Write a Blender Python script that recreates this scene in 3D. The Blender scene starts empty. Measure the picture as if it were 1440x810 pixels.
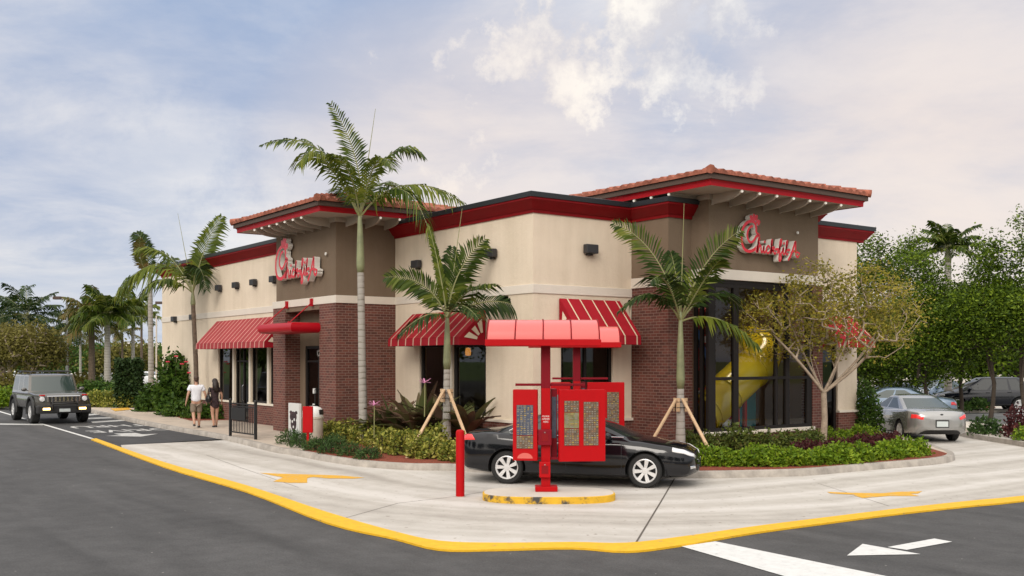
import bpy, bmesh, math, random
import numpy as np
from mathutils import Vector, Matrix
random.seed(7); RNG = np.random.default_rng(7)
PI = math.pi
S = bpy.context.scene
COL = S.collection
# ---------- frame: x runs along the street front (towards the camera), y runs along the right-hand front, origin at the entry tower corner
UX, UY = 0.58651, -0.80994
RX, RY = 0.80994, 0.58651
TX, TY = -5.25, 30.74
EYE = 2.5; FOC = 1450.0
def W(X, Y, z=0.0):
    """metres right of / ahead of the photographer -> scene metres"""
    dx, dy = X-TX, Y-TY
    return Vector((dx*UX+dy*UY, dx*RX+dy*RY, z))
def at(px, py, z=0.0):
    """ground spot seen at a photo pixel"""
    Y = FOC*(EYE-z)/(py-506.0)
    return W((px-720.0)/FOC*Y, Y, z)
def wdir(dx, dy): # direction right/ahead -> scene angle
    return math.atan2(dx*RX+dy*RY, dx*UX+dy*UY)
def depth_dir(v): return v
# ---------- materials
def new_mat(name):
    m = bpy.data.materials.new(name); m.use_nodes = True
    nt = m.node_tree; b = nt.nodes['Principled BSDF']
    return m, nt, b
def N(nt, t, **k):
    n = nt.nodes.new(t)
    for a, v in k.items(): setattr(n, a, v)
    return n
def plain(name, col, rough=0.6, metal=0.0, var=0.0, scale=6.0, bump=0.0, bscale=80.0, coat=0.0, spec=0.5, emit=None):
    m, nt, b = new_mat(name)
    b.inputs['Base Color'].default_value = (*col, 1); b.inputs['Roughness'].default_value = rough
    b.inputs['Metallic'].default_value = metal; b.inputs['Coat Weight'].default_value = coat
    b.inputs['Coat Roughness'].default_value = 0.03
    b.inputs['Specular IOR Level'].default_value = spec
    tc = N(nt, 'ShaderNodeTexCoord')
    if var > 0:
        no = N(nt, 'ShaderNodeTexNoise'); no.inputs['Scale'].default_value = scale; no.inputs['Detail'].default_value = 6
        no.inputs['Roughness'].default_value = 0.65
        nt.links.new(tc.outputs['Object'], no.inputs['Vector'])
        r = N(nt, 'ShaderNodeValToRGB')
        r.color_ramp.elements[0].position = 0.3; r.color_ramp.elements[1].position = 0.7
        r.color_ramp.elements[0].color = (*[c*(1-var) for c in col], 1)
        r.color_ramp.elements[1].color = (*[min(1, c*(1+var)) for c in col], 1)
        nt.links.new(no.outputs['Fac'], r.inputs['Fac']); nt.links.new(r.outputs['Color'], b.inputs['Base Color'])
    if bump > 0:
        n2 = N(nt, 'ShaderNodeTexNoise'); n2.inputs['Scale'].default_value = bscale; n2.inputs['Detail'].default_value = 4
        nt.links.new(tc.outputs['Object'], n2.inputs['Vector'])
        bp = N(nt, 'ShaderNodeBump'); bp.inputs['Strength'].default_value = bump; bp.inputs['Distance'].default_value = 0.02
        nt.links.new(n2.outputs['Fac'], bp.inputs['Height']); nt.links.new(bp.outputs['Normal'], b.inputs['Normal'])
    if emit:
        b.inputs['Emission Color'].default_value = (*emit[:3], 1); b.inputs['Emission Strength'].default_value = emit[3]
    return m
def leafmat(name, cols, rough=0.5, trans=0.25, clump=1.5):
    """per-leaf colour picked from cols, with larger clumps of tone"""
    m, nt, b = new_mat(name)
    ge = N(nt, 'ShaderNodeNewGeometry'); r = N(nt, 'ShaderNodeValToRGB')
    tc = N(nt, 'ShaderNodeTexCoord'); no = N(nt, 'ShaderNodeTexNoise'); no.inputs['Scale'].default_value = clump
    nt.links.new(tc.outputs['Object'], no.inputs['Vector'])
    mx = N(nt, 'ShaderNodeMath', operation='MULTIPLY_ADD')
    nt.links.new(ge.outputs['Random Per Island'], mx.inputs[0]); mx.inputs[1].default_value = 0.65
    ad = N(nt, 'ShaderNodeMath', operation='MULTIPLY_ADD'); nt.links.new(no.outputs['Fac'], ad.inputs[0]); ad.inputs[1].default_value = 0.7; ad.inputs[2].default_value = -0.17
    nt.links.new(ad.outputs[0], mx.inputs[2])
    nt.links.new(mx.outputs[0], r.inputs['Fac'])
    cr = r.color_ramp; cr.interpolation = 'LINEAR'
    while len(cr.elements) < len(cols): cr.elements.new(0.5)
    for i, c in enumerate(cols):
        cr.elements[i].position = i/(len(cols)-1); cr.elements[i].color = (*c, 1)
    nt.links.new(r.outputs['Color'], b.inputs['Base Color']); b.inputs['Roughness'].default_value = rough
    b.inputs['Specular IOR Level'].default_value = 0.16
    tr = N(nt, 'ShaderNodeBsdfTranslucent'); nt.links.new(r.outputs['Color'], tr.inputs['Color'])
    ms = N(nt, 'ShaderNodeMixShader'); ms.inputs['Fac'].default_value = trans
    nt.links.new(b.outputs[0], ms.inputs[1]); nt.links.new(tr.outputs[0], ms.inputs[2])
    nt.links.new(ms.outputs[0], nt.nodes['Material Output'].inputs['Surface'])
    return m
def glassmat(name, tint, refl=1.0, rough=0.01, ior=1.5):
    m, nt, b = new_mat(name)
    nt.nodes.remove(b)
    t = N(nt, 'ShaderNodeBsdfTransparent'); t.inputs['Color'].default_value = (*tint, 1)
    g = N(nt, 'ShaderNodeBsdfGlossy'); g.inputs['Roughness'].default_value = rough; g.inputs['Color'].default_value = (refl, refl, refl, 1)
    f = N(nt, 'ShaderNodeFresnel'); f.inputs['IOR'].default_value = ior
    ms = N(nt, 'ShaderNodeMixShader')
    nt.links.new(f.outputs[0], ms.inputs[0]); nt.links.new(t.outputs[0], ms.inputs[1]); nt.links.new(g.outputs[0], ms.inputs[2])
    nt.links.new(ms.outputs[0], nt.nodes['Material Output'].inputs['Surface'])
    return m
def trunkmat(name, lo, hi, period=0.17):
    """grey palm trunk ringed by leaf scars"""
    m, nt, b = new_mat(name)
    tc = N(nt, 'ShaderNodeTexCoord'); sx = N(nt, 'ShaderNodeSeparateXYZ'); nt.links.new(tc.outputs['Object'], sx.inputs[0])
    n = N(nt, 'ShaderNodeTexNoise'); n.inputs['Scale'].default_value = 3.5; n.inputs['Detail'].default_value = 6; nt.links.new(tc.outputs['Object'], n.inputs['Vector'])
    a = N(nt, 'ShaderNodeMath', operation='MULTIPLY_ADD'); nt.links.new(n.outputs['Fac'], a.inputs[0]); a.inputs[1].default_value = 0.10; nt.links.new(sx.outputs['Z'], a.inputs[2])
    p = N(nt, 'ShaderNodeMath', operation='PINGPONG'); nt.links.new(a.outputs[0], p.inputs[0]); p.inputs[1].default_value = period/2
    d = N(nt, 'ShaderNodeMath', operation='DIVIDE'); nt.links.new(p.outputs[0], d.inputs[0]); d.inputs[1].default_value = period/2
    s = N(nt, 'ShaderNodeMath', operation='MULTIPLY_ADD'); nt.links.new(n.outputs['Fac'], s.inputs[0]); s.inputs[1].default_value = 0.9; nt.links.new(d.outputs[0], s.inputs[2])
    r = N(nt, 'ShaderNodeValToRGB'); r.color_ramp.elements[0].position = 0.42; r.color_ramp.elements[0].color = (*lo, 1); r.color_ramp.elements[1].position = 0.72; r.color_ramp.elements[1].color = (*hi, 1)
    nt.links.new(s.outputs[0], r.inputs['Fac']); nt.links.new(r.outputs['Color'], b.inputs['Base Color']); b.inputs['Roughness'].default_value = 0.9
    bp = N(nt, 'ShaderNodeBump'); bp.inputs['Strength'].default_value = 0.6; bp.inputs['Distance'].default_value = 0.01; nt.links.new(s.outputs[0], bp.inputs['Height']); nt.links.new(bp.outputs[0], b.inputs['Normal'])
    return m
def stucco(name, col, bump=0.5):
    """trowelled render with faint rain streaks and blotches"""
    m, nt, b = new_mat(name)
    tc = N(nt, 'ShaderNodeTexCoord'); mp = N(nt, 'ShaderNodeMapping'); mp.inputs['Scale'].default_value = (3.2, 3.2, 0.28); nt.links.new(tc.outputs['Object'], mp.inputs[0])
    a = N(nt, 'ShaderNodeTexNoise'); a.inputs['Scale'].default_value = 1.0; a.inputs['Detail'].default_value = 7; a.inputs['Roughness'].default_value = 0.6; nt.links.new(mp.outputs[0], a.inputs['Vector'])
    c = N(nt, 'ShaderNodeTexNoise'); c.inputs['Scale'].default_value = 0.9; c.inputs['Detail'].default_value = 8; c.inputs['Roughness'].default_value = 0.7; nt.links.new(tc.outputs['Object'], c.inputs['Vector'])
    s = N(nt, 'ShaderNodeMath', operation='ADD'); nt.links.new(a.outputs['Fac'], s.inputs[0]); nt.links.new(c.outputs['Fac'], s.inputs[1])
    r = N(nt, 'ShaderNodeValToRGB'); r.color_ramp.elements[0].position = 0.36; r.color_ramp.elements[0].color = (*[x*y for x, y in zip(col, (0.93,0.92,0.90))], 1)
    r.color_ramp.elements[1].position = 0.58; r.color_ramp.elements[1].color = (*[min(1, x*1.05) for x in col], 1)
    h = N(nt, 'ShaderNodeMath', operation='MULTIPLY'); nt.links.new(s.outputs[0], h.inputs[0]); h.inputs[1].default_value = 0.5
    nt.links.new(h.outputs[0], r.inputs['Fac']); nt.links.new(r.outputs['Color'], b.inputs['Base Color']); b.inputs['Roughness'].default_value = 0.92; b.inputs['Specular IOR Level'].default_value = 0.3
    n2 = N(nt, 'ShaderNodeTexNoise'); n2.inputs['Scale'].default_value = 9; n2.inputs['Detail'].default_value = 8; n2.inputs['Roughness'].default_value = 0.75; nt.links.new(tc.outputs['Object'], n2.inputs['Vector'])
    bp = N(nt, 'ShaderNodeBump'); bp.inputs['Strength'].default_value = bump; bp.inputs['Distance'].default_value = 0.02
    nt.links.new(n2.outputs['Fac'], bp.inputs['Height']); nt.links.new(bp.outputs['Normal'], b.inputs['Normal'])
    return m
def brickmat():
    m, nt, b = new_mat('brick')
    tc = N(nt, 'ShaderNodeTexCoord'); sx = N(nt, 'ShaderNodeSeparateXYZ'); nt.links.new(tc.outputs['Object'], sx.inputs[0])
    a = N(nt, 'ShaderNodeMath', operation='ADD'); nt.links.new(sx.outputs['X'], a.inputs[0]); nt.links.new(sx.outputs['Y'], a.inputs[1])
    cx = N(nt, 'ShaderNodeCombineXYZ'); nt.links.new(a.outputs[0], cx.inputs['X']); nt.links.new(sx.outputs['Z'], cx.inputs['Y'])
    br = N(nt, 'ShaderNodeTexBrick'); nt.links.new(cx.outputs[0], br.inputs['Vector'])
    br.inputs['Scale'].default_value = 1.0; br.inputs['Brick Width'].default_value = 0.215; br.inputs['Row Height'].default_value = 0.078
    br.inputs['Mortar Size'].default_value = 0.0075; br.inputs['Mortar Smooth'].default_value = 0.3; br.inputs['Bias'].default_value = 0.0
    br.inputs['Color1'].default_value = (0.168, 0.054, 0.038, 1); br.inputs['Color2'].default_value = (0.090, 0.030, 0.023, 1)
    br.inputs['Mortar'].default_value = (0.25, 0.17, 0.135, 1)
    no = N(nt, 'ShaderNodeTexNoise'); no.inputs['Scale'].default_value = 1.3; no.inputs['Detail'].default_value = 5
    nt.links.new(tc.outputs['Object'], no.inputs['Vector'])
    mr = N(nt, 'ShaderNodeMapRange'); mr.inputs['To Min'].default_value = 0.75; mr.inputs['To Max'].default_value = 1.25
    nt.links.new(no.outputs['Fac'], mr.inputs['Value'])
    mu = N(nt, 'ShaderNodeMix', data_type='RGBA', blend_type='MULTIPLY'); mu.inputs['Factor'].default_value = 1
    nt.links.new(br.outputs['Color'], mu.inputs[6]); nt.links.new(mr.outputs[0], mu.inputs[7])
    nt.links.new(mu.outputs[2], b.inputs['Base Color']); b.inputs['Roughness'].default_value = 0.85
    bp = N(nt, 'ShaderNodeBump'); bp.invert = True; bp.inputs['Distance'].default_value = 0.01; bp.inputs['Strength'].default_value = 0.7
    nt.links.new(br.outputs['Fac'], bp.inputs['Height']); nt.links.new(bp.outputs[0], b.inputs['Normal'])
    return m
def concrete_lane():
    """pale concrete worn and darkened in rings by tyres going round the building"""
    m, nt, b = new_mat('lane concrete')
    tc = N(nt, 'ShaderNodeTexCoord'); sx = N(nt, 'ShaderNodeSeparateXYZ'); nt.links.new(tc.outputs['Object'], sx.inputs[0])
    def M(op, a, c=None, d=None):
        n = N(nt, 'ShaderNodeMath', operation=op)
        for i, v in enumerate((a, c, d)):
            if v is None: continue
            if isinstance(v, (int, float)): n.inputs[i].default_value = v
            else: nt.links.new(v, n.inputs[i])
        return n.outputs[0]
    qx = M('MAXIMUM', M('SUBTRACT', sx.outputs['X'], 10.0), 0.0)
    qy = M('MAXIMUM', M('SUBTRACT', 2.0, sx.outputs['Y']), 0.0)
    d = M('SQRT', M('ADD', M('MULTIPLY', qx, qx), M('MULTIPLY', qy, qy)))
    n0 = N(nt, 'ShaderNodeTexNoise'); n0.inputs['Scale'].default_value = 0.35; nt.links.new(tc.outputs['Object'], n0.inputs['Vector'])
    cx = N(nt, 'ShaderNodeCombineXYZ'); nt.links.new(M('MULTIPLY_ADD', n0.outputs['Fac'], 0.8, d), cx.inputs['X'])
    nt.links.new(M('MULTIPLY', sx.outputs['X'], 0.03), cx.inputs['Y'])
    n1 = N(nt, 'ShaderNodeTexNoise'); n1.inputs['Scale'].default_value = 1.15; n1.inputs['Detail'].default_value = 3; nt.links.new(cx.outputs[0], n1.inputs['Vector'])
    n2 = N(nt, 'ShaderNodeTexNoise'); n2.inputs['Scale'].default_value = 1.6; n2.inputs['Detail'].default_value = 9; n2.inputs['Roughness'].default_value = 0.7
    nt.links.new(tc.outputs['Object'], n2.inputs['Vector'])
    f = M('ADD', M('MULTIPLY', n1.outputs['Fac'], 0.72), M('MULTIPLY', n2.outputs['Fac'], 0.28))
    r = N(nt, 'ShaderNodeValToRGB'); cr = r.color_ramp
    cr.elements[0].position = 0.36; cr.elements[0].color = (0.34, 0.31, 0.275, 1)
    cr.elements[1].position = 0.60; cr.elements[1].color = (0.58, 0.55, 0.51, 1)
    e = cr.elements.new(0.47); e.color = (0.46, 0.43, 0.385, 1)
    nt.links.new(f, r.inputs['Fac'])
    # small dark debris and oil marks
    n3 = N(nt, 'ShaderNodeTexNoise'); n3.inputs['Scale'].default_value = 9; n3.inputs['Detail'].default_value = 6; nt.links.new(tc.outputs['Object'], n3.inputs['Vector'])
    r3 = N(nt, 'ShaderNodeValToRGB'); r3.color_ramp.elements[0].position = 0.28; r3.color_ramp.elements[0].color = (0.55, 0.5, 0.45, 1); r3.color_ramp.elements[1].position = 0.36; r3.color_ramp.elements[1].color = (1, 1, 1, 1)
    nt.links.new(n3.outputs['Fac'], r3.inputs['Fac'])
    mu = N(nt, 'ShaderNodeMix', data_type='RGBA', blend_type='MULTIPLY'); mu.inputs['Factor'].default_value = 1
    nt.links.new(r.outputs['Color'], mu.inputs[6]); nt.links.new(r3.outputs['Color'], mu.inputs[7])
    nt.links.new(mu.outputs[2], b.inputs['Base Color']); b.inputs['Roughness'].default_value = 0.8
    n4 = N(nt, 'ShaderNodeTexNoise'); n4.inputs['Scale'].default_value = 60; nt.links.new(tc.outputs['Object'], n4.inputs['Vector'])
    bp = N(nt, 'ShaderNodeBump'); bp.inputs['Strength'].default_value = 0.25; bp.inputs['Distance'].default_value = 0.01
    nt.links.new(n4.outputs['Fac'], bp.inputs['Height']); nt.links.new(bp.outputs[0], b.inputs['Normal'])
    return m
def asphalt(name, base, streak=0.25):
    m, nt, b = new_mat(name)
    tc = N(nt, 'ShaderNodeTexCoord'); mp = N(nt, 'ShaderNodeMapping'); mp.inputs['Scale'].default_value = (0.35, 2.2, 1); mp.inputs['Rotation'].default_value = (0, 0, math.radians(6))
    nt.links.new(tc.outputs['Object'], mp.inputs[0])
    n1 = N(nt, 'ShaderNodeTexNoise'); n1.inputs['Scale'].default_value = 0.55; n1.inputs['Detail'].default_value = 7; n1.inputs['Distortion'].default_value = 0.6; nt.links.new(mp.outputs[0], n1.inputs['Vector'])
    n2 = N(nt, 'ShaderNodeTexNoise'); n2.inputs['Scale'].default_value = 34; n2.inputs['Detail'].default_value = 8; n2.inputs['Roughness'].default_value = 0.8; nt.links.new(tc.outputs['Object'], n2.inputs['Vector'])
    r = N(nt, 'ShaderNodeValToRGB'); r.color_ramp.elements[0].position = 0.3; r.color_ramp.elements[1].position = 0.72
    r.color_ramp.elements[0].color = (*[c*(1-streak) for c in base], 1); r.color_ramp.elements[1].color = (*[c*(1+streak) for c in base], 1)
    nt.links.new(n1.outputs['Fac'], r.inputs['Fac'])
    mr = N(nt, 'ShaderNodeMapRange'); mr.inputs['From Min'].default_value = 0.3; mr.inputs['From Max'].default_value = 0.7; mr.inputs['To Min'].default_value = 0.55; mr.inputs['To Max'].default_value = 1.45
    nt.links.new(n2.outputs['Fac'], mr.inputs['Value'])
    mu = N(nt, 'ShaderNodeMix', data_type='RGBA', blend_type='MULTIPLY'); mu.inputs['Factor'].default_value = 1
    nt.links.new(r.outputs['Color'], mu.inputs[6]); nt.links.new(mr.outputs[0], mu.inputs[7])
    n5 = N(nt, 'ShaderNodeTexNoise'); n5.inputs['Scale'].default_value = 1.7; n5.inputs['Detail'].default_value = 12; n5.inputs['Roughness'].default_value = 0.78; nt.links.new(tc.outputs['Object'], n5.inputs['Vector'])
    m5 = N(nt, 'ShaderNodeMapRange'); m5.inputs['From Min'].default_value = 0.3; m5.inputs['From Max'].default_value = 0.7; m5.inputs['To Min'].default_value = 0.72; m5.inputs['To Max'].default_value = 1.30; nt.links.new(n5.outputs['Fac'], m5.inputs['Value'])
    mu5 = N(nt, 'ShaderNodeMix', data_type='RGBA', blend_type='MULTIPLY'); mu5.inputs['Factor'].default_value = 1
    nt.links.new(mu.outputs[2], mu5.inputs[6]); nt.links.new(m5.outputs[0], mu5.inputs[7]); mu = mu5
    # rare pale grit
    v = N(nt, 'ShaderNodeTexVoronoi'); v.inputs['Scale'].default_value = 2.2; nt.links.new(tc.outputs['Object'], v.inputs['Vector'])
    lt = N(nt, 'ShaderNodeMath', operation='LESS_THAN'); nt.links.new(v.outputs['Distance'], lt.inputs[0]); lt.inputs[1].default_value = 0.035
    m2 = N(nt, 'ShaderNodeMix', data_type='RGBA'); nt.links.new(lt.outputs[0], m2.inputs['Factor']); nt.links.new(mu.outputs[2], m2.inputs[6]); m2.inputs[7].default_value = (0.28, 0.27, 0.25, 1)
    nt.links.new(m2.outputs[2], b.inputs['Base Color']); b.inputs['Roughness'].default_value = 0.82; b.inputs['Specular IOR Level'].default_value = 0.35
    bp = N(nt, 'ShaderNodeBump'); bp.inputs['Strength'].default_value = 0.5; bp.inputs['Distance'].default_value = 0.01
    nt.links.new(n2.outputs['Fac'], bp.inputs['Height']); nt.links.new(bp.outputs[0], b.inputs['Normal'])
    return m
def worn_paint(name, col, under, wear=0.42, sc=7):
    m, nt, b = new_mat(name)
    tc = N(nt, 'ShaderNodeTexCoord'); n = N(nt, 'ShaderNodeTexNoise'); n.inputs['Scale'].default_value = sc; n.inputs['Detail'].default_value = 8; n.inputs['Roughness'].default_value = 0.7
    nt.links.new(tc.outputs['Object'], n.inputs['Vector'])
    r = N(nt, 'ShaderNodeValToRGB'); r.color_ramp.elements[0].position = wear-0.08; r.color_ramp.elements[0].color = (*under, 1)
    r.color_ramp.elements[1].position = wear; r.color_ramp.elements[1].color = (*[c*0.85 for c in col], 1)
    e = r.color_ramp.elements.new(0.65); e.color = (*col, 1)
    nt.links.new(n.outputs['Fac'], r.inputs['Fac']); nt.links.new(r.outputs['Color'], b.inputs['Base Color']); b.inputs['Roughness'].default_value = 0.7
    return m
def stripemat(name, c1, c2, period, frac, axis='X', offset=0.0, rough=0.75):
    m, nt, b = new_mat(name)
    tc = N(nt, 'ShaderNodeTexCoord'); sx = N(nt, 'ShaderNodeSeparateXYZ'); nt.links.new(tc.outputs['Object'], sx.inputs[0])
    a = N(nt, 'ShaderNodeMath', operation='ADD'); nt.links.new(sx.outputs[axis], a.inputs[0]); a.inputs[1].default_value = 100*period+offset
    mo = N(nt, 'ShaderNodeMath', operation='MODULO'); nt.links.new(a.outputs[0], mo.inputs[0]); mo.inputs[1].default_value = period
    lt = N(nt, 'ShaderNodeMath', operation='LESS_THAN'); nt.links.new(mo.outputs[0], lt.inputs[0]); lt.inputs[1].default_value = period*frac
    mx = N(nt, 'ShaderNodeMix', data_type='RGBA'); nt.links.new(lt.outputs[0], mx.inputs['Factor']); mx.inputs[6].default_value = (*c1, 1); mx.inputs[7].default_value = (*c2, 1)
    no = N(nt, 'ShaderNodeTexNoise'); no.inputs['Scale'].default_value = 3; no.inputs['Detail'].default_value = 5; nt.links.new(tc.outputs['Object'], no.inputs['Vector'])
    mr = N(nt, 'ShaderNodeMapRange'); mr.inputs['To Min'].default_value = 0.8; mr.inputs['To Max'].default_value = 1.2; nt.links.new(no.outputs['Fac'], mr.inputs['Value'])
    mu = N(nt, 'ShaderNodeMix', data_type='RGBA', blend_type='MULTIPLY'); mu.inputs['Factor'].default_value = 1
    nt.links.new(mx.outputs[2], mu.inputs[6]); nt.links.new(mr.outputs[0], mu.inputs[7])
    nt.links.new(mu.outputs[2], b.inputs['Base Color']); b.inputs['Roughness'].default_value = rough; b.inputs['Specular IOR Level'].default_value = 0.15
    return m
M = {}
M['cream'] = stucco('cream stucco', (0.70, 0.60, 0.475), 0.55)
M['band'] = plain('pale band', (0.68, 0.62, 0.54), 0.85, var=0.04, scale=2, bump=0.15, bscale=30)
M['taupe'] = stucco('taupe stucco', (0.180, 0.132, 0.092), 0.6)
M['brick'] = brickmat()
M['cornice'] = plain('cornice red', (0.22, 0.004, 0.007), 0.6, spec=0.2, var=0.08, scale=2)
M['fascia'] = plain('fascia red', (0.36, 0.004, 0.010), 0.5, spec=0.2)
M['cap'] = plain('dark roof cap', (0.022, 0.025, 0.030), 0.35)
M['gutter'] = plain('brown gutter', (0.085, 0.055, 0.042), 0.8)
M['soffit'] = plain('soffit cream', (0.40, 0.345, 0.285), 0.8)
M['roofing'] = plain('roof membrane', (0.4, 0.38, 0.36), 0.9)
M['tile'] = plain('clay tile', (0.30, 0.105, 0.068), 0.85, spec=0.2, var=0.5, scale=4.0)
M['darkframe'] = plain('bronze frame', (0.014, 0.011, 0.010), 0.6, spec=0.25)
M['trim'] = plain('white trim', (0.72, 0.66, 0.56), 0.6)
M['inner'] = plain('interior wall', (0.16, 0.10, 0.06), 0.9)
M['innerfloor'] = plain('interior floor', (0.10, 0.07, 0.05), 0.6)
M['glass'] = glassmat('window glass', (0.84, 0.86, 0.84), ior=1.42)
M['darkglass'] = glassmat('dark window glass', (0.30, 0.31, 0.31), ior=1.45)
M['red'] = plain('menu red paint', (0.42, 0.001, 0.004), 0.5, spec=0.18, var=0.06, scale=3)
M['reddark'] = plain('aged red paint', (0.20, 0.002, 0.010), 0.5, spec=0.2)
M['canopyred'] = plain('canopy red', (0.40, 0.002, 0.010), 0.4, spec=0.3)
M['pink'] = plain('sun bleached canopy sheet', (0.72, 0.11, 0.10), 0.3, coat=0.6, var=0.05, scale=1.2)
M['awn_x'] = stripemat('awning stripes', (0.30, 0.014, 0.022), (0.50, 0.31, 0.24), 0.425, 0.13, 'X')
M['awn_w'] = stripemat('muted awning stripes', (0.33, 0.045, 0.050), (0.60, 0.36, 0.30), 0.40, 0.14, 'X')  # wing awning: paler, less saturated red than the other awnings
M['awn_y'] = stripemat('awning stripes side', (0.34, 0.012, 0.022), (0.66, 0.54, 0.38), 0.42, 0.10, 'Y', 0.28)
M['awn_plain'] = plain('awning red', (0.30, 0.008, 0.018), 0.75, spec=0.15)
M['black'] = plain('black metal', (0.015, 0.014, 0.014), 0.45)
M['lampbox'] = plain('wall light housing', (0.03, 0.03, 0.033), 0.5)
M['white'] = plain('white', (0.8, 0.8, 0.78), 0.5)
M['grey'] = plain('grey metal', (0.3, 0.3, 0.3), 0.5, metal=0.3)
M['bulb'] = plain('bulb', (0.85, 0.82, 0.76), 0.4, emit=(1, 0.93, 0.8, 0.45))
M['sign_red'] = plain('sign face red', (0.58, 0.008, 0.022), 0.35, emit=(1, 0.03, 0.06, 0.03))
M['sign_edge'] = plain('sign edge highlight', (0.80, 0.25, 0.26), 0.4)
M['sign_white'] = plain('sign return', (0.74, 0.71, 0.66), 0.5)
M['lane'] = concrete_lane()
M['asphalt'] = asphalt('asphalt', (0.067, 0.0655, 0.065), 0.24)
M['asphalt_dark'] = asphalt('fresh asphalt', (0.050, 0.050, 0.052), 0.15)
M['lot'] = asphalt('pale worn asphalt', (0.20, 0.20, 0.195), 0.12)
M['yellow'] = worn_paint('yellow paint', (0.80, 0.46, 0.012), (0.30, 0.24, 0.14), 0.385)
M['yellow2'] = worn_paint('scuffed yellow paint', (0.74, 0.43, 0.02), (0.06, 0.055, 0.05), 0.475, 2.6)
M['yellowarrow'] = worn_paint('worn yellow paint', (0.74, 0.40, 0.03), (0.52, 0.42, 0.27), 0.44)
M['whitepaint'] = worn_paint('white road paint', (0.70, 0.70, 0.68), (0.20, 0.20, 0.20), 0.375)
M['whiteold'] = worn_paint('old white road paint', (0.55, 0.55, 0.53), (0.08, 0.08, 0.08), 0.42)
M['walk'] = plain('walkway concrete', (0.50, 0.42, 0.34), 0.85, var=0.14, scale=2.0, bump=0.2)
M['kerb'] = plain('kerb concrete', (0.36, 0.325, 0.285), 0.85, var=0.30, scale=3.0, bump=0.3, bscale=40)
M['mulch'] = plain('red mulch', (0.21, 0.045, 0.020), 0.95, var=0.5, scale=14, bump=1.0, bscale=40)
M['joint'] = plain('joint', (0.10, 0.085, 0.07), 0.95)
M['grass'] = plain('grass', (0.09, 0.15, 0.03), 0.95, var=0.4, scale=3, bump=1.0, bscale=20)
M['trunk'] = trunkmat('palm trunk', (0.20, 0.18, 0.15), (0.36, 0.335, 0.30))
M['trunkbrown'] = plain('brown palm trunk', (0.13, 0.095, 0.07), 0.95, var=0.4, scale=9, bump=0.9, bscale=14)
M['shaft'] = plain('palm crownshaft', (0.225, 0.24, 0.125), 0.5, var=0.25, scale=3)
M['rachis'] = plain('frond stalk', (0.24, 0.24, 0.10), 0.5)
M['bark'] = plain('pale bark', (0.34, 0.27, 0.20), 0.9, var=0.3, scale=9, bump=0.5, bscale=30)
M['darkbark'] = plain('dark bark', (0.06, 0.045, 0.033), 0.95, var=0.3, scale=6)
M['lumber'] = plain('stake lumber', (0.55, 0.38, 0.23), 0.8, var=0.15, scale=5)
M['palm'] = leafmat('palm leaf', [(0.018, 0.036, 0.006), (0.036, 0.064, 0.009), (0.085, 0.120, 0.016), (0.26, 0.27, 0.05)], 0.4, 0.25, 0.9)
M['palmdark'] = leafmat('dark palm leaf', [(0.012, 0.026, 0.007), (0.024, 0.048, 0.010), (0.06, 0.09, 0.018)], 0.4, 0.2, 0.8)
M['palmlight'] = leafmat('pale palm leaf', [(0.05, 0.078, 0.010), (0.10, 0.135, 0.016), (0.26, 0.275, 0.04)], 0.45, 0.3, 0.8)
M['palmrust'] = leafmat('rusty palm leaf', [(0.06, 0.08, 0.02), (0.12, 0.12, 0.03), (0.22, 0.13, 0.05)], 0.5, 0.25, 0.8)
M['varieg'] = leafmat('variegated leaf', [(0.035, 0.06, 0.012), (0.13, 0.16, 0.025), (0.38, 0.37, 0.07), (0.62, 0.56, 0.20)], 0.5, 0.2, 3)
M['juniper'] = leafmat('juniper leaf', [(0.020, 0.045, 0.014), (0.042, 0.085, 0.022), (0.09, 0.145, 0.04)], 0.6, 0.15, 3)
M['box'] = leafmat('bright hedge leaf', [(0.05, 0.105, 0.010), (0.14, 0.23, 0.014), (0.31, 0.40, 0.03)], 0.45, 0.25, 3)
M['copper'] = leafmat('copper hedge leaf', [(0.035, 0.05, 0.016), (0.07, 0.10, 0.022), (0.13, 0.16, 0.03), (0.10, 0.04, 0.03)], 0.5, 0.2, 2.5)
M['burgundy'] = leafmat('burgundy leaf', [(0.035, 0.012, 0.014), (0.075, 0.02, 0.022), (0.13, 0.045, 0.04)], 0.5, 0.2, 3)
M['olive'] = leafmat('olive yellow leaf', [(0.10, 0.11, 0.03), (0.20, 0.195, 0.035), (0.36, 0.31, 0.045), (0.50, 0.40, 0.09)], 0.5, 0.4, 1.5)
M['dense'] = leafmat('dense green leaf', [(0.012, 0.028, 0.003), (0.042, 0.078, 0.007), (0.105, 0.165, 0.011), (0.25, 0.34, 0.025)], 0.5, 0.22, 0.7)
M['midgreen'] = leafmat('mid green leaf', [(0.03, 0.07, 0.015), (0.06, 0.12, 0.022), (0.12, 0.19, 0.035)], 0.5, 0.25, 0.8)
M['brownleaf'] = leafmat('brownish leaf', [(0.085, 0.075, 0.025), (0.16, 0.14, 0.035), (0.25, 0.23, 0.055)], 0.6, 0.25, 0.8)
M['bush'] = leafmat('dark bush leaf', [(0.022, 0.05, 0.010), (0.048, 0.10, 0.014), (0.11, 0.18, 0.025)], 0.45, 0.2, 2)
M['ivy'] = leafmat('ivy leaf', [(0.014, 0.030, 0.010), (0.03, 0.06, 0.018), (0.06, 0.10, 0.03)], 0.5, 0.15, 2)
M['purple'] = leafmat('purple blade leaf', [(0.09, 0.055, 0.042), (0.17, 0.105, 0.07), (0.12, 0.15, 0.05), (0.28, 0.16, 0.12)], 0.4, 0.2, 2)
M['petal'] = plain('pink petal', (0.60, 0.25, 0.42), 0.6)
M['redpetal'] = plain('red petal', (0.65, 0.04, 0.08), 0.6)
M['tyre'] = plain('tyre', (0.012, 0.012, 0.012), 0.75)
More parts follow.
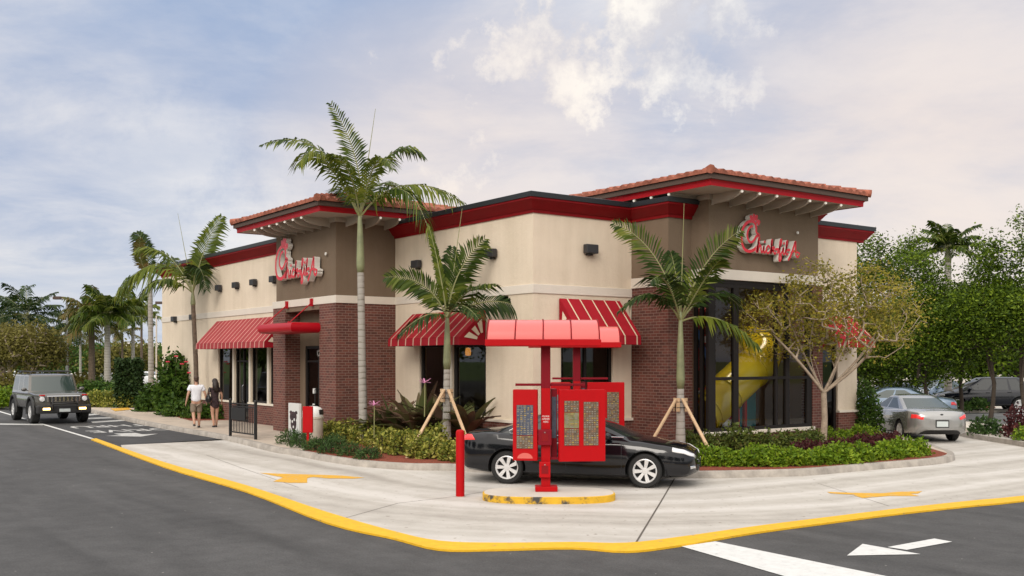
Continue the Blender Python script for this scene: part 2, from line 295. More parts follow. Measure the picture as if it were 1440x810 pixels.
M['rim'] = plain('alloy rim', (0.72, 0.72, 0.72), 0.35, metal=0.35)
M['chrome'] = plain('chrome', (0.75, 0.76, 0.78), 0.1, metal=1.0)
M['carglass'] = plain('car glass', (0.020, 0.026, 0.026), 0.03, spec=0.9)
M['carglass2'] = plain('pale car glass', (0.035, 0.055, 0.052), 0.03, spec=1.0)
M['carglass'].name = 'car glass'; M['lens_red'] = plain('tail lamp red', (0.55, 0.012, 0.015), 0.12, coat=1.0)
M['lens_lit'] = plain('lit tail lamp', (0.8, 0.03, 0.03), 0.15, coat=1.0, emit=(1, 0.02, 0.015, 0.25))
M['lens_clear'] = plain('head lamp', (0.75, 0.75, 0.76), 0.08, coat=1.0)
M['fog'] = plain('lit fog lamp', (0.9, 0.6, 0.2), 0.3, emit=(1.0, 0.62, 0.22, 7))
M['darkplastic'] = plain('dark plastic', (0.02, 0.02, 0.021), 0.6)
M['plate'] = plain('number plate', (0.55, 0.60, 0.60), 0.5)
def paint(name, col, rough=0.3): return plain(name, col, rough, coat=1.0)
M['p_black'] = plain('black car paint', (0.005, 0.0055, 0.008), 0.10, spec=0.5, coat=0.1)
M['p_silver'] = plain('silver car paint', (0.36, 0.36, 0.355), 0.25, metal=0.6, coat=1.0)
M['p_blue'] = plain('blue grey car paint', (0.14, 0.20, 0.28), 0.3, metal=0.3, coat=1.0)
M['p_white'] = paint('white car paint', (0.72, 0.73, 0.74))
M['p_navy'] = plain('navy car paint', (0.008, 0.010, 0.018), 0.15, coat=0.3)
M['p_pewter'] = plain('pewter car paint', (0.10, 0.096, 0.088), 0.25, metal=0.4, coat=0.9)
M['skin'] = plain('skin', (0.50, 0.28, 0.19), 0.55)
M['hair'] = plain('brown hair', (0.055, 0.028, 0.016), 0.6, var=0.3, scale=30)
M['hair2'] = plain('dark hair', (0.022, 0.013, 0.010), 0.55, var=0.3, scale=30)
M['tee'] = plain('white tee', (0.78, 0.79, 0.84), 0.85, bump=0.2, bscale=10)
M['khaki'] = plain('khaki', (0.24, 0.19, 0.14), 0.9, bump=0.2, bscale=12)
M['floral'] = plain('dark floral cloth', (0.04, 0.022, 0.025), 0.85, var=0.9, scale=14)
M['leather'] = plain('black leather', (0.012, 0.012, 0.014), 0.4)
M['eye'] = plain('eye', (0.03, 0.02, 0.02), 0.3)
M['lip'] = plain('lip', (0.40, 0.13, 0.11), 0.5)
M['slide'] = plain('yellow slide plastic', (0.80, 0.60, 0.015), 0.25, coat=0.4)
M['playred'] = plain('play red', (0.55, 0.03, 0.03), 0.4)
M['playblue'] = plain('play blue', (0.04, 0.14, 0.40), 0.4)
M['teal'] = plain('play teal', (0.03, 0.22, 0.26), 0.5)
M['lampglow'] = plain('warm lamp shade', (0.8, 0.35, 0.1), 0.5, emit=(1.0, 0.40, 0.08, 0.55))
M['addedglow'] = plain('added play room light', (0.9, 0.85, 0.75), 0.5, emit=(1.0, 0.84, 0.64, 28.0))  # glow of the unseen lamps added to brighten the slide
M['canbeige'] = plain('beige litter bin', (0.55, 0.50, 0.42), 0.6, var=0.08, scale=8, bump=0.3, bscale=60)
M['banner'] = plain('poster white', (0.62, 0.62, 0.60), 0.5)
M['farwall'] = plain('far building wall', (0.62, 0.58, 0.52), 0.9)
M['farroof'] = plain('far roof', (0.30, 0.08, 0.06), 0.9)
M['rockpale'] = plain('pale pavement', (0.58, 0.53, 0.46), 0.9, var=0.1, scale=1)
# ---------- mesh builder
class MB:
    def __init__(s): s.v = []; s.f = []; s.m = []; s.mat = 0
    def add(s, vs, fs, mat=None):
        o = len(s.v); s.v.extend([tuple(v) for v in vs])
        for f in fs: s.f.append(tuple(i+o for i in f)); s.m.append(s.mat if mat is None else mat)
    def box(s, x0, y0, z0, x1, y1, z1, mat=None):
        if x0 > x1: x0, x1 = x1, x0
        if y0 > y1: y0, y1 = y1, y0
        if z0 > z1: z0, z1 = z1, z0
        s.add([(x0,y0,z0),(x1,y0,z0),(x1,y1,z0),(x0,y1,z0),(x0,y0,z1),(x1,y0,z1),(x1,y1,z1),(x0,y1,z1)],
              [(0,3,2,1),(4,5,6,7),(0,1,5,4),(1,2,6,5),(2,3,7,6),(3,0,4,7)], mat)
    def obox(s, c, ax, ay, az, mat=None):
        c = Vector(c); ax = Vector(ax); ay = Vector(ay); az = Vector(az)
        P = [c+sx*ax+sy*ay+sz*az for sz in (-1,1) for sx, sy in ((-1,-1),(1,-1),(1,1),(-1,1))]
        s.add(P, [(0,3,2,1),(4,5,6,7),(0,1,5,4),(1,2,6,5),(2,3,7,6),(3,0,4,7)], mat)
    def beam(s, a, b, w, h, mat=None):
        a = Vector(a); b = Vector(b); d = (b-a); l = d.length/2; d.normalize()
        up = Vector((0,0,1)) if abs(d.z) < 0.95 else Vector((0,1,0))
        sd = d.cross(up).normalized(); up = sd.cross(d)
        s.obox((a+b)/2, d*l, sd*w/2, up*h/2, mat)
    def prism(s, poly, z0, z1, mat=None, bottom=True):
        n = len(poly)
        vs = [(p[0],p[1],z0) for p in poly]+[(p[0],p[1],z1) for p in poly]
        fs = [tuple(range(n,2*n))]+[(i,(i+1)%n,(i+1)%n+n,i+n) for i in range(n)]
        if bottom: fs.append(tuple(range(n-1,-1,-1)))
        s.add(vs, fs, mat)
    def sheet(s, poly, z, mat=None): s.add([(p[0],p[1],z) for p in poly], [tuple(range(len(poly)))], mat)
    def tube(s, path, rad, n=8, mat=None, cap=True):
        P = [Vector(p) for p in path]
        if not hasattr(rad, '__len__'): rad = [rad]*len(P)
        vs = []; prev = None
        for i, p in enumerate(P):
            t = (P[min(i+1,len(P)-1)]-P[max(i-1,0)])
            t = t.normalized() if t.length > 1e-9 else Vector((0,0,1))
            if prev is None:
                a = Vector((1,0,0)) if abs(t.x) < 0.8 else Vector((0,1,0))
                u = t.cross(a).normalized()
            else:
                u = (prev - t*prev.dot(t)); u = u.normalized() if u.length > 1e-6 else t.orthogonal().normalized()
            prev = u; w = t.cross(u)
            for k in range(n):
                a = 2*PI*k/n; vs.append(p+(u*math.cos(a)+w*math.sin(a))*rad[i])
        fs = [(i*n+k, i*n+(k+1)%n, (i+1)*n+(k+1)%n, (i+1)*n+k) for i in range(len(P)-1) for k in range(n)]
        if cap: fs += [tuple(range(n-1,-1,-1)), tuple(range((len(P)-1)*n, len(P)*n))]
        s.add(vs, fs, mat)
    def lathe(s, prof, n=20, c=(0,0,0), axis='z', mat=None, cap=False):
        vs = []
        for r, h in prof:
            for k in range(n):
                a = 2*PI*k/n; x, y = r*math.cos(a), r*math.sin(a)
                if axis == 'z': vs.append((c[0]+x, c[1]+y, c[2]+h))
                elif axis == 'y': vs.append((c[0]+x, c[1]+h, c[2]+y))
                else: vs.append((c[0]+h, c[1]+x, c[2]+y))
        m = len(prof)
        fs = [(i*n+k, i*n+(k+1)%n, (i+1)*n+(k+1)%n, (i+1)*n+k) for i in range(m-1) for k in range(n)]
        if cap: fs += [tuple(range(n-1,-1,-1)), tuple(range((m-1)*n, m*n))]
        s.add(vs, fs, mat)
    def ball(s, c, r, n=12, m=8, mat=None):
        if not hasattr(r, '__len__'): r = (r, r, r)
        vs = []
        for i in range(m+1):
            t = PI*i/m
            for k in range(n):
                a = 2*PI*k/n; vs.append((c[0]+r[0]*math.sin(t)*math.cos(a), c[1]+r[1]*math.sin(t)*math.sin(a), c[2]+r[2]*math.cos(t)))
        fs = [(i*n+k, (i+1)*n+k, (i+1)*n+(k+1)%n, i*n+(k+1)%n) for i in range(m) for k in range(n)]
        s.add(vs, fs, mat)
    def grid(s, rows, mat=None, closed=False):
        n = len(rows[0]); vs = [p for r in rows for p in r]
        k1 = n if closed else n-1
        fs = [(i*n+k, i*n+(k+1)%n, (i+1)*n+(k+1)%n, (i+1)*n+k) for i in range(len(rows)-1) for k in range(k1)]
        s.add(vs, fs, mat)
    def mesh(s, name, mats):
        me = bpy.data.meshes.new(name); me.from_pydata(s.v, [], s.f)
        if not isinstance(mats, (list, tuple)): mats = [mats]
        for m in mats: me.materials.append(m)
        me.polygons.foreach_set('material_index', s.m); me.update()
        return me
    def build(s, name, mats, parent=None, smooth=False, bevel=0.0, fix=True):
        me = s.mesh(name, mats)
        if fix:
            bm = bmesh.new(); bm.from_mesh(me); bmesh.ops.recalc_face_normals(bm, faces=bm.faces); bm.to_mesh(me); bm.free()
        o = bpy.data.objects.new(name, me); COL.objects.link(o)
        if parent: o.parent = parent
        if smooth is True: me.polygons.foreach_set('use_smooth', [True]*len(me.polygons))
        elif smooth:
            me.polygons.foreach_set('use_smooth', [True]*len(me.polygons)); me.set_sharp_from_angle(angle=math.radians(smooth))
        if bevel > 0:
            b = o.modifiers.new('bevel', 'BEVEL'); b.width = bevel; b.segments = 2; b.limit_method = 'ANGLE'; b.angle_limit = math.radians(40)
        return o
def tag(o, label=None, cat=None, group=None, kind=None):
    if label: o['label'] = label
    if cat: o['category'] = cat
    if group: o['group'] = group
    if kind: o['kind'] = kind
    return o
def thing(name, label, cat, loc=(0,0,0), rz=0.0, group=None):
    o = bpy.data.objects.new(name, None); COL.objects.link(o); o.empty_display_size = 0.2
    o.location = loc; o.rotation_euler = (0, 0, rz)
    return tag(o, label, cat, group)
def struct(o, label=None, cat=None): 
    o['kind'] = 'structure'
    o['label'] = label or o.name.replace('_', ' '); o['category'] = cat or o.name.split('.')[0].replace('_', ' ')
    return o
def kids(o): return [c for c in bpy.data.objects if c.parent == o]
def copy_tree(o, parent=None, loc=None, rz=None, label=None, group=None):
    c = o.copy(); COL.objects.link(c); c.parent = parent
    if loc is not None: c.location = loc
    if rz is not None: c.rotation_euler = (0, 0, rz)
    if label: c['label'] = label
    if group: c['group'] = group
    for ch in kids(o): copy_tree(ch, c)
    return c
def np_mesh(name, verts, nper, mat, smooth=False):
    """many separate n-gons from one numpy array (F, nper, 3)"""
    F = verts.shape[0]; me = bpy.data.meshes.new(name)
    me.vertices.add(F*nper); me.vertices.foreach_set('co', verts.reshape(-1).astype(np.float32))
    me.loops.add(F*nper); me.loops.foreach_set('vertex_index', np.arange(F*nper, dtype=np.int32))
    me.polygons.add(F); me.polygons.foreach_set('loop_start', np.arange(0, F*nper, nper, dtype=np.int32))
    me.materials.append(mat); me.update(calc_edges=True)
    return me
def leaves(centers, size, aspect=0.5, up=0.3, jitter=0.35):
    """leaf-shaped rhombi at the given points"""
    n = len(centers); c = np.asarray(centers)
    d = RNG.normal(size=(n,3)); d[:,2] = d[:,2]*0.7+up; d /= np.linalg.norm(d, axis=1)[:,None]
    q = RNG.normal(size=(n,3)); s = np.cross(d, q); s /= np.linalg.norm(s, axis=1)[:,None]
    L = size*(1+jitter*RNG.uniform(-1, 1, n))[:,None]
    a = c; b = c+d*L*0.45+s*L*aspect*0.5; t = c+d*L; e = c+d*L*0.45-s*L*aspect*0.5
    return np.stack([a, b, t, e], axis=1)
def leafobj(name, pts, size, mat, parent=None, aspect=0.5, up=0.3):
    me = np_mesh(name, leaves(pts, size, aspect, up), 4, mat)
    o = bpy.data.objects.new(name, me); COL.objects.link(o); o.parent = parent
    return o
def blob_pts(n, r, bumps=7, flat=0.0, shell=0.55):
    """points through a lumpy dome of radii r, denser near its surface"""
    d = RNG.normal(size=(n,3)); d[:,2] = np.abs(d[:,2]) if flat else d[:,2]; d /= np.linalg.norm(d, axis=1)[:,None]
    ctr = RNG.normal(size=(bumps,3)); ctr /= np.linalg.norm(ctr, axis=1)[:,None]
    k = np.max(d @ ctr.T, axis=1)
    rad = 0.78+0.26*np.clip((k-0.55)/0.45, 0, 1)+0.05*RNG.normal(size=n)
    u = shell+(1-shell)*RNG.uniform(0, 1, n)**0.6
    return d*np.asarray(r)*(rad*u)[:,None]
# ================= setting =================
m = MB(); m.sheet([(-900,-900),(900,-900),(900,900),(-900,900)], -0.02)
struct(m.build('ground', M['grass']), 'grassy ground reaching to the horizon')
# asphalt roads and car park around the restaurant
m = MB(); m.sheet([(-75,-120),(150,-120),(150,13),(-75,13)], 0.0)
struct(m.build('road', M['asphalt']), 'grey asphalt road in front of the restaurant')
m = MB(); m.sheet([(-75,13.004),(60,13.004),(60,85),(-75,85)], 0.0)
struct(m.build('car_park', M['lot']), 'pale worn asphalt car park behind the restaurant')
# kerb line of the raised walk and beds (top edge)
KT = [at(*p, 0.15) for p in [(100,570),(130,576.6),(191,590),(250,601),(314,611.8),(383,628),(409,632),(457.8,640.7),(508,647.5),(574,652),(640.6,653)]]
KT += [at(*p, 0.15) for p in [(740,659),(860,663),(976.7,663),(1060,661.7),(1140,659),(1226.7,651.7),(1293,646.7),(1330,642.5),(1342,638),(1336,633),(1323,629),(1305,621)]]
KT = [(p.x, p.y) for p in KT]
def smooth_line(P, k=4):
    out = []
    for i in range(len(P)-1):
        p0 = P[max(i-1,0)]; p1 = P[i]; p2 = P[i+1]; p3 = P[min(i+2,len(P)-1)]
        for j in range(k):
            t = j/k
            out.append(tuple(0.5*((2*p1[a])+(-p0[a]+p2[a])*t+(2*p0[a]-5*p1[a]+4*p2[a]-p3[a])*t*t+(-p0[a]+3*p1[a]-3*p2[a]+p3[a])*t**3) for a in range(2)))
    out.append(tuple(P[-1])); return out
def offset_line(P, d):
    out = []
    for i, p in enumerate(P):
        a = Vector(P[max(i-1,0)]); b = Vector(P[min(i+1,len(P)-1)]); t = (b-a).normalized()
        out.append((p[0]-t.y*d, p[1]+t.x*d))
    return out
KS = smooth_line(KT, 4)
inner = offset_line(KS, 0.16)   # building side is to the left when walking from the street end round the corner
site = KS + [(8.6, 15.2), (-21, 15.2), (-26, 6.0)]
# raised site platform: walkway surface
m = MB(); m.prism(inner+[(8.6,15.2),(-21,15.2),(-26,6.0)], 0.0, 0.146)
struct(m.build('sidewalk', M['walk']), 'tan concrete walkway along the restaurant front')
m = MB()
o2 = offset_line(KS, -0.02)
rows = []
for p, q, r in zip(o2, KS, inner):
    rows.append([(p[0],p[1],0.0), (q[0],q[1],0.135), (q[0]*0.9+r[0]*0.1,q[1]*0.9+r[1]*0.1,0.15), (r[0],r[1],0.15), (r[0],r[1],0.0)])
m.grid(rows)
struct(m.build('kerb', M['kerb'], smooth=40), 'grey concrete kerb round the planting beds and walkway')
# concrete drive-thru lane
YI = [at(*p) for p in [(135,617.5),(229.7,651),(344.5,683.7),(459,722),(552,749),(617,763),(697,766),(805,765),(881,766),(960,757),(1060,742.7),(1160,730),(1260,717.7),(1360,706.7),(1440,699)]]
YO = [at(*p) for p in [(128,619),(229.7,657.7),(344.5,692.5),(459,737),(552,759),(617,775),(697,775.5),(805,773),(881,778),(953,770),(1060,751.7),(1160,738),(1260,725),(1360,714),(1440,706)]]
YI = smooth_line([(p.x,p.y) for p in YI]+[(18.5,9),(18.7,20)], 4); YO = smooth_line([(p.x,p.y) for p in YO]+[(18.9,9),(19.1,20)], 4)
ce = at(170,626); ci = at(318,617)
lane = [(ci.x, ci.y+0.6), (ce.x, ce.y)] + [p for p in YI if p[0] > -2.6] + [(18.7,25),(2,25),(2,13)]
m = MB()
# strip the lane as a grid between yellow edge and the site so it stays a clean sheet
m.sheet(lane, 0.004)
ln = m.build('drive_lane', M['lane'], fix=False)
bm = bmesh.new(); bm.from_mesh(ln.data); bmesh.ops.triangulate(bm, faces=bm.faces); bmesh.ops.recalc_face_normals(bm, faces=bm.faces)
for f in bm.faces:
    if f.normal.z < 0: f.normal_flip()
bm.to_mesh(ln.data); bm.free()
struct(ln, 'pale concrete drive-through lane curving round the restaurant')
m = MB(); m.sheet([(-34,-0.2),(ce.x-0.004,-0.2),(ce.x-0.004,-5.35),(-5.9,-5.3),(-34,-3.9)], 0.004)
struct(m.build('approach_lane', M['asphalt_dark']), 'dark asphalt approach to the drive-through lane')
def strip(A, B, z, mat, name, label):
    m = MB(); m.grid([[(a[0],a[1],z),(b[0],b[1],z)] for a, b in zip(A, B)])
    o = m.build(name, mat); return struct(o, label, 'road marking')
# the yellow edge is a very low painted kerb
m = MB()
m.grid([[(a[0],a[1],0.002),(a[0],a[1],0.03),(b[0],b[1],0.03),(b[0],b[1],0.002)] for a, b in zip(YI, YO)])
struct(m.build('yellow_edge', M['yellow']), 'long yellow painted edge between asphalt and concrete lane', 'road marking')
wl = [at(*p) for p in [(455,737),(500,750),(560,764),(616,776)]]; wo = [at(*p) for p in [(455,737.5),(500,753),(560,767),(616,777)]]
def poly_mark(pts, mat, name, label, z=0.008):
    m = MB(); m.sheet([tuple(at(*p))[:2] for p in pts], z)
    o = m.build(name, mat)
    bm = bmesh.new(); bm.from_mesh(o.data); bmesh.ops.triangulate(bm, faces=bm.faces); bm.to_mesh(o.data); bm.free()
    return struct(o, label, 'road marking')
poly_mark([(958,769),(1006,762),(1256,813),(1110,813)], M['whitepaint'], 'white_stop_line', 'broad white line running off the yellow edge at the bottom right')
poly_mark([(1191,782),(1213,765.5),(1295,780)], M['whitepaint'], 'white_arrow_head', 'white arrow head painted on asphalt bottom right')
poly_mark([(1248,770),(1314,758),(1339,762.5),(1275,774)], M['whitepaint'], 'white_arrow_shaft', 'white arrow shaft painted on asphalt bottom right')
poly_mark([(365,665.5),(400,666.8),(450,668.2),(480,669.2),(513,672.2),(497,673.6),(462,673.2),(440,671.2),(432,673),(432,679.5),(407,679.5),(384,677.5),(398,672)], M['yellowarrow'], 'yellow_arrow', 'faded yellow lane arrow left of the menu board', 0.009)
poly_mark([(1163,692.2),(1200,693.6),(1240,694.2),(1262,692.2),(1297,691.3),(1291,694.6),(1280,695),(1293,698.2),(1250,698.0),(1213,701),(1203,698),(1200,696.2),(1168,694.6)], M['yellowarrow'], 'yellow_arrow', 'faded yellow lane arrow right of the black car', 0.009)
m = MB(); m.sheet([(-40,-4.05),(-6.2,-5.35),(-6.2,-5.47),(-40,-4.2)], 0.009)
struct(m.build('white_lane_line', M['whitepaint']), 'thin white line leading to the yellow edge', 'road marking')
poly_mark([(-20,595.5),(62,596.5),(60,598.2),(-20,597.2)], M['whiteold'], 'white_cross_line', 'white line crossing the road below the silver off-roader')
poly_mark([(-20,572),(20,573.5),(20,575),(-20,573.5)], M['whiteold'], 'white_cross_line', 'short white line at the left edge of the road')
for a in [[(118,588),(160,586.5),(165,588),(120,590)],[(128,593),(180,590),(184,591.5),(130,595)],[(120,583),(140,581.5),(142,583),(120,585)]]:
    poly_mark(a, M['whiteold'], 'white_hatch', 'white hatching bars beside the ramp')
poly_mark([(155,579.2),(180,577.8),(186,580.6),(162,583.0)], M['yellowarrow'], 'yellow_ramp_mark', 'yellow tactile patch on the walkway ramp', 0.012)
bpy.data.objects['yellow_ramp_mark'].location.z = 0.15
def text_mesh(txt, size, mat, name, z=0.0, extrude=0.0, fat=0.0):
    cu = bpy.data.curves.new(name, 'FONT'); cu.body = txt; cu.size = size; cu.extrude = extrude; cu.offset = fat; cu.align_x = 'CENTER'
    t = bpy.data.objects.new('tmp', cu); COL.objects.link(t)
    dg = bpy.context.evaluated_depsgraph_get(); me = bpy.data.meshes.new_from_object(t.evaluated_get(dg))
    bpy.data.objects.remove(t); me.name = name; me.materials.clear(); me.materials.append(mat)
    o = bpy.data.objects.new(name, me); COL.objects.link(o); return o
for txt, x, nm in (('DRIVE', -10.05, 'drive'), ('THRU', -12.9, 'thru')):
    o = text_mesh(txt, 1.0, M['whiteold'], 'painted_word_'+nm, fat=0.012)
    for v in o.data.vertices: v.co.y *= 1.75; v.co.x *= 1.05
    o.location = (x, -3.3, 0.009); o.rotation_euler = (0, 0, -PI/2)
    # text right = -y, text up = +x
    struct(o, 'white word %s painted on dark asphalt approach' % txt, 'road marking')
m = MB(); m.sheet([(-8.1,-3.55),(-7.2,-3.55),(-7.2,-3.05),(-6.2,-3.9),(-7.2,-4.75),(-7.2,-4.25),(-8.1,-4.25)][::-1], 0.009)
struct(m.build('white_arrow', M['whiteold']), 'white arrow painted on dark approach beyond the word', 'road marking')
# joints in the lane
def joint(pts, w=0.012, name='lane_joint'):
    P = [at(*p) for p in pts]; P = [(p.x,p.y) for p in P]
    A = offset_line(P, w); B = offset_line(P, -w)
    strip(A, B, 0.0075, M['joint'], name, 'thin dark joint in the concrete lane')
joint([(954,664),(930,705),(893,766)], 0.014); joint([(478,731),(560,708),(647,698),(690,690)], 0.006); joint([(1440,662),(1330,655),(1240,652)], 0.006)
joint([(420,686),(330,655),(290,640)], 0.005); joint([(1150,680),(1250,712)], 0.005)
# mulch beds
def bed(pts, name, label, z=0.156):
    m = MB(); m.prism(pts, 0.10, z)
    o = m.build(name, M['mulch']); bm = bmesh.new(); bm.from_mesh(o.data); bmesh.ops.triangulate(bm, faces=[f for f in bm.faces if len(f.verts) > 4]); bm.to_mesh(o.data); bm.free()
    return struct(o, label, 'planting bed')
i6 = offset_line(KS, 0.17)
front = [p for i, p in enumerate(i6) if i >= 25 and i <= 4*19]
bed(front+[(11.3,12.2),(9.16,10.95),(9.17,6.2),(8.53,6.2),(8.53,5.35),(7.1,5.35),(7.1,2.0),(0.03,2.0),(0.03,0.4),(1.4,-1.6)], 'mulch_bed', 'red mulch bed round the corner of the restaurant')
a = at(195,573,.15); b2 = at(268,591.5,.15); c = at(321,590.5,.15)
bed([(a.x-1,a.y+0.3),(b2.x,b2.y),(c.x,c.y),(c.x+0.3,0.86),(-19.5,0.86),(a.x-1,3.5)], 'mulch_bed', 'red mulch strip under the dark bush by the long wall')
# right kerb of the back lane + islands
def curb_path(pts, name, label, w=0.15, h=0.15):
    P = smooth_line([tuple(at(*p, z))[:2] for p, z in pts], 3)
    A = offset_line(P, w/2); B = offset_line(P, -w/2); m = MB()
    m.grid([[(a[0],a[1],0),(a[0],a[1],h),(b[0],b[1],h),(b[0],b[1],0)] for a, b in zip(A, B)])
    return struct(m.build(name, M['kerb'], smooth=30), label, 'kerb')
curb_path([((1335,604.5),.15),((1350,606.5),.15),((1375,611),.15),((1405,615.5),.15),((1440,621),.15),((1500,633),.15)], 'kerb', 'low kerb on the far side of the back lane', 0.16)
m = MB(); P = [at(*p)[:2] for p in [(1336,603.5),(1372,609),(1412,615),(1500,630),(1500,612),(1430,604),(1380,598),(1340,597)]]
m.prism([(p[0],p[1]) for p in P], -0.01, 0.13); struct(m.build('verge', M['rockpale']), 'pale verge beyond the back lane kerb')
m = MB(); m.prism([tuple(at(*p)[:2]) for p in [(1410,612),(1500,626),(1500,606),(1425,602)]], 0.0, 0.16); struct(m.build('mulch_bed', M['mulch']), 'small mulch bed at the right edge', 'planting bed')
m = MB(); m.prism([tuple(at(*p)[:2]) for p in [(1335,581),(1400,580),(1440,577),(1500,576),(1500,571),(1335,572)]], 0.0, 0.12); struct(m.build('walk_strip', M['rockpale']), 'pale strip of pavement in the far car park', 'pavement')
m = MB(); m.prism([tuple(at(*p)[:2]) for p in [(1345,578.5),(1400,577.5),(1398,574),(1345,574.5)]], 0.0, 0.14); struct(m.build('mulch_bed', M['mulch']), 'mulch island in the far car park', 'planting bed')
# bright road crossing far left and pale far pavement
m = MB(); m.sheet([tuple(W(*p)[:2]) for p in [(-160,150),(-20,140),(-20,205),(-160,205)]], -0.008); struct(m.build('far_road', M['rockpale']), 'pale far road crossing behind the palms')
m = MB(); m.prism([tuple(at(*p)[:2]) for p in [(-60,574),(30,572),(120,573.5),(190,573.8),(200,566),(215,548),(-60,546)]], -0.015, 0.12); struct(m.build('verge', M['grass']), 'grass verge across the left background')
m = MB(); m.prism([tuple(at(*p)[:2]) for p in [(-60,575.5),(30,573.5),(110,575),(192,575.5),(190,573.9),(120,573.6),(30,572.1),(-60,574.1)]], -0.015, 0.14); struct(m.build('kerb', M['kerb']), 'kerb along the grass verge on the left', 'kerb')
# ================= sky and light =================
wd = bpy.data.worlds.new('World'); S.world = wd; wd.use_nodes = True
nt = wd.node_tree; bg = nt.nodes['Background']
def VM(op, a=None, b=None):
    n = N(nt, 'ShaderNodeVectorMath', operation=op)
    for i, v in enumerate((a, b)):
        if v is None: continue
        if isinstance(v, (tuple, list, Vector)): n.inputs[i].default_value = tuple(v)
        else: nt.links.new(v, n.inputs[i])
    return n
def MA(op, a, b=None, c=None, clamp=False):
    n = N(nt, 'ShaderNodeMath', operation=op); n.use_clamp = clamp
    for i, v in enumerate((a, b, c)):
        if v is None: continue
        if isinstance(v, (int, float)): n.inputs[i].default_value = v
        else: nt.links.new(v, n.inputs[i])
    return n.outputs[0]
def ramp(fac, stops):
    r = N(nt, 'ShaderNodeValToRGB'); cr = r.color_ramp
    while len(cr.elements) < len(stops): cr.elements.new(0.5)
    for e, (p, c) in zip(cr.elements, stops):
        e.position = p; e.color = (*c, 1) if hasattr(c, '__len__') else (c, c, c, 1)
    nt.links.new(fac, r.inputs['Fac']); return r.outputs['Color']
def sdir(px, py): # direction of a piece of sky
    v = W(px-720+TX, FOC+TY) ; v = Vector((v.x, v.y, 506-py)); return v.normalized()
tc = N(nt, 'ShaderNodeTexCoord'); D = tc.outputs['Generated']
sky = N(nt, 'ShaderNodeTexSky'); sky.sky_type = 'NISHITA'; sky.sun_disc = False
SUN_EL = math.radians(30); sun_az = wdir(-0.30, -0.95)   # the veiled sun stands behind the photographer, a little to the left
sky.sun_elevation = SUN_EL; sky.sun_rotation = PI/2 - sun_az
sp = N(nt, 'ShaderNodeSeparateXYZ'); nt.links.new(D, sp.inputs[0]); Z = sp.outputs['Z']
zc = MA('MAXIMUM', Z, 0.0)
right = (RX*0+ (UX*1.0), RX, 0)  # scene direction of the photo's right-hand side
xr = VM('DOT_PRODUCT', D, (UX, RX, 0)).outputs['Value']; yf = VM('DOT_PRODUCT', D, (UY, RY, 0)).outputs['Value']
# cloud plane coordinates, streaks run from upper left to lower right
den = MA('ADD', zc, 0.16)
cv = N(nt, 'ShaderNodeCombineXYZ'); nt.links.new(MA('DIVIDE', xr, den), cv.inputs[0]); nt.links.new(MA('DIVIDE', yf, den), cv.inputs[1])
mp = N(nt, 'ShaderNodeMapping'); mp.inputs['Rotation'].default_value = (0, 0, math.radians(38)); mp.inputs['Scale'].default_value = (0.55, 1.5, 1); mp.inputs['Location'].default_value = (3.1, 1.7, 0)
nt.links.new(cv.outputs[0], mp.inputs[0])
n1 = N(nt, 'ShaderNodeTexNoise'); n1.inputs['Scale'].default_value = 0.75; n1.inputs['Detail'].default_value = 9; n1.inputs['Roughness'].default_value = 0.55; n1.inputs['Distortion'].default_value = 0.5; nt.links.new(mp.outputs[0], n1.inputs['Vector'])
n2 = N(nt, 'ShaderNodeTexNoise'); n2.inputs['Scale'].default_value = 1.5; n2.inputs['Detail'].default_value = 10; n2.inputs['Roughness'].default_value = 0.62; n2.inputs['Distortion'].default_value = 0.25; nt.links.new(cv.outputs[0], n2.inputs['Vector'])
# veil colour by height: milky low down, lavender grey blue above
veil = ramp(MA('MULTIPLY', zc, 2.6), [(0.0, (0.52,0.62,0.78)), (0.10, (0.66,0.70,0.80)), (0.30, (0.60,0.62,0.73)), (0.55, (0.42,0.48,0.65)), (0.85, (0.29,0.42,0.66)), (1.0, (0.32,0.44,0.66))])
# warm glow low on the right
wg = MA('MULTIPLY', ramp(MA('MULTIPLY_ADD', VM('DOT_PRODUCT', D, sdir(1350,300)).outputs['Value'], 8.0, -7.0, True), [(0.0,0.0),(0.5,0.35),(1.0,1.0)]), 0.75)
mxw = N(nt, 'ShaderNodeMix', data_type='RGBA'); nt.links.new(wg, mxw.inputs['Factor']); nt.links.new(veil, mxw.inputs[6]); mxw.inputs[7].default_value = (0.93, 0.79, 0.70, 1)
# pale streaks
st = ramp(MA('MULTIPLY_ADD', n2.outputs['Fac'], 0.45, MA('MULTIPLY', n1.outputs['Fac'], 0.6)), [(0.44, 0.0), (0.53, 0.4), (0.64, 1.0)])
stf = MA('MULTIPLY', st, 0.95)
mxs = N(nt, 'ShaderNodeMix', data_type='RGBA'); nt.links.new(stf, mxs.inputs['Factor']); nt.links.new(mxw.outputs[2], mxs.inputs[6]); mxs.inputs[7].default_value = (0.93, 0.885, 0.86, 1)
# blue grey shaded cloud bases
sh = ramp(n2.outputs['Fac'], [(0.34, 0.7), (0.50, 0.0)])
mxg = N(nt, 'ShaderNodeMix', data_type='RGBA'); nt.links.new(sh, mxg.inputs['Factor']); nt.links.new(mxs.outputs[2], mxg.inputs[6]); mxg.inputs[7].default_value = (0.50, 0.55, 0.68, 1)
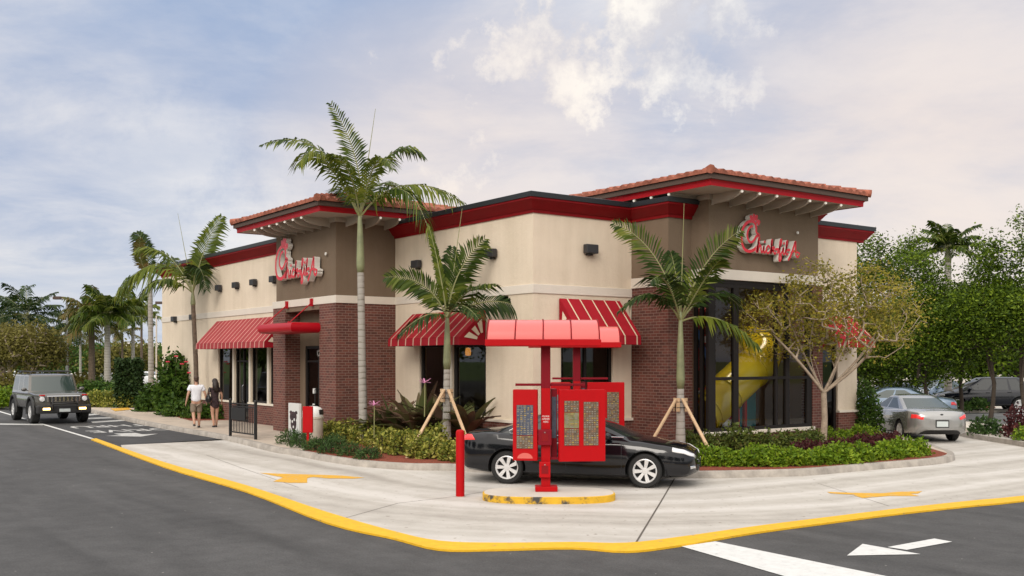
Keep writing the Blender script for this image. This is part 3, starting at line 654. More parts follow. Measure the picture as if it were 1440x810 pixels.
# bright broken cumulus high over the roof and smaller tufts
def patch(px, py, k, lo):
    return MA('MULTIPLY_ADD', VM('DOT_PRODUCT', D, sdir(px,py)).outputs['Value'], k, -k*lo, True)
n3 = N(nt, 'ShaderNodeTexNoise'); n3.inputs['Scale'].default_value = 13; n3.inputs['Detail'].default_value = 10; n3.inputs['Roughness'].default_value = 0.63; nt.links.new(D, n3.inputs['Vector'])
pm = MA('MAXIMUM', MA('MAXIMUM', patch(940,35,130,0.9925), patch(790,70,130,0.9935)), MA('MAXIMUM', MA('MULTIPLY', patch(500,110,300,0.9982), 0.75), MA('MULTIPLY', patch(690,205,90,0.9925), 0.72)))
pf = MA('ADD', MA('MULTIPLY', pm, 0.34), MA('MULTIPLY_ADD', n3.outputs['Fac'], 1.0, -0.10))
cum = MA('MULTIPLY', ramp(pf, [(0.57, 0.0), (0.64, 0.8), (0.72, 1.0)]), MA('MULTIPLY', pm, 5.0, None, True))
ccol = ramp(n3.outputs['Fac'], [(0.42, (0.78,0.73,0.72)), (0.56, (1.12,1.04,0.93))])
mxc = N(nt, 'ShaderNodeMix', data_type='RGBA'); nt.links.new(cum, mxc.inputs['Factor']); nt.links.new(mxg.outputs[2], mxc.inputs[6]); nt.links.new(ccol, mxc.inputs[7])
# long bright streak low on the left, over the far wing
ls = MA('MULTIPLY', MA('MAXIMUM', MA('MAXIMUM', patch(235,215,260,0.9968), patch(290,262,240,0.9962)), patch(370,310,200,0.9950)), ramp(n3.outputs['Fac'], [(0.36,0.0),(0.56,1.0)]))
mxl = N(nt, 'ShaderNodeMix', data_type='RGBA'); nt.links.new(MA('MULTIPLY', ls, 0.8), mxl.inputs['Factor']); nt.links.new(mxc.outputs[2], mxl.inputs[6]); mxl.inputs[7].default_value = (1.0, 0.95, 0.90, 1)
# blue grey decks: upper right corner, upper left and left middle
dk = MA('MULTIPLY', MA('MAXIMUM', MA('MAXIMUM', patch(1360,20,20,0.952), patch(20,230,30,0.972)), MA('MULTIPLY', patch(420,10,30,0.965), 0.8)), ramp(n2.outputs['Fac'], [(0.30,1.0),(0.66,0.35)]))
mxd = N(nt, 'ShaderNodeMix', data_type='RGBA'); nt.links.new(MA('MULTIPLY', dk, 0.85), mxd.inputs['Factor']); nt.links.new(mxl.outputs[2], mxd.inputs[6]); mxd.inputs[7].default_value = (0.38, 0.46, 0.64, 1)
# peach light low on the right and behind the roofs
wp_ = MA('MULTIPLY', MA('MAXIMUM', patch(1340,275,24,0.967), MA('MULTIPLY', patch(640,270,40,0.978), 0.8)), ramp(n2.outputs['Fac'], [(0.30,0.6),(0.62,1.0)]))
mxp = N(nt, 'ShaderNodeMix', data_type='RGBA'); nt.links.new(wp_, mxp.inputs['Factor']); nt.links.new(mxd.outputs[2], mxp.inputs[6]); mxp.inputs[7].default_value = (0.97, 0.82, 0.72, 1)
mxl = mxp
# brighter overcast towards the zenith
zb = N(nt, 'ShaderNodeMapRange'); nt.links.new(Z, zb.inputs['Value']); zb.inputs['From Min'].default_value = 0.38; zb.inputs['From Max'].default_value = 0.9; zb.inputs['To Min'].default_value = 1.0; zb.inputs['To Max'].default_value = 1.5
zw = N(nt, 'ShaderNodeMapRange'); nt.links.new(Z, zw.inputs['Value']); zw.inputs['From Min'].default_value = 0.40; zw.inputs['From Max'].default_value = 0.75; zw.inputs['To Max'].default_value = 0.85
mxz = N(nt, 'ShaderNodeMix', data_type='RGBA'); nt.links.new(zw.outputs[0], mxz.inputs['Factor']); nt.links.new(mxl.outputs[2], mxz.inputs[6]); mxz.inputs[7].default_value = (0.93, 0.91, 0.89, 1)
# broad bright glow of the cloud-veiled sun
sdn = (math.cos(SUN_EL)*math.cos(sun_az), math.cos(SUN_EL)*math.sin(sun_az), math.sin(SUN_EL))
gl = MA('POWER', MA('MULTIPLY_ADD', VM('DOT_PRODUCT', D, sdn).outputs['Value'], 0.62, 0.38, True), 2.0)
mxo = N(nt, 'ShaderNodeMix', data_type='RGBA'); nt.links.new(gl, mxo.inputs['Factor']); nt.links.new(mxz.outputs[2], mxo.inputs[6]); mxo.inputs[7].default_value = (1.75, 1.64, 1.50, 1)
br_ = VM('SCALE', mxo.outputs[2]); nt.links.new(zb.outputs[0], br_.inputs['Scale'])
CLOUD_GAIN = 7.8
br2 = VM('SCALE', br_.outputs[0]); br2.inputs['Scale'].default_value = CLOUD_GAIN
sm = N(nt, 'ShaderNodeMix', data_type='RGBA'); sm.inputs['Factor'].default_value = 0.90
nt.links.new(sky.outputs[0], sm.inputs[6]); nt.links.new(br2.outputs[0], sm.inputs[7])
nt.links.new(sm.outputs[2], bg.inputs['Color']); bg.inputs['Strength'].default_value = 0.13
sun = bpy.data.lights.new('sun', 'SUN'); sun.energy = 1.25; sun.angle = math.radians(22); sun.color = (1.0, 0.93, 0.84)
so = bpy.data.objects.new('sun', sun); COL.objects.link(so)
sd = Vector((math.cos(SUN_EL)*math.cos(sun_az), math.cos(SUN_EL)*math.sin(sun_az), math.sin(SUN_EL)))
so.rotation_euler = (-sd).to_track_quat('-Z', 'Y').to_euler(); so.location = (20, -30, 30)
# ================= camera =================
cam = bpy.data.cameras.new('camera'); co = bpy.data.objects.new('camera', cam); COL.objects.link(co)
c0 = W(0, 0, EYE); co.location = c0
co.rotation_euler = (PI/2, 0, math.atan2(RY, UY)-PI/2)
cam.sensor_width = 36; cam.lens = 36*FOC/1440; cam.shift_y = 101/1440; cam.clip_end = 3000; cam.clip_start = 0.05
S.camera = co
S.view_settings.view_transform = 'Standard'; S.view_settings.look = 'None'; S.view_settings.exposure = 0.0; S.view_settings.gamma = 1.0
S.render.engine = 'CYCLES'
# ================= restaurant building =================
B = thing('restaurant_building', 'cream and brown restaurant with brick piers, red cornice and clay tiled tower roofs', 'restaurant')
BRK, CRM = 0, 1
def wall(m, axis, fixed, a0, a1, z0, z1, holes=(), th=0.25, mat=None):
    us = sorted(set([a0, a1]+[h[0] for h in holes]+[h[1] for h in holes]))
    for u0, u1 in zip(us[:-1], us[1:]):
        zs = [(z0, z1)]
        for h in holes:
            if h[0] <= u0+1e-6 and h[1] >= u1-1e-6:
                nz = []
                for a, b in zs:
                    if h[2] > a: nz.append((a, min(b, h[2])))
                    if h[3] < b: nz.append((max(a, h[3]), b))
                zs = [(a, b) for a, b in nz if b-a > 1e-6]
        for a, b in zs:
            if axis == 'x': m.box(u0, fixed, a, u1, fixed+th, b, mat)
            else: m.box(fixed-th, u0, a, fixed, u1, b, mat)
def wallset(name, axis, fixed, a0, a1, top, holes=(), th=0.25, label=None):
    m = MB(); wall(m, axis, fixed, a0, a1, 0.92, top, holes, th); o = m.build(name, M['cream'], B)
    if label: o['label'] = label
    m = MB(); p = 0.035
    hs = [(h[0], h[1], h[2], h[3]) for h in holes if h[2] < 0.9]
    wall(m, axis, fixed-(p if axis == 'x' else -p), a0, a1, 0.10, 0.85, hs, th)
    m.build('brick_base', M['brick'], B)
    m = MB(); q = 0.075
    wall(m, axis, fixed-(q if axis == 'x' else -q), a0, a1, 0.85, 0.92, hs, th); m.build('sill_band', M['trim'], B)
    return o
def band(name, axis, fixed, a0, a1, z0, z1, q=0.03, mat='band', parent=None):
    m = MB()
    if axis == 'x': m.box(a0, fixed-q, z0, a1, fixed+0.02, z1)
    else: m.box(fixed-0.02, a0, z0, fixed+q, a1, z1)
    return m.build(name, M[mat], parent or B, bevel=0.008)
# long wing on the street front
HW = [(-12.32, -10.72, 0.92, 2.98), (-10.55, -9.06, 0.15, 2.98), (-8.89, -7.32, 0.92, 2.98), (-7.15, -4.9, 0.92, 2.98)]
wallset('wing_wall', 'x', 0.9, -19.53, -4.4, 6.28, HW)
wallset('corner_wall', 'x', 2.02, 0.0, 7.08, 6.28, [(1.46, 3.01, 0.98, 2.98), (3.27, 4.96, 0.98, 2.98)])
wallset('right_wall', 'y', 7.08, 2.27, 5.384, 6.28, [(2.92, 4.71, 0.98, 2.98)])
wallset('far_right_wall', 'y', 7.82, 10.93, 14.38, 6.28, [(12.3, 13.40, 0.15, 2.98)])
m = MB(); m.box(-19.53, 1.15, 0.1, -19.28, 15.0, 6.28); m.box(-19.28, 14.4, 0.1, 7.57, 14.65, 6.28); m.build('rear_wall', M['cream'], B)
band('string_course', 'x', 0.9, -19.56, -4.45, 4.20, 4.43); band('string_course', 'x', 2.02, 0.0, 7.11, 4.20, 4.43); band('string_course', 'y', 7.08, 2.022, 5.38, 4.20, 4.43)
band('string_course', 'y', 7.82, 10.93, 14.4, 4.20, 4.43)
m = MB(); m.prism([(-19.5,1.1),(-4.4,1.1),(-0.2,2.2),(6.9,2.2),(6.9,6.2),(7.7,10.9),(7.7,14.5),(-19.5,14.5)], 6.20, 6.30); m.build('flat_roof', M['roofing'], B)
m = MB(); m.prism([(-19.3,1.15),(-4.6,1.15),(-4.6,0.6),(-0.3,0.6),(-0.3,2.27),(6.8,2.27),(6.8,6.3),(8.8,6.5),(8.8,10.8),(7.5,10.9),(7.5,14.3),(-19.3,14.3)], 0.12, 0.17); m.build('floor', M['innerfloor'], B)
# cornice
def sweep(path, prof, name, mat, parent, smooth=False):
    n = len(path); offs = []
    nor = []
    for i in range(n-1):
        d = Vector((path[i+1][0]-path[i][0], path[i+1][1]-path[i][1])).normalized(); nor.append(Vector((d.y, -d.x)))
    rows = []
    for i in range(n):
        if i == 0: o = nor[0]
        elif i == n-1: o = nor[-1]
        else:
            s = nor[i-1]+nor[i]; o = s/(1+nor[i-1].dot(nor[i]))
        rows.append([(path[i][0]+o.x*p, path[i][1]+o.y*p, z) for p, z in prof])
    m = MB(); m.grid(rows)
    return m.build(name, mat, parent, smooth=smooth)
RED = [(0.0,6.24),(0.035,6.24),(0.045,6.31),(0.10,6.34),(0.24,6.53),(0.27,6.55),(0.27,6.60),(-0.05,6.60)]
CAP = [(0.24,6.60),(0.30,6.603),(0.315,6.725),(0.27,6.74),(-0.3,6.74),(-0.3,6.25)]
for path in ([(-19.53,14.6),(-19.53,0.9),(-4.3,0.9)], [(-0.15,2.02),(7.08,2.02),(7.08,5.384),(8.5,5.384),(8.5,6.4)], [(7.82,10.75),(7.82,14.65),(-2,14.65)]):
    if path[0][1] > 14 and path[0][0] < -10: path = path
    sweep(path, RED, 'cornice', M['cornice'], B, 30); sweep(path, CAP, 'parapet_cap', M['cap'], B)
sweep([(8.4,10.9),(8.4,11.5),(2,11.5)], [(p, z+0.26) for p, z in RED], 'cornice', M['cornice'], B, 30)
sweep([(8.4,10.9),(8.4,11.5),(2,11.5)], [(p, z+0.26) for p, z in CAP], 'parapet_cap', M['cap'], B)
m = MB(); m.box(2, 10.6, 6.1, 8.38, 11.48, 6.52); m.build('upper_parapet', M['taupe'], B)
# entry tower
m = MB()
m.box(-4.64, -0.02, 0.14, -3.65, 0.5, 4.20); m.box(-4.64, 0.5, 0.14, -4.35, 0.95, 4.20); m.build('brick_pier', M['brick'], B)
m = MB(); m.box(-1.09, -0.02, 0.14, 0.02, 0.5, 4.20)
m.box(-0.25, 0.5, 0.14, 0.02, 2.018, 4.20)
m.build('brick_pier', M['brick'], B)
m = MB(); wall(m, 'x', 0.5, -4.35, -0.25, 0.14, 4.20, [(-3.26, -1.3, 0.14, 2.95)], 0.1); m.box(-3.65, 0.0, 4.05, -1.09, 0.5, 4.20); m.build('entry_wall', M['taupe'], B)
def bandbox(x0, y0, x1, y1, z0, z1, q, nm='tower_band', mat='band'):
    m = MB(); m.box(x0-q, y0-q, z0, x1+q, y1, z1); return m.build(nm, M[mat], B, bevel=0.008)
bandbox(-4.64, -0.0, 0.02, 2.0, 4.20, 4.43, 0.035)
m = MB(); m.box(-4.42, 0, 4.43, 0.0, 3.4, 6.80); tw = m.build('tower_wall', M['taupe'], B); tw['label'] = 'brown stucco upper wall of entry tower'
# play room tower at the right
m = MB(); m.box(7.1, 5.384, 0.12, 8.5, 6.28, 4.44); m.build('brick_pier', M['brick'], B)
m = MB(); m.box(7.082, 5.384, 4.44, 8.5, 6.5, 6.26); m.build('tower_wall', M['taupe'], B)
m = MB(); m.box(7.082, 5.354, 4.44, 8.53, 6.222, 4.71); m.build('tower_band', M['band'], B, bevel=0.008)
m = MB(); m.box(2.5, 6.224, 4.90, 9.14, 10.72, 6.90); m.build('tower_wall', M['taupe'], B)
m = MB(); m.box(8.53, 6.19, 4.63, 9.175, 10.76, 4.90); m.build('tower_band', M['band'], B, bevel=0.008)
m = MB(); m.box(8.75, 10.48, 0.12, 9.14, 10.93, 4.62); m.box(7.5, 10.68, 0.12, 8.75, 10.93, 4.62); m.build('brick_pier', M['brick'], B)
m = MB(); m.box(8.85, 6.5, 0.12, 9.14, 10.477, 0.50); m.build('brick_base', M['brick'], B)
m = MB(); m.box(8.82, 6.2, 0.50, 9.22, 10.50, 0.60); m.build('sill_band', M['trim'], B, bevel=0.01)
# play room shell seen through the glass
m = MB(); m.box(4.4, 6.3, 0.2, 4.5, 10.7, 4.6); m.box(4.5, 10.58, 0.2, 8.74, 10.68, 4.6); m.box(4.5, 6.3, 0.2, 8.45, 6.38, 4.6); m.box(4.4, 6.3, 4.6, 8.9, 10.7, 4.66); m.build('playroom_wall', M['inner'], B)
# windows
def window(axis, fixed, a0, a1, z0, z1, mull=(), trans=(), fw=0.10, dep=0.08, gl='darkglass', label=None, name='window'):
    """frame is the part, the pane its sub-part"""
    m = MB()
    def bar(u0, u1, w0, w1, d0=0.0, d1=dep):
        if axis == 'x': m.box(u0, fixed+d0, w0, u1, fixed+d1, w1)
        else: m.box(fixed-d1, u0, w0, fixed-d0, u1, w1)
    bar(a0, a0+fw, z0, z1); bar(a1-fw, a1, z0, z1); bar(a0+fw, a1-fw, z0, z0+fw); bar(a0+fw, a1-fw, z1-fw, z1)
    for u, w in mull: bar(u-w/2, u+w/2, z0+fw, z1-fw, 0.004, dep-0.004)
    for z, w in trans: bar(a0+fw, a1-fw, z-w/2, z+w/2, 0.008, dep-0.008)
    o = m.build(name, M['darkframe'], B, bevel=0.006)
    if label: o['label'] = label
    m = MB(); d = dep*0.6
    if axis == 'x': m.add([(a0+fw/2,fixed+d,z0+fw/2),(a1-fw/2,fixed+d,z0+fw/2),(a1-fw/2,fixed+d,z1-fw/2),(a0+fw/2,fixed+d,z1-fw/2)], [(0,1,2,3)])
    else: m.add([(fixed-d,a0+fw/2,z0+fw/2),(fixed-d,a1-fw/2,z0+fw/2),(fixed-d,a1-fw/2,z1-fw/2),(fixed-d,a0+fw/2,z1-fw/2)], [(0,1,2,3)])
    m.build('pane', M[gl], o, fix=False)
    return o
window('x', 0.96, -12.32, -10.72, 0.92, 2.98, fw=0.07); window('x', 0.96, -8.89, -7.32, 0.92, 2.98, fw=0.07); window('x', 0.96, -7.15, -4.9, 0.92, 2.98, fw=0.07)
m = MB()
for x in (-10.72, -9.06, -7.32): m.box(x+0.003, 0.87, 0.15 if x < -9 and x > -10 else 0.92, x+0.167, 0.95, 2.98)
m.build('window_post', M['trim'], B)
d = window('x', 0.96, -10.55, -9.06, 0.15, 2.98, mull=((-9.80,0.10),), trans=((2.45,0.07),), fw=0.08, name='door')
m = MB(); m.tube([(-9.70,0.93,0.95),(-9.70,0.88,1.0),(-9.70,0.88,1.5),(-9.70,0.93,1.55)], 0.015, 6); m.build('handle', M['chrome'], d)
window('x', 2.08, 1.46, 3.01, 0.98, 2.98, fw=0.11, gl='glass'); window('x', 2.08, 3.27, 4.96, 0.98, 2.98, fw=0.13, gl='glass')
m = MB(); m.box(3.013, 1.99, 0.98, 3.267, 2.06, 2.98); m.build('window_post', M['trim'], B)
window('y', 7.02, 2.92, 4.71, 0.98, 2.98, mull=((3.8,0.08),), fw=0.09, gl='glass')
window('y', 7.76, 12.3, 13.40, 0.15, 2.98, fw=0.10, name='door')
# play room corner glazing
o = window('y', 9.12, 6.24, 10.48, 0.60, 4.62, mull=((6.41,0.20),(7.305,0.20),(8.95,0.09),(9.42,0.16),(10.36,0.2)), trans=((2.0,0.085),(4.50,0.16)), fw=0.09, dep=0.10, gl='glass', label='tall black framed play room window', name='playroom_window')
m = MB()
for x in (8.52, 8.74, 9.0): m.box(x, 6.30, 0.60, x+0.10, 6.38, 4.62)
m.box(8.52, 6.30, 0.50, 9.1, 6.38, 0.62); o2 = m.build('playroom_side_window', M['darkframe'], B)
m = MB(); m.add([(8.5,6.34,0.6),(9.1,6.34,0.6),(9.1,6.34,4.62),(8.5,6.34,4.62)], [(0,1,2,3)]); m.build('pane', M['darkglass'], o2)
# entry door in the recess with its number and paper notes
d = window('x', 0.52, -3.26, -1.3, 0.15, 2.95, mull=((-2.28,0.12),), trans=((2.45,0.07),), fw=0.10, name='door', label='dark glass entry door under the red canopy')
m = MB(); m.tube([(-2.38,0.50,0.95),(-2.38,0.44,1.0),(-2.38,0.44,1.55),(-2.38,0.50,1.6)], 0.016, 6); m.build('handle', M['darkplastic'], d)
t = text_mesh('12', 0.26, M['white'], 'door_number'); t.parent = d; t.rotation_euler = (PI/2, 0, 0); t.location = (-2.30, 0.512, 2.62)
m = MB()
m.box(-2.70, 0.512, 1.42, -2.60, 0.517, 1.58); m.box(-2.58, 0.512, 1.42, -2.49, 0.517, 1.58)
m.box(-2.76, 0.512, 0.98, -2.50, 0.517, 1.02); m.box(-2.72, 0.512, 1.05, -2.56, 0.517, 1.09)
m.build('door_notice', M['white'], d)
# entry canopy
m = MB(); y0, y1, z0, z1 = -1.0, -0.022, 3.33, 3.64; r = (z1-z0)/2; rows = []
for k in range(9):
    a = -PI/2+PI*k/8; o = r*math.cos(a); z = (z0+z1)/2+r*math.sin(a)
    rows.append([(-3.60-0.0+r-o, y1, z), (-3.60+r-o, y0+r-o, z), (-1.0-r+o, y0+r-o, z), (-1.0-r+o, y1, z)])
m.grid(rows); m.add([rows[0][i] for i in range(4)], [(0,1,2,3)]); m.add([rows[-1][i] for i in range(4)], [(3,2,1,0)])
cp = m.build('entry_canopy', M['canopyred'], B, smooth=35)
for x in (-3.42, -1.55):
    m = MB(); m.tube([(x, -0.03, 4.30), (x-0.05, -0.80, 3.62)], 0.018, 8); m.ball((x-0.05,-0.80,3.64), 0.04)
    m.box(x-0.05, -0.11, 4.16, x+0.05, -0.036, 4.40); m.build('canopy_rod', M['canopyred'], cp)
# awnings
def awning(axis, a0, a1, wp, d, zt, zf, vh, mat, label):
    s = -1 if axis == 'x' else 1
    def P(u, o, z): return (u, wp+s*o, z) if axis == 'x' else (wp+s*o, u, z)
    m = MB(); n = 8; rows = []
    m.add([P(a0,0.03,zt),P(a1,0.03,zt),P(a1,d,zf),P(a0,d,zf)], [(0,1,2,3)], 0)
    m.add([P(a0,d,zf),P(a1,d,zf),P(a1,d+0.01,zf-vh),P(a0,d+0.01,zf-vh)], [(0,1,2,3)], 0)
    for u in (a0, a1):
        m.add([P(u,0.03,zt),P(u,d,zf),P(u,d+0.01,zf-vh),P(u,0.03,zf-vh)], [(0,1,2,3)], 1)
    o = m.build('awning', [M[mat], M['awn_plain']], B, fix=False)
    o['label'] = label
    so_ = o.modifiers.new('t', 'SOLIDIFY'); so_.thickness = 0.012
    m = MB()
    for u, q in ((a0, -0.018), (a1, 0.018)):   # pale sunburst cut-outs in the sides, kept in a fan
        c = (0.10, zf-vh+0.12); R0, R1 = 0.22, min(d*0.9, 0.78)
        for k in range(3):
            b0 = math.radians(8+29*k); b1 = math.radians(26+29*k)
            def lim(b): # stay inside the sloping top
                c0, c1 = math.cos(b), math.sin(b); L = ((zt-c[1])-(zt-zf)*(c[0])/d)/(c1+(zt-zf)/d*c0); return min(L*0.86, d*0.92 if c0 < 0.2 else (d-c[0])*0.86/c0)
            pts = [P(u+q, c[0]+R0*math.cos(b0), c[1]+R0*math.sin(b0)), P(u+q, c[0]+lim(b0)*math.cos(b0), c[1]+lim(b0)*math.sin(b0)), P(u+q, c[0]+lim(b1)*math.cos(b1), c[1]+lim(b1)*math.sin(b1)), P(u+q, c[0]+R0*math.cos(b1), c[1]+R0*math.sin(b1))]
            m.add(pts, [(0,1,2,3)])
    m.build('awning_cutout', M['cream'], o)
    return o
awning('x', -12.42, -5.55, 0.9, 0.86, 4.03, 3.12, 0.20, 'awn_w', 'red striped awning over the long wing windows')
awning('x', 1.12, 4.98, 2.02, 0.86, 3.86, 3.10, 0.20, 'awn_x', 'red striped awning left of the menu boards')
awning('y', 2.85, 4.92, 7.08, 0.86, 4.08, 3.12, 0.22, 'awn_y', 'red striped awning right of the menu boards')
awning('y', 12.1, 14.1, 7.82, 0.86, 3.86, 3.12, 0.24, 'awn_y', 'red awning behind the olive tree')
# wall lights
for axis, u, wp, z in [('x',a,0.9,5.36) for a in (-12.01,-10.18,-8.41,-6.58)]+[('x',-17.52,0.9,4.30),('x',-15.11,0.9,4.30)]+[('x',1.46,2.02,5.35),('x',5.35,2.02,5.35),('y',3.84,7.08,5.42)]:
    m = MB()
    if axis == 'x': m.box(u-0.19, wp-0.20, z-0.11, u+0.19, wp-0.035, z+0.11); m.box(u-0.07, wp-0.12, z-0.16, u+0.07, wp+0.02, z-0.11)
    else: m.box(wp+0.035, u-0.20, z-0.12, wp+0.20, u+0.20, z+0.12); m.box(wp-0.02, u-0.08, z-0.17, wp+0.12, u+0.08, z-0.12)
    m.build('wall_light', M['lampbox'], B, bevel=0.02)
# tiled hip roofs
def tile_roof(x0, x1, y0, y1, ze, pitch, label):
    rt = bpy.data.objects.new('tiled_roof', None)
    P_T, ROW = 0.30, 0.36
    half = min(x1-x0, y1-y0)/2; tp = math.tan(pitch)
    m = MB()
    def slope(A, Bv, inn, L):
        # A start corner, Bv unit along the eave, inn unit inwards
        nv = int(half/math.cos(pitch)/ROW*3); nu = int(L/P_T*6)
        rows = []
        for j in range(nv+1):
            s = half*j/nv; row = []
            w0, w1 = s, L-s
            ph = (s/math.cos(pitch)/ROW) % 1.0
            for i in range(nu+1):
                u = L*i/nu; uc = min(max(u, w0), w1)
                z = ze+s*tp+0.085*abs(math.sin(PI*uc/P_T))+0.03*(1-ph)
                p = A+Bv*uc+inn*s; row.append((p.x, p.y, z))
            rows.append(row)
        m.grid(rows)
        # closed scalloped front edge
        m.grid([[(p[0],p[1],ze-0.015) for p in rows[0]], rows[0]])
    slope(Vector((x0,y0,0)), Vector((1,0,0)), Vector((0,1,0)), x1-x0)
    slope(Vector((x1,y0,0)), Vector((0,1,0)), Vector((-1,0,0)), y1-y0)
    slope(Vector((x1,y1,0)), Vector((-1,0,0)), Vector((0,-1,0)), x1-x0)
    slope(Vector((x0,y1,0)), Vector((0,-1,0)), Vector((1,0,0)), y1-y0)
    r = m.build('tiled_roof', M['tile'], B, smooth=50); r['label'] = label
    m = MB()
    for cx, cy, sx, sy in ((x0,y0,1,1),(x1,y0,-1,1),(x1,y1,-1,-1),(x0,y1,1,-1)):
        n = int(half*1.45/0.4)
        for k in range(n):
            a = k/n; b = (k+1.12)/n
            m.tube([(cx+sx*half*a, cy+sy*half*a, ze+0.06+half*a*tp), (cx+sx*half*b, cy+sy*half*b, ze+0.045+half*b*tp)], [0.115, 0.09], 8)
        m.build('ridge_tiles', M['tile'], r, smooth=50); m = MB()
    # fascia, gutter and soffit
    i = 0.09
    m = MB(); sweep_closed(m, x0+i, y0+i, x1-i, y1-i, [(0,ze-0.155),(0.035,ze-0.15),(0.035,ze-0.02),(0,ze-0.02)]); m.build('eave_board', M['gutter'], r)
    m = MB(); sweep_closed(m, x0+i, y0+i, x1-i, y1-i, [(-0.08,ze-0.30),(-0.06,ze-0.305),(-0.055,ze-0.19),(-0.02,ze-0.155),(-0.06,ze-0.14)]); m.build('fascia', M['fascia'], r)
    m = MB(); m.sheet([(x0+i+0.07,y0+i+0.07),(x1-i-0.07,y0+i+0.07),(x1-i-0.07,y1-i-0.07),(x0+i+0.07,y1-i-0.07)], ze-0.285); m.build('soffit', M['soffit'], r)
    return r
def sweep_closed(m, x0, y0, x1, y1, prof):
    rows = []
    for p, z in prof: rows.append([(x0-p,y0-p,z),(x1+p,y0-p,z),(x1+p,y1+p,z),(x0-p,y1+p,z)])
    m.grid(rows, closed=True)
def brackets(roof, axis, wp, edge, us, zt):
    """curved eave brackets from the wall to the soffit edge, a bulb at each tip"""
    s = -1 if axis == 'x' else 1; d = abs(edge-wp)
    w = 0.032
    for u in us:
        m = MB(); pts = [(0.0, zt-0.27)]
        for k in range(9):
            a = PI/2*k/8; pts.append((0.06+(d-0.24)*math.sin(a), zt-0.25+0.20*(1-math.cos(a))))
        pts += [(d-0.18, zt), (0.0, zt)]
        n = len(pts); vs = []
        for q in (-w, w):
            for o, z in pts: vs.append((u+q, wp+s*o, z) if axis == 'x' else (wp+s*o, u+q, z))
        m.add(vs, [tuple(range(n)), tuple(range(2*n-1, n-1, -1))]+[(i, (i+1)%n, (i+1)%n+n, i+n) for i in range(n)])
        m.build('eave_bracket', M['soffit'], roof)
        m = MB(); c = (u, wp+s*(d-0.13), zt-0.045) if axis == 'x' else (wp+s*(d-0.13), u, zt-0.045); m.ball(c, 0.036)
        m.build('eave_bulb', M['bulb'], roof)
R1 = tile_roof(-5.5, 1.15, -1.15, 4.6, 7.04, math.radians(13), 'clay tiled hip roof of the entry tower')
brackets(R1, 'x', 0.0, -1.06, [-4.0+0.60*k for k in range(7)], 6.755)
brackets(R1, 'y', 0.0, 1.06, [0.35, 1.0, 1.65], 6.755)
m = MB(); m.box(-4.46, -0.045, 6.62, 0.045, 3.4, 6.752); m.build('tower_trim', M['soffit'], R1)
R2 = tile_roof(1.6, 10.38, 4.98, 11.46, 7.12, math.radians(13), 'clay tiled hip roof of the play room tower')
brackets(R2, 'y', 9.14, 10.29, [6.35+0.675*k for k in range(7)], 6.835)
brackets(R2, 'x', 6.224, 5.07, [8.7-0.66*k for k in range(7)], 6.835)
m = MB(); m.box(2.5, 6.18, 6.70, 9.185, 10.76, 6.832); m.build('tower_trim', M['soffit'], R2)
# ================= wall signs: script lettering standing off the wall =================
def catmull(P, k=8):
    out = []
    for i in range(len(P)-1):
        p0 = P[max(i-1,0)]; p1 = P[i]; p2 = P[i+1]; p3 = P[min(i+2,len(P)-1)]
        for j in range(k):
            t = j/k; out.append(tuple(0.5*((2*p1[a])+(-p0[a]+p2[a])*t+(2*p0[a]-5*p1[a]+4*p2[a]-p3[a])*t*t+(-p0[a]+3*p1[a]-3*p2[a]+p3[a])*t**3) for a in range(2)))
    out.append(tuple(P[-1])); return out
STROKES = [ # (points, width) in units of sign width 1.0 (x) and height 1.0 (y)
 ([(.295,.36),(.26,.27),(.20,.19),(.13,.155),(.06,.19),(.02,.30),(.008,.46),(.022,.62),(.065,.75),(.13,.83),(.19,.845),(.235,.79),(.25,.70)], .030),
 ([(.25,.70),(.252,.60),(.30,.54),(.255,.52),(.232,.47),(.20,.40),(.155,.365),(.115,.42),(.10,.52),(.115,.63),(.15,.71),(.185,.73)], .024),
 ([(.175,.86),(.15,.93),(.165,.96),(.185,.90)], .020), ([(.20,.865),(.197,.97),(.215,.99),(.222,.90)], .020), ([(.225,.87),(.245,.97),(.262,.97),(.25,.88)], .020), ([(.255,.83),(.285,.87),(.30,.84),(.28,.79)], .024),
 ([(.245,.16),(.275,.34),(.30,.47),(.285,.45),(.27,.28),(.265,.15),(.29,.28),(.32,.31),(.325,.22),(.335,.155),(.36,.20)], .021),   # h
 ([(.36,.20),(.375,.30),(.37,.19),(.385,.155),(.405,.20)], .021), ([(.385,.40),(.389,.405)], .025),                                # i
 ([(.47,.28),(.45,.32),(.42,.27),(.415,.19),(.44,.15),(.475,.19),(.485,.22)], .021),                                               # c
 ([(.485,.16),(.50,.32),(.515,.46),(.50,.42),(.495,.22),(.49,.15),(.515,.27),(.545,.30),(.54,.24),(.51,.22),(.535,.20),(.555,.15),(.575,.18)], .021), # k
 ([(.575,.255),(.61,.26)], .026),                                                                                                  # -
 ([(.605,.18),(.65,.34),(.675,.46),(.66,.49),(.645,.40),(.635,.15),(.63,.02),(.645,.0),(.665,.06),(.66,.15),(.685,.21)], .022),      # f
 ([(.685,.21),(.705,.31),(.70,.19),(.715,.155),(.735,.20)], .021), ([(.712,.41),(.716,.415)], .025),                                # i
 ([(.735,.20),(.765,.38),(.775,.47),(.758,.44),(.75,.25),(.755,.16),(.78,.18)], .021),                                              # l
 ([(.775,.265),(.81,.27)], .026),                                                                                                  # -
 ([(.79,.04),(.83,.14),(.87,.30),(.905,.45),(.915,.46),(.915,.30),(.925,.17),(.95,.12),(.975,.16)], .024), ([(.835,.21),(.88,.25),(.93,.24),(.985,.21)], .020),   # A
]
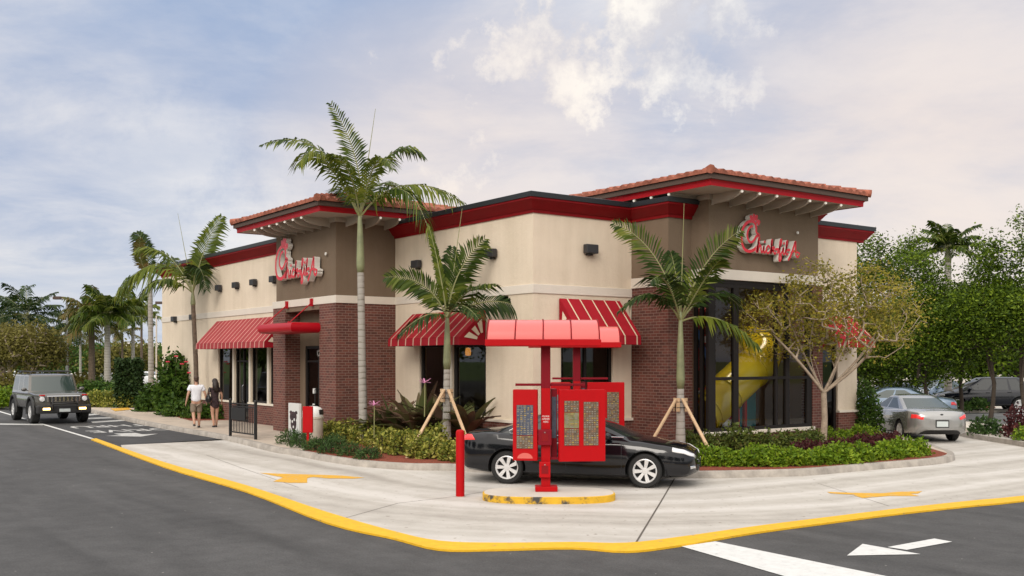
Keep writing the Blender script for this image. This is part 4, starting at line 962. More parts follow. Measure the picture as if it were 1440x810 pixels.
def sign(name, label, Wd, Ht, place, flip):
    r = thing(name, label, 'sign', *place)
    face = MB(); side = MB(); D = 0.16
    for k, (pts, w) in enumerate(STROKES):
        P = catmull(pts, 6); P = [((p[0])*Wd, p[1]*Ht) for p in P]
        w = w*Wd*0.5*1.15; zf = D+0.0015*k
        A = []; Bq = []
        for i, p in enumerate(P):
            a = Vector(P[max(i-1,0)]); b = Vector(P[min(i+1,len(P)-1)]); t = (b-a).normalized() if (b-a).length > 1e-6 else Vector((1,0))
            A.append((p[0]-t.y*w, p[1]+t.x*w)); Bq.append((p[0]+t.y*w, p[1]-t.x*w))
        # rounded ends
        def endcap(p, t):
            return [(p[0]+math.cos(a)*w, p[1]+math.sin(a)*w) for a in [math.atan2(t.y,t.x)+PI/2-PI*j/6 for j in range(7)]]
        # local: x along the sign, y out of the wall (negative = towards viewer), z up
        rows = [[(a[0],-zf,a[1]),(b[0],-zf,b[1])] for a, b in zip(A, Bq)]
        face.grid(rows)
        for E in (A, Bq):
            side.grid([[(e[0],-zf+0.002,e[1]),(e[0],-0.0,e[1])] for e in E])
        for p, q in ((P[-1], P[-2]), (P[0], P[1])):
            t = (Vector(p)-Vector(q)); t = t.normalized() if t.length > 1e-6 else Vector((1,0))
            c = endcap(p, t); face.add([(e[0],-zf,e[1]) for e in c], [tuple(range(len(c)))]); side.grid([[(e[0],-zf+0.002,e[1]),(e[0],0,e[1])] for e in c])
    face.build('letter_faces', M['sign_red'], r, fix=False); side.build('letter_sides', M['sign_white'], r, fix=False)
    m = MB()
    m.box(0.02*Wd, -0.015, 0.17*Ht, 0.97*Wd, 0.0, 0.23*Ht); m.build('mounting_rail', M['gutter'], r)
    return r
ws = 2.62
sgn = sign('wall_sign', 'red script sign with white sides on the brown entry tower at left', 3.25, 1.50, ((-3.98, -0.06, 4.90), 0.0), False)
m = MB(); m.lathe([(0.0,-0.03),(0.05,-0.03),(0.05,0.0)], 12, (3.45, 0, 0.80), 'y'); m.build('registered_dot', M['sign_white'], sgn)
sgn2 = sign('wall_sign', 'red script sign with white sides on the brown tower above the play room window', 2.40, 1.18, ((9.20, 7.22, 5.22), PI/2), False)
m = MB(); m.lathe([(0.0,-0.03),(0.04,-0.03),(0.04,0.0)], 12, (2.5, 0, 0.85), 'y'); m.build('registered_dot', M['sign_white'], sgn2)
# ================= inside the windows =================
for k, (x, y, z) in enumerate([(1.85,2.9,2.72),(2.45,3.1,2.72),(3.95,2.9,2.76),(4.5,3.2,2.70)]):
    w = ['leftmost', 'second from left', 'third from left', 'rightmost'][k]
    t = thing('pendant_lamp', 'glowing amber pendant lamp inside the corner windows, %s of four' % w, 'lamp', (x, y, z), 0, 'pendant lamps inside the corner windows')
    m = MB(); m.lathe([(0.03,0.14),(0.07,0.12),(0.09,0.0),(0.075,-0.09),(0.0,-0.10)], 14); m.build('lamp_shade', M['lampglow'], t, smooth=True)
    m = MB(); m.tube([(0,0,0.12),(0,0,3.3)], 0.012, 6); m.build('cord', M['black'], t)
for x, y, w in ((8.45,7.75,'left'),(8.45,9.75,'right')):  # added lamps, out of view behind the window header, brighten the slide
    t = thing('added_ceiling_lamp', 'unseen round lamp added above the play room slide, %s one' % w, 'lamp', (x, y, 4.57), 0, 'added play room lamps')
    m = MB(); m.lathe([(0.0,-0.05),(0.19,-0.05),(0.22,0.0)], 18); m.build('diffuser', M['addedglow'], t)
    m = MB(); m.lathe([(0.22,0.0),(0.25,-0.02),(0.25,0.03),(0.0,0.03)], 18); m.build('housing', M['white'], t)
t = thing('tube_slide', 'big yellow tube slide behind the tall play room window', 'slide', (8.0, 7.5, 0.2))
P = [(-0.5,2.1,2.75),(-0.2,2.1,2.7),(0.15,1.95,2.38),(0.25,1.25,1.95),(0.2,0.5,1.45),(0.15,-0.1,1.0),(0.1,-0.45,0.8)]
m = MB(); Q = []
for a in range(len(P)-1):
    for j in range(6):
        t_ = j/6; p0 = P[max(a-1,0)]; p1 = P[a]; p2 = P[a+1]; p3 = P[min(a+2,len(P)-1)]
        Q.append(tuple(0.5*((2*p1[c])+(-p0[c]+p2[c])*t_+(2*p0[c]-5*p1[c]+4*p2[c]-p3[c])*t_*t_+(-p0[c]+3*p1[c]-3*p2[c]+p3[c])*t_**3) for c in range(3)))
m.tube(Q, 0.55, 22); m.build('slide_tube', M['slide'], t, smooth=50)
m = MB()
for k in (9, 17, 25, 32):
    a, b = Vector(Q[k]), Vector(Q[k+1]); d = (b-a).normalized(); m.tube([a-d*0.02, a+d*0.02], 0.58, 22)
m.build('flange', M['slide'], t, smooth=30)
m = MB()
for p in ((0.2,0.9,1.6),(0.2,-0.2,0.6)): m.tube([(p[0],p[1],0.0),(p[0],p[1],p[2])], 0.045, 8)
m.build('support_post', M['playred'], t)
t = thing('climbing_net', 'red and blue climbing frame with netting beside the yellow slide', 'climbing net', (8.1, 6.75, 0.2))
m = MB()
for x, y in ((0,0),(0,0.55),(-1.2,0),(-1.2,0.55)): m.tube([(x,y,0),(x,y,4.0)], 0.05, 8)
for z in (1.5, 2.6, 3.7): m.tube([(0,0,z),(0,0.55,z)], 0.035, 8)
m.build('red_posts', M['playred'], t)
m = MB()
for k in range(5): m.tube([(0.02,0.05+k*0.11,2.0),(0.02,0.05+k*0.11,3.7)], 0.012, 5)
for k in range(8): m.tube([(0.02,0,2.1+k*0.22),(0.02,0.55,2.1+k*0.22)], 0.012, 5)
m.build('net', M['playred'], t)
m = MB(); m.beam((0.12,-0.05,3.1),(0.12,0.45,2.1), 0.12, 0.12); m.build('blue_brace', M['playblue'], t)
m = MB(); m.box(-0.1,0.02,1.05,-0.02,0.5,1.45); m.box(-0.1,0.1,2.75,-0.02,0.5,2.95); m.build('panel', M['white'], t)
t = thing('play_barrier', 'low teal and red play wall under the yellow slide', 'play barrier', (7.6, 8.9, 0.2))
m = MB(); m.box(-0.05,-1.0,0.0,0.05,0.9,1.35); m.build('board', M['teal'], t, bevel=0.03)
m = MB()
for y in (-0.95, -0.35, 0.3): m.box(0.052,y,0.0,0.14,y+0.10,1.6)
m.build('red_post', M['playred'], t)
m = MB(); m.ball((0.25,-0.6,0.5),(0.12,0.3,0.12)); m.ball((0.25,-0.3,0.45),(0.1,0.14,0.2)); m.build('cut_out', M['white'], t)
# ================= street furniture =================
CR = math.atan2(RX, UX)   # turns local x to the photographer's right and local -y towards him
def menu_board(loc, label):
    t = thing('menu_board', label, 'menu board', loc, CR, 'drive-through menu boards')
    m = MB(); m.box(-0.20,-0.17,0.0,0.20,0.17,0.09); m.build('base_plate', M['red'], t, bevel=0.008)
    m = MB(); m.box(-0.095,-0.08,0.09,0.075,0.08,2.66); m.build('post', M['reddark'], t, bevel=0.008)
    m = MB(); m.box(-0.09,-0.092,0.09,0.07,-0.083,1.86); m.build('post_face', M['red'], t)
    for z0, z1, w in ((0.84,1.12,0.12),(0.26,0.54,0.10)):
        m = MB(); m.box(-w-0.03,-0.20,z0,w-0.03,-0.093,z1); o = m.build('speaker_box', M['reddark'] if z0 > 0.5 else M['red'], t, bevel=0.01)
        m = MB(); m.box(-0.09,-0.206,z0+0.07,0.03,-0.201,z1-0.07); m.build('speaker_grille', M['cornice'], o)
        m = MB(); m.tube([(-0.03,-0.20,z1-0.05),(-0.03,-0.215,z1-0.05)],0.012,8); m.build('call_button', M['grey'], o)
    for i, w in enumerate(('PLEASE','ORDER','HERE')):
        o = text_mesh(w, 0.042, M['white'], 'post_lettering'); o.parent = t; o.rotation_euler = (PI/2,0,0); o.location = (-0.01, -0.094, 1.34-0.05*i)
    # canopy: quarter barrel of pale sheets over a red rim
    m = MB(); x0, x1 = -1.07, 0.93
    m.box(x0-0.03,-0.46,2.62,x1+0.03,0.46,2.735); m.build('canopy_rim', M['red'], t, bevel=0.01)
    m = MB(); rows = []
    for k in range(15):
        a = PI*k/14; ta = 0.035*math.sin(a); rows.append([(x0+ta+(x1-x0-1.4*ta)*q/16, -0.44*math.cos(a), 2.738+0.36*math.sin(a)**0.8) for q in range(17)])
    m.grid(rows)
    for x in (x0, x1): 
        e = [(r[0 if x == x0 else -1][0], r[0][1], r[0][2]) for r in rows]; m.add(e, [tuple(range(len(e)))])
    m.build('canopy', M['pink'], t, smooth=40)
    m = MB()
    for q in range(5):
        m.tube([(x0+0.035*math.sin(PI*k/14)+(x1-x0-0.049*math.sin(PI*k/14))*q/4, -0.445*math.cos(PI*k/14), 2.738+0.366*math.sin(PI*k/14)**0.8) for k in range(15)], 0.013, 6)
    m.build('canopy_rib', M['cornice'], t)
    for z, nm in ((1.90,'top_rail'),(0.565,'bottom_rail')):
        m = MB(); m.box(-0.56,-0.03,z,0.70,0.03,z+0.045); m.build(nm, M['reddark'], t, bevel=0.005)
    def panel(x0, x1, z0, z1, y0, y1, screens, ang, name, lab):
        e = thing(name, None, None, ((x0+x1)/2, (y0+y1)/2, 0), ang); e.parent = t
        del_ = None
        w = (x1-x0)/2; d = (y1-y0)/2
        m = MB(); m.box(-w,-d,z0,w,d,z1); o = m.build('menu_panel', M['red'], None, bevel=0.012)
        o.location = e.location; o.rotation_euler = e.rotation_euler; o.parent = t; bpy.data.objects.remove(e); o['label'] = lab
        for (a, b, c0, c1, col, rows, cols) in screens:
            m = MB(); m.box(-w+a,-d-0.012,c0,-w+b,-d-0.002,c1); s = m.build('screen', M[col], o)
            mm = [MB()]*3; rw = (c1-c0)/rows; cw = (b-a)/cols; y = -d-0.0135
            for r in range(rows):
                for c in range(cols):
                    q = random.random(); X = -w+a+cw*(c+0.5)+random.uniform(-.1,.1)*cw; Zc = c0+rw*(r+0.5)
                    if q < 0.15: continue
                    k = random.choice([0,0,1,2]) if col != 'scr_blue' else random.choice([0,0,0,2]); mm[0].mat = k
                    hx, hz = cw*random.uniform(.22,.40), rw*random.uniform(.14,.28)
                    mm[k].add([(X-hx,y,Zc-hz),(X+hx,y,Zc-hz),(X+hx,y,Zc+hz),(X-hx,y,Zc+hz)], [(0,1,2,3)])
                    mm[0].mat = 0; mm[0].add([(X-hx,y-0.001,Zc-rw*.40),(X+hx*.6,y-0.001,Zc-rw*.40),(X+hx*.6,y-0.001,Zc-rw*.35),(X-hx,y-0.001,Zc-rw*.35)], [(0,1,2,3)])
            mm[0].build('menu_print', [M['scr_white'], M['scr_food'], M['scr_gold']], o)['kind'] = 'stuff'
        return o
    l = panel(-0.60,-0.155,0.56,1.84,-0.17,-0.05, [(0.07,0.37,1.02,1.56,'scr_blue',16,5),(0.07,0.37,0.78,1.01,'scr_brown',6,6)], math.radians(-8), 'menu_panel', 'narrow menu panel left of the post')
    m = MB(); pts = [(0.14*math.cos(PI*k/12)*1.0-0.0, -0.0615, 0.60+0.10*math.sin(PI*k/12)) for k in range(13)]; m.add(pts, [tuple(range(13))]); m.build('panel_arc', M['pinkarc'], l)
    r = panel(0.215,1.055,0.55,1.84,-0.22,-0.08, [(0.09,0.355,0.84,1.14,'scr_brown',8,6),(0.09,0.355,1.15,1.43,'scr_olive',12,3),(0.09,0.355,1.44,1.64,'scr_brown',5,5),(0.44,0.71,0.84,1.62,'scr_brown',20,6)], math.radians(6), 'menu_panel', 'wide menu panel right of the post')
    m = MB(); m.box(0.09,0.06,0.56,0.20,0.5,1.84); o = m.build('rear_panel', M['reddark'], t, bevel=0.01)
    m = MB(); m.box(0.105,0.055,0.95,0.185,0.0585,1.70); m.build('screen', M['scr_blue'], o)
    return t
M['scr_blue'] = plain('menu screen blue', (0.075, 0.085, 0.12), 0.2, var=0.3, scale=12, coat=0.5)
M['scr_brown'] = plain('menu screen brown', (0.14, 0.10, 0.07), 0.2, var=0.4, scale=14, coat=0.5)
M['scr_olive'] = plain('menu screen olive', (0.20, 0.19, 0.09), 0.2, var=0.3, scale=14, coat=0.5)
M['scr_white'] = plain('menu print pale', (0.225, 0.205, 0.17), 0.5)
M['scr_food'] = plain('menu picture', (0.26, 0.12, 0.055), 0.4, var=0.5, scale=30)
M['scr_gold'] = plain('menu gold', (0.36, 0.25, 0.06), 0.4)
M['pinkarc'] = plain('pale red arc', (0.62, 0.12, 0.10), 0.4)
p = W(0.62, 18.7, 0.127); menu_board(p, 'red drive-through menu board on the yellow edged island in front of the black car')
p = W(1.475, 23.4, 0.155); menu_board(p, 'red drive-through menu board half hidden behind the black car')
# island
t = thing('menu_island', 'oval concrete island with scuffed yellow sides under the nearer menu board', 'kerb island', W(0.66,18.55,0), CR)
def oval(a, b, n=44, p=2.8):
    return [(a*abs(math.cos(q))**(2/p)*(1 if math.cos(q) >= 0 else -1), b*abs(math.sin(q))**(2/p)*(1 if math.sin(q) >= 0 else -1)) for q in [2*PI*k/n for k in range(n)]]
m = MB(); m.prism(oval(1.19,0.73), 0.0, 0.108); m.build('island_side', M['yellow2'], t)
m = MB(); O1 = oval(1.188,0.728); O2 = oval(1.16,0.70); m.grid([[(x,y,0.110) for x, y in O1],[(x*.985,y*.985,0.123) for x, y in O1],[(x,y,0.125) for x, y in O2]], closed=True); m.build('island_edge', M['yellow2'], t, smooth=True)
m = MB(); m.sheet(O2, 0.125); m.build('island_top', M['lanetop'] if 'lanetop' in M else M['walkpale'] if 'walkpale' in M else M['rockpale'], t)
# bollard
t = thing('bollard', 'tall red steel bollard behind the tail of the black car', 'bollard', W(-0.945,18.8,0), CR)
m = MB(); m.lathe([(0.079,0.0),(0.079,1.17),(0.074,1.20),(0.055,1.222),(0.0,1.232)], 24); m.build('post', M['red'], t, smooth=30)
m = MB(); m.lathe([(0.10,0.0),(0.095,0.012),(0.079,0.014)], 24); m.build('collar', M['kerb'], t)
# short red sign on a post in the juniper bed
t = thing('post_sign', 'short red rectangular sign on a thin red post in the juniper bed', 'sign', at(433,632,0.15), CR)
m = MB(); m.box(-0.13,-0.05,0.44,0.13,0.05,1.13); m.build('sign_box', M['red'], t, bevel=0.01)
m = MB(); m.box(-0.03,-0.02,0.0,0.03,0.02,0.44); m.build('post', M['red'], t)
# litter bin
t = thing('litter_bin', 'beige domed litter bin beside the entry brick pier', 'litter bin', W(-5.72,29.6,0.146), CR+1.0)
m = MB(); m.lathe([(0.0,0.0),(0.27,0.0),(0.285,0.03),(0.30,0.62),(0.30,0.66),(0.315,0.67),(0.315,0.72),(0.30,0.73)], 28); m.build('bin_body', M['canbeige'], t, smooth=40)
m = MB(); m.lathe([(0.30,0.732),(0.305,0.82),(0.28,0.93),(0.22,0.99),(0.12,1.02),(0.0,1.03)], 28); l = m.build('bin_dome', M['white'], t, smooth=True)
m = MB(); m.grid([[(0.309*math.cos(a)*s, 0.309*math.sin(a)*s, z) for a in [math.radians(-100+7*k) for k in range(9)]] for z, s in ((0.79,1.0),(0.83,1.005),(0.90,0.955),(0.93,0.925))]); m.build('bin_opening', M['black'], l)
# poster board
def facing(x, y): return math.atan2(y, x)
t = thing('poster_board', 'white upright poster board with a small dark figure beside the litter bin', 'poster board', W(-6.15,29.2,0.15), 0.0)
m = MB(); m.box(-0.36,-0.04,0.0,0.36,0.04,1.12); m.build('board', M['banner'], t, bevel=0.01)
m = MB()
for c, r in (((-0.02,0.74),(0.24,0.15)),((0.0,0.54),(0.20,0.19)),((0.02,0.32),(0.07,0.16)),((-0.18,0.86),(0.09,0.05)),((0.18,0.86),(0.09,0.05))):
    m.ball((c[0],-0.040,c[1]), (r[0],0.006,r[1]), 14, 8)
m.build('picture', M['pic'] if 'pic' in M else M['floral'], t)
m = MB()
for c in ((-0.07,0.60),(0.06,0.66),(0.0,0.45)): m.ball((c[0],-0.0455,c[1]), (0.045,0.005,0.04))
m.build('picture_patch', M['banner'], t)
# railing panel
a = at(324,613,.15); b_ = at(359.5,618,.15); L = (b_-a).length
t = thing('railing', 'short black metal railing panel on the walkway kerb', 'railing', (a.x, a.y, 0.148), math.atan2(b_.y-a.y, b_.x-a.x))
m = MB()
for x in (0, L): m.box(x-0.035,-0.035,0,x+0.035,0.035,1.10); m.ball((x,0,1.12),0.045)
m.build('railing_post', M['black'], t)
m = MB()
for z in (0.12, 0.92, 1.0): m.box(0.036,-0.02,z,L-0.036,0.02,z+0.035)
n = 15
for k in range(n): x = 0.05+(L-0.1)*(k+0.5)/n; m.box(x-0.009,-0.009,0.155,x+0.009,0.009,0.92)
m.build('bars', M['black'], t)
m = MB(); m.box(0.10,-0.03,0.52,0.62*L,-0.012,0.90); m.build('plaque', M['black'], t, bevel=0.005)
# light pole far left, thin poles, small sign
def lamp_pole(X, Y, h, label, arm=0.7):
    t = thing('car_park_lamp', label, 'street lamp', W(X,Y,0), CR)
    m = MB(); m.tube([(0,0,0),(0,0,h)], [0.11,0.07], 10); m.build('pole', M['grey'], t)
    m = MB(); m.tube([(0,0,h-0.1),(-arm,0,h)], 0.04, 6); m.build('arm', M['grey'], t)
    m = MB(); m.box(-arm-0.35,-0.22,h-0.10,-arm+0.25,0.22,h+0.14); m.build('lamp_head', M['gutter'], t, bevel=0.03)
lamp_pole(-35.4, 82, 7.4, 'box headed car park lamp above the foxtail palms at left')
lamp_pole(-33.0, 98, 7.9, 'more distant box headed car park lamp', 0.5)
t = thing('flag_pole', 'thin pale pole at the far end of the long wing wall', 'pole', W(-16.9, 49.0, 0), 0)
m = MB(); m.tube([(0,0,0),(0,0,4.6)], [0.045,0.035], 10); m.build('shaft', M['band'], t)
t = thing('parking_sign', 'small white and blue parking sign on a post behind the yellow hedge', 'sign', at(161,575,0.1)+Vector((0,4.5,0)), CR)
m = MB(); m.box(-0.18,-0.01,0.95,0.18,0.01,1.45); m.build('sign_plate', M['banner'], t)
m = MB(); m.ball((0,-0.012,1.28),(0.05,0.003,0.06)); m.box(-0.18,-0.0125,0.72,0.18,0.01,0.94); m.build('sign_symbol', M['playblue'], t)
m = MB(); m.tube([(0,0.02,0),(0,0.02,1.4)], 0.025, 6); m.build('post', M['grey'], t)
# ivy clad wall and cream wall stub at the end of the building
t = thing('garden_wall', 'cream stucco wall stub beyond the long wing', 'wall', (-20.4, 2.6, 0))
m = MB(); m.box(-1.6,-0.15,0,0.85,0.15,2.62); m.build('wall_panel', M['cream'], t)
m = MB(); m.box(-1.65,-0.19,2.62,0.85,0.19,2.72); m.build('coping', M['band'], t)
# far buildings
def far_building(X, Y, w, d, h, label, roof='farroof', nwin=4):
    t = thing('distant_building', label, 'building', W(X,Y,0), CR)
    m = MB(); m.box(-w/2,0,0,w/2,d,h); m.build('wall', M['farwall'], t)
    m = MB(); m.prism([(-w/2-0.4,-0.4),(w/2+0.4,-0.4),(w/2+0.4,d+0.4),(-w/2-0.4,d+0.4)], h, h+0.6); m.build('roof', M[roof], t)
    for k in range(nwin):
        x = -w/2+w*(k+0.5)/nwin; m = MB(); m.box(x-w/nwin*.28,-0.05,1.2,x+w/nwin*.28,0.02,h-1.2); m.build('window', M['carglass'], t)
far_building(-57, 165, 13, 12, 4.6, 'pale low building far off between the palms at left', 'farwall', 3)
far_building(-27, 150, 14, 12, 5.0, 'pale distant building just left of the ivy wall', 'farwall', 4)
far_building(54, 92, 46, 14, 6.2, 'long pale shop row with red roof behind the right hand trees', 'farroof', 9)
far_building(16, 120, 30, 14, 5.0, 'low pale building beyond the far right car park', 'farroof', 6)
# guy line over the staked palm near the play room
# ================= vegetation =================
def frond(mbr, P0, Cc, P2, Lmax, n, side=None, droop=0.45, seed=0, w=0.05, fold=0.0, V=None, r0=0.03):
    """feather frond: stalk along a bezier, paired leaflets; leaflet verts go to list V (each a 5-point blade)"""
    rnd = random.Random(seed)
    P0, Cc, P2 = Vector(P0), Vector(Cc), Vector(P2)
    pt = lambda t: P0*(1-t)**2+Cc*2*t*(1-t)+P2*t*t
    tg = lambda t: ((Cc-P0)*(1-t)+(P2-Cc)*t).normalized()
    mbr.tube([pt(k/10) for k in range(11)], [r0*(1-0.85*k/10) for k in range(11)], 5)
    up = Vector((0,0,1))
    for k in range(n):
        t = 0.13+0.87*(k+0.5)/n; p = pt(t); T = tg(t)
        if side is None:
            sd = T.cross(up)
            if sd.length < 0.35: sd = T.cross(Vector((math.cos(seed), math.sin(seed), 0.2)))
        else: sd = Vector(side)-T*T.dot(Vector(side))
        sd.normalize(); nu = sd.cross(T).normalized()
        if nu.z < 0: nu = -nu
        prof = max(0.22, math.sin(PI*(0.12+0.80*t))**0.7)
        if t > 0.85: prof *= 1-(t-0.85)*2.2
        for s in (-1, 1):
            L = Lmax*prof*rnd.uniform(0.8, 1.1)
            fw = 0.55+0.5*t
            d = (sd*s*(1-fold)+T*fw+nu*(0.12+rnd.uniform(-.18,.22))).normalized()
            ww = w*rnd.uniform(0.7,1.15)
            m1 = p+d*L*0.5-up*L*droop*0.12
            tip = p+d*L*0.93-up*L*droop*rnd.uniform(0.5,0.95)
            wd = T.cross(d); wd = (T*0.8+wd*0.4*rnd.uniform(-1,1)).normalized()*ww*0.5
            V.append((p-wd*0.5, m1-wd, tip, m1+wd, p+wd*0.5))
def blade_obj(name, V, mat, parent):
    a = np.array([[tuple(q) for q in b] for b in V], dtype=np.float32)
    me = np_mesh(name, a, 5, mat); o = bpy.data.objects.new(name, me); COL.objects.link(o); o.parent = parent; return o
def cam_off(dx, dz, dy=0.0):  # offset to the photographer's right, up, and away
    return Vector((UX*dx+UY*dy, RX*dx+RY*dy, dz))
def ring_trunk(pts, rad, n=14, rings=0.16, amp=0.02):
    m = MB(); P = []; R = []
    tot = sum((Vector(pts[i+1])-Vector(pts[i])).length for i in range(len(pts)-1)); s = 0
    for i in range(len(pts)-1):
        a, b = Vector(pts[i]), Vector(pts[i+1]); l = (b-a).length; k = max(2, int(l/0.06))
        for j in range(k):
            t = j/k; P.append(a.lerp(b, t)); r = rad[i]*(1-t)+rad[i+1]*t; ph = ((s+l*t)/rings) % 1.0
            R.append(r*(1+amp*(1 if ph < 0.22 else -0.3)))
        s += l
    P.append(Vector(pts[-1])); R.append(rad[-1]); m.tube(P, R, n); return m
def photo_palm(label, Y, base, crown, fr, trunk_r=(0.13,0.10), shaft=None, Lm=0.62, leaf='palm', trunk='trunk', spear=None, group=None, bz=0.15, n=46, bend=0.0, w=0.05, name='palm_tree', rings=0.16):
    """palm rooted at distance Y; stalks are given by how each frond arches seen from the street"""
    s = Y/FOC
    bp = W((base[0]-720)*s, Y, bz); cz = EYE+(506-crown[1])*s; cp = W((crown[0]-720)*s, Y, cz)-bp
    t = thing(name, label, 'palm tree', bp, 0, group)
    sh = shaft if shaft is not None else 0.0
    k = 1-sh/cp.length; jn = Vector(cp)*k; mid = jn*0.5+cam_off(bend, 0)
    m = ring_trunk([(0,0,-0.05), mid*0.25, mid, jn], [trunk_r[0]*1.12, trunk_r[0], (trunk_r[0]+trunk_r[1])/2, trunk_r[1]], rings=rings); m.build('trunk', M[trunk], t, smooth=50)
    if sh > 0:
        m = MB(); m.tube([jn, jn.lerp(cp,0.15), jn.lerp(cp,0.6), cp, cp+Vector((0,0,0.25))], [trunk_r[1]*1.0, trunk_r[1]*1.22, trunk_r[1]*0.95, trunk_r[1]*0.6, 0.03], 14); m.build('crown_shaft', M['shaft'], t, smooth=True)
    for i, f in enumerate(fr):
        c, e, dc, de = f[0], f[1], f[2], f[3]; o = f[4] if len(f) > 4 else {}
        C1 = cam_off((c[0]-crown[0])*s, (crown[1]-c[1])*s, dc); E1 = cam_off((e[0]-crown[0])*s, (crown[1]-e[1])*s, de)
        mb = MB(); V = []; sd = o.get('side'); 
        if sd: sd = cam_off(*sd)
        # quadratic control point so the stalk really passes near the given mid spot
        ctrl = 2*C1-0.5*E1
        frond(mb, (0,0,0), ctrl, E1, o.get('L', Lm), o.get('n', n), sd, o.get('droop', 0.5), i*7+int(Y*10), o.get('w', w), o.get('fold', 0.0), V, r0=0.028)
        st = mb.build('frond_stalk', M['rachis'], t, fix=False); st.location = cp
        b = blade_obj('frond_leaflets', V, M[o.get('mat', leaf)], st)
    if spear:
        m = MB(); m.tube([cp, cp+cam_off((spear[0]-crown[0])*s, (crown[1]-spear[1])*s)], [0.02,0.006], 5); m.build('spear_leaf', M['rachis'], t)
    return t
SV = {'side': (1, 0, 0.35)}
photo_palm('tall palm with grey trunk in front of the entry tower brick', 29.0, (511,623), (506,306), [
    ((452,214),(376,211),-0.3,-0.7,{'L':0.6,'side':(0.1,0.4,1),'droop':0.7}),
    ((462,232),(436,246),-0.9,-1.5,{'mat':'palmlight','droop':0.9,'L':0.75}),
    ((500,225),(464,144),0.1,0.1,{'side':(1,0.1,0.4),'L':0.62,'droop':0.25}),
    ((545,214),(592,212),0.4,0.9,{'L':0.66,'droop':0.8}),
    ((533,235),(560,250),-0.6,-1.2,{'L':0.62,'mat':'palmlight'}),
    ((572,262),(655,290),-0.2,-0.5,{'side':(0.1,0.4,1),'L':0.75,'droop':1.1,'mat':'palmlight'}),
    ((568,272),(612,345),-0.7,-1.3,{'L':0.8,'droop':1.0}),
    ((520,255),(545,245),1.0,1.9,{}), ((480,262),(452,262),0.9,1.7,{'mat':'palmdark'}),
    ((498,252),(480,232),-0.8,-1.6,{'mat':'palmlight','droop':0.9})],
    (0.118,0.095), 1.55, spear=(528,153), n=40, w=0.075)
photo_palm('young staked palm left of the menu board', 27.0, (628,641), (629,447), [
    ((596,402),(545,392),-0.3,-0.5,{'side':(0.35,1,0.2),'L':0.62,'droop':0.3}),
    ((602,445),(566,472),-0.6,-0.9,{'L':0.55,'droop':0.8,'mat':'palmdark'}),
    ((645,385),(682,334),0.0,0.2,{'side':(1,-0.5,0.3),'L':0.72,'droop':0.3}),
    ((660,412),(697,405),-0.6,-1.1,{'L':0.75,'droop':0.6}),
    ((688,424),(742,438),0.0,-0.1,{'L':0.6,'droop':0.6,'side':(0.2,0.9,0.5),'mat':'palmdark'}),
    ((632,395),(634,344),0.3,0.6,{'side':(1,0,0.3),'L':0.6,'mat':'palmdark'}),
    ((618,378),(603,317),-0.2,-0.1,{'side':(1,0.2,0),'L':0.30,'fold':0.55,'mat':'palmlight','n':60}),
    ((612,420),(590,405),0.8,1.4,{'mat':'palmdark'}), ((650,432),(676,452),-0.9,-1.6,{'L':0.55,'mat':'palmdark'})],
    (0.118,0.085), 1.35, spear=(650,293), n=32, w=0.078)
photo_palm('young staked palm in front of the play room brick', 26.0, (957,637), (957,452), [
    ((920,360),(863,313),0.0,0.1,{'side':(0.3,1,0.2),'L':0.62,'droop':0.25}),
    ((992,372),(1045,322),0.0,0.2,{'side':(0.6,-1,0.2),'L':0.68,'droop':0.2}),
    ((915,415),(866,440),-0.3,-0.5,{'L':0.5,'droop':0.9,'mat':'palmdark'}),
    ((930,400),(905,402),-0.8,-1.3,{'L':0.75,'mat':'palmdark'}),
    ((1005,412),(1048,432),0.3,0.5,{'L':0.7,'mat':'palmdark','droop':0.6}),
    ((1008,450),(1062,488),-0.3,-0.3,{'L':0.62,'droop':1.0,'mat':'palmlight'}),
    ((955,392),(950,350),0.4,0.8,{'side':(1,0,0.2),'mat':'palmdark'}),
    ((985,395),(1000,372),-0.6,-1.2,{'mat':'palm'})],
    (0.128,0.088), 1.7, spear=(962,286), n=32, w=0.078)
YW = 41.5
photo_palm('slim brown trunked palm against the long wing wall', YW, (277,585), (271,412), [
    ((285,352),(308,302),0.2,0.4,{'L':0.9,'side':(1,-0.4,0.3),'mat':'palmlight'}),
    ((225,372),(170,418),-0.3,-0.6,{'L':1.0,'droop':1.2,'mat':'palmlight','side':(0.1,0.3,1)}),
    ((232,358),(188,352),0.2,0.3,{'L':0.95,'droop':0.8,'mat':'palmlight'}),
    ((285,378),(300,410),-0.6,-0.9,{'L':0.9,'mat':'palmdark'}),
    ((240,395),(214,418),-0.8,-1.3,{'L':0.85,'mat':'palm','droop':1.0}),
    ((275,375),(268,352),0.5,1.0,{'mat':'palm'}), ((250,378),(232,372),1.0,1.8,{})],
    (0.105,0.085), 0.5, trunk='trunkbrown', spear=(250,300), n=40, w=0.09, bend=0.03)
photo_palm('slender palm past the far end of the wing wall', 49.5, (213,570), (211,392), [
    ((204,350),(190,326),0.0,0.2,{'L':0.8,'side':(1,0,0.3),'mat':'palmdark'}),
    ((190,388),(166,412),0.0,0.0,{'L':0.9,'droop':1.0}),
    ((230,380),(246,402),0.0,0.0,{'L':0.85,'droop':1.0}),
    ((206,365),(212,340),-0.8,-1.4,{'mat':'palmrust'}),
    ((222,370),(232,358),0.9,1.6,{})],
    (0.14,0.11), 0.4, trunk='trunk', n=34, w=0.10)
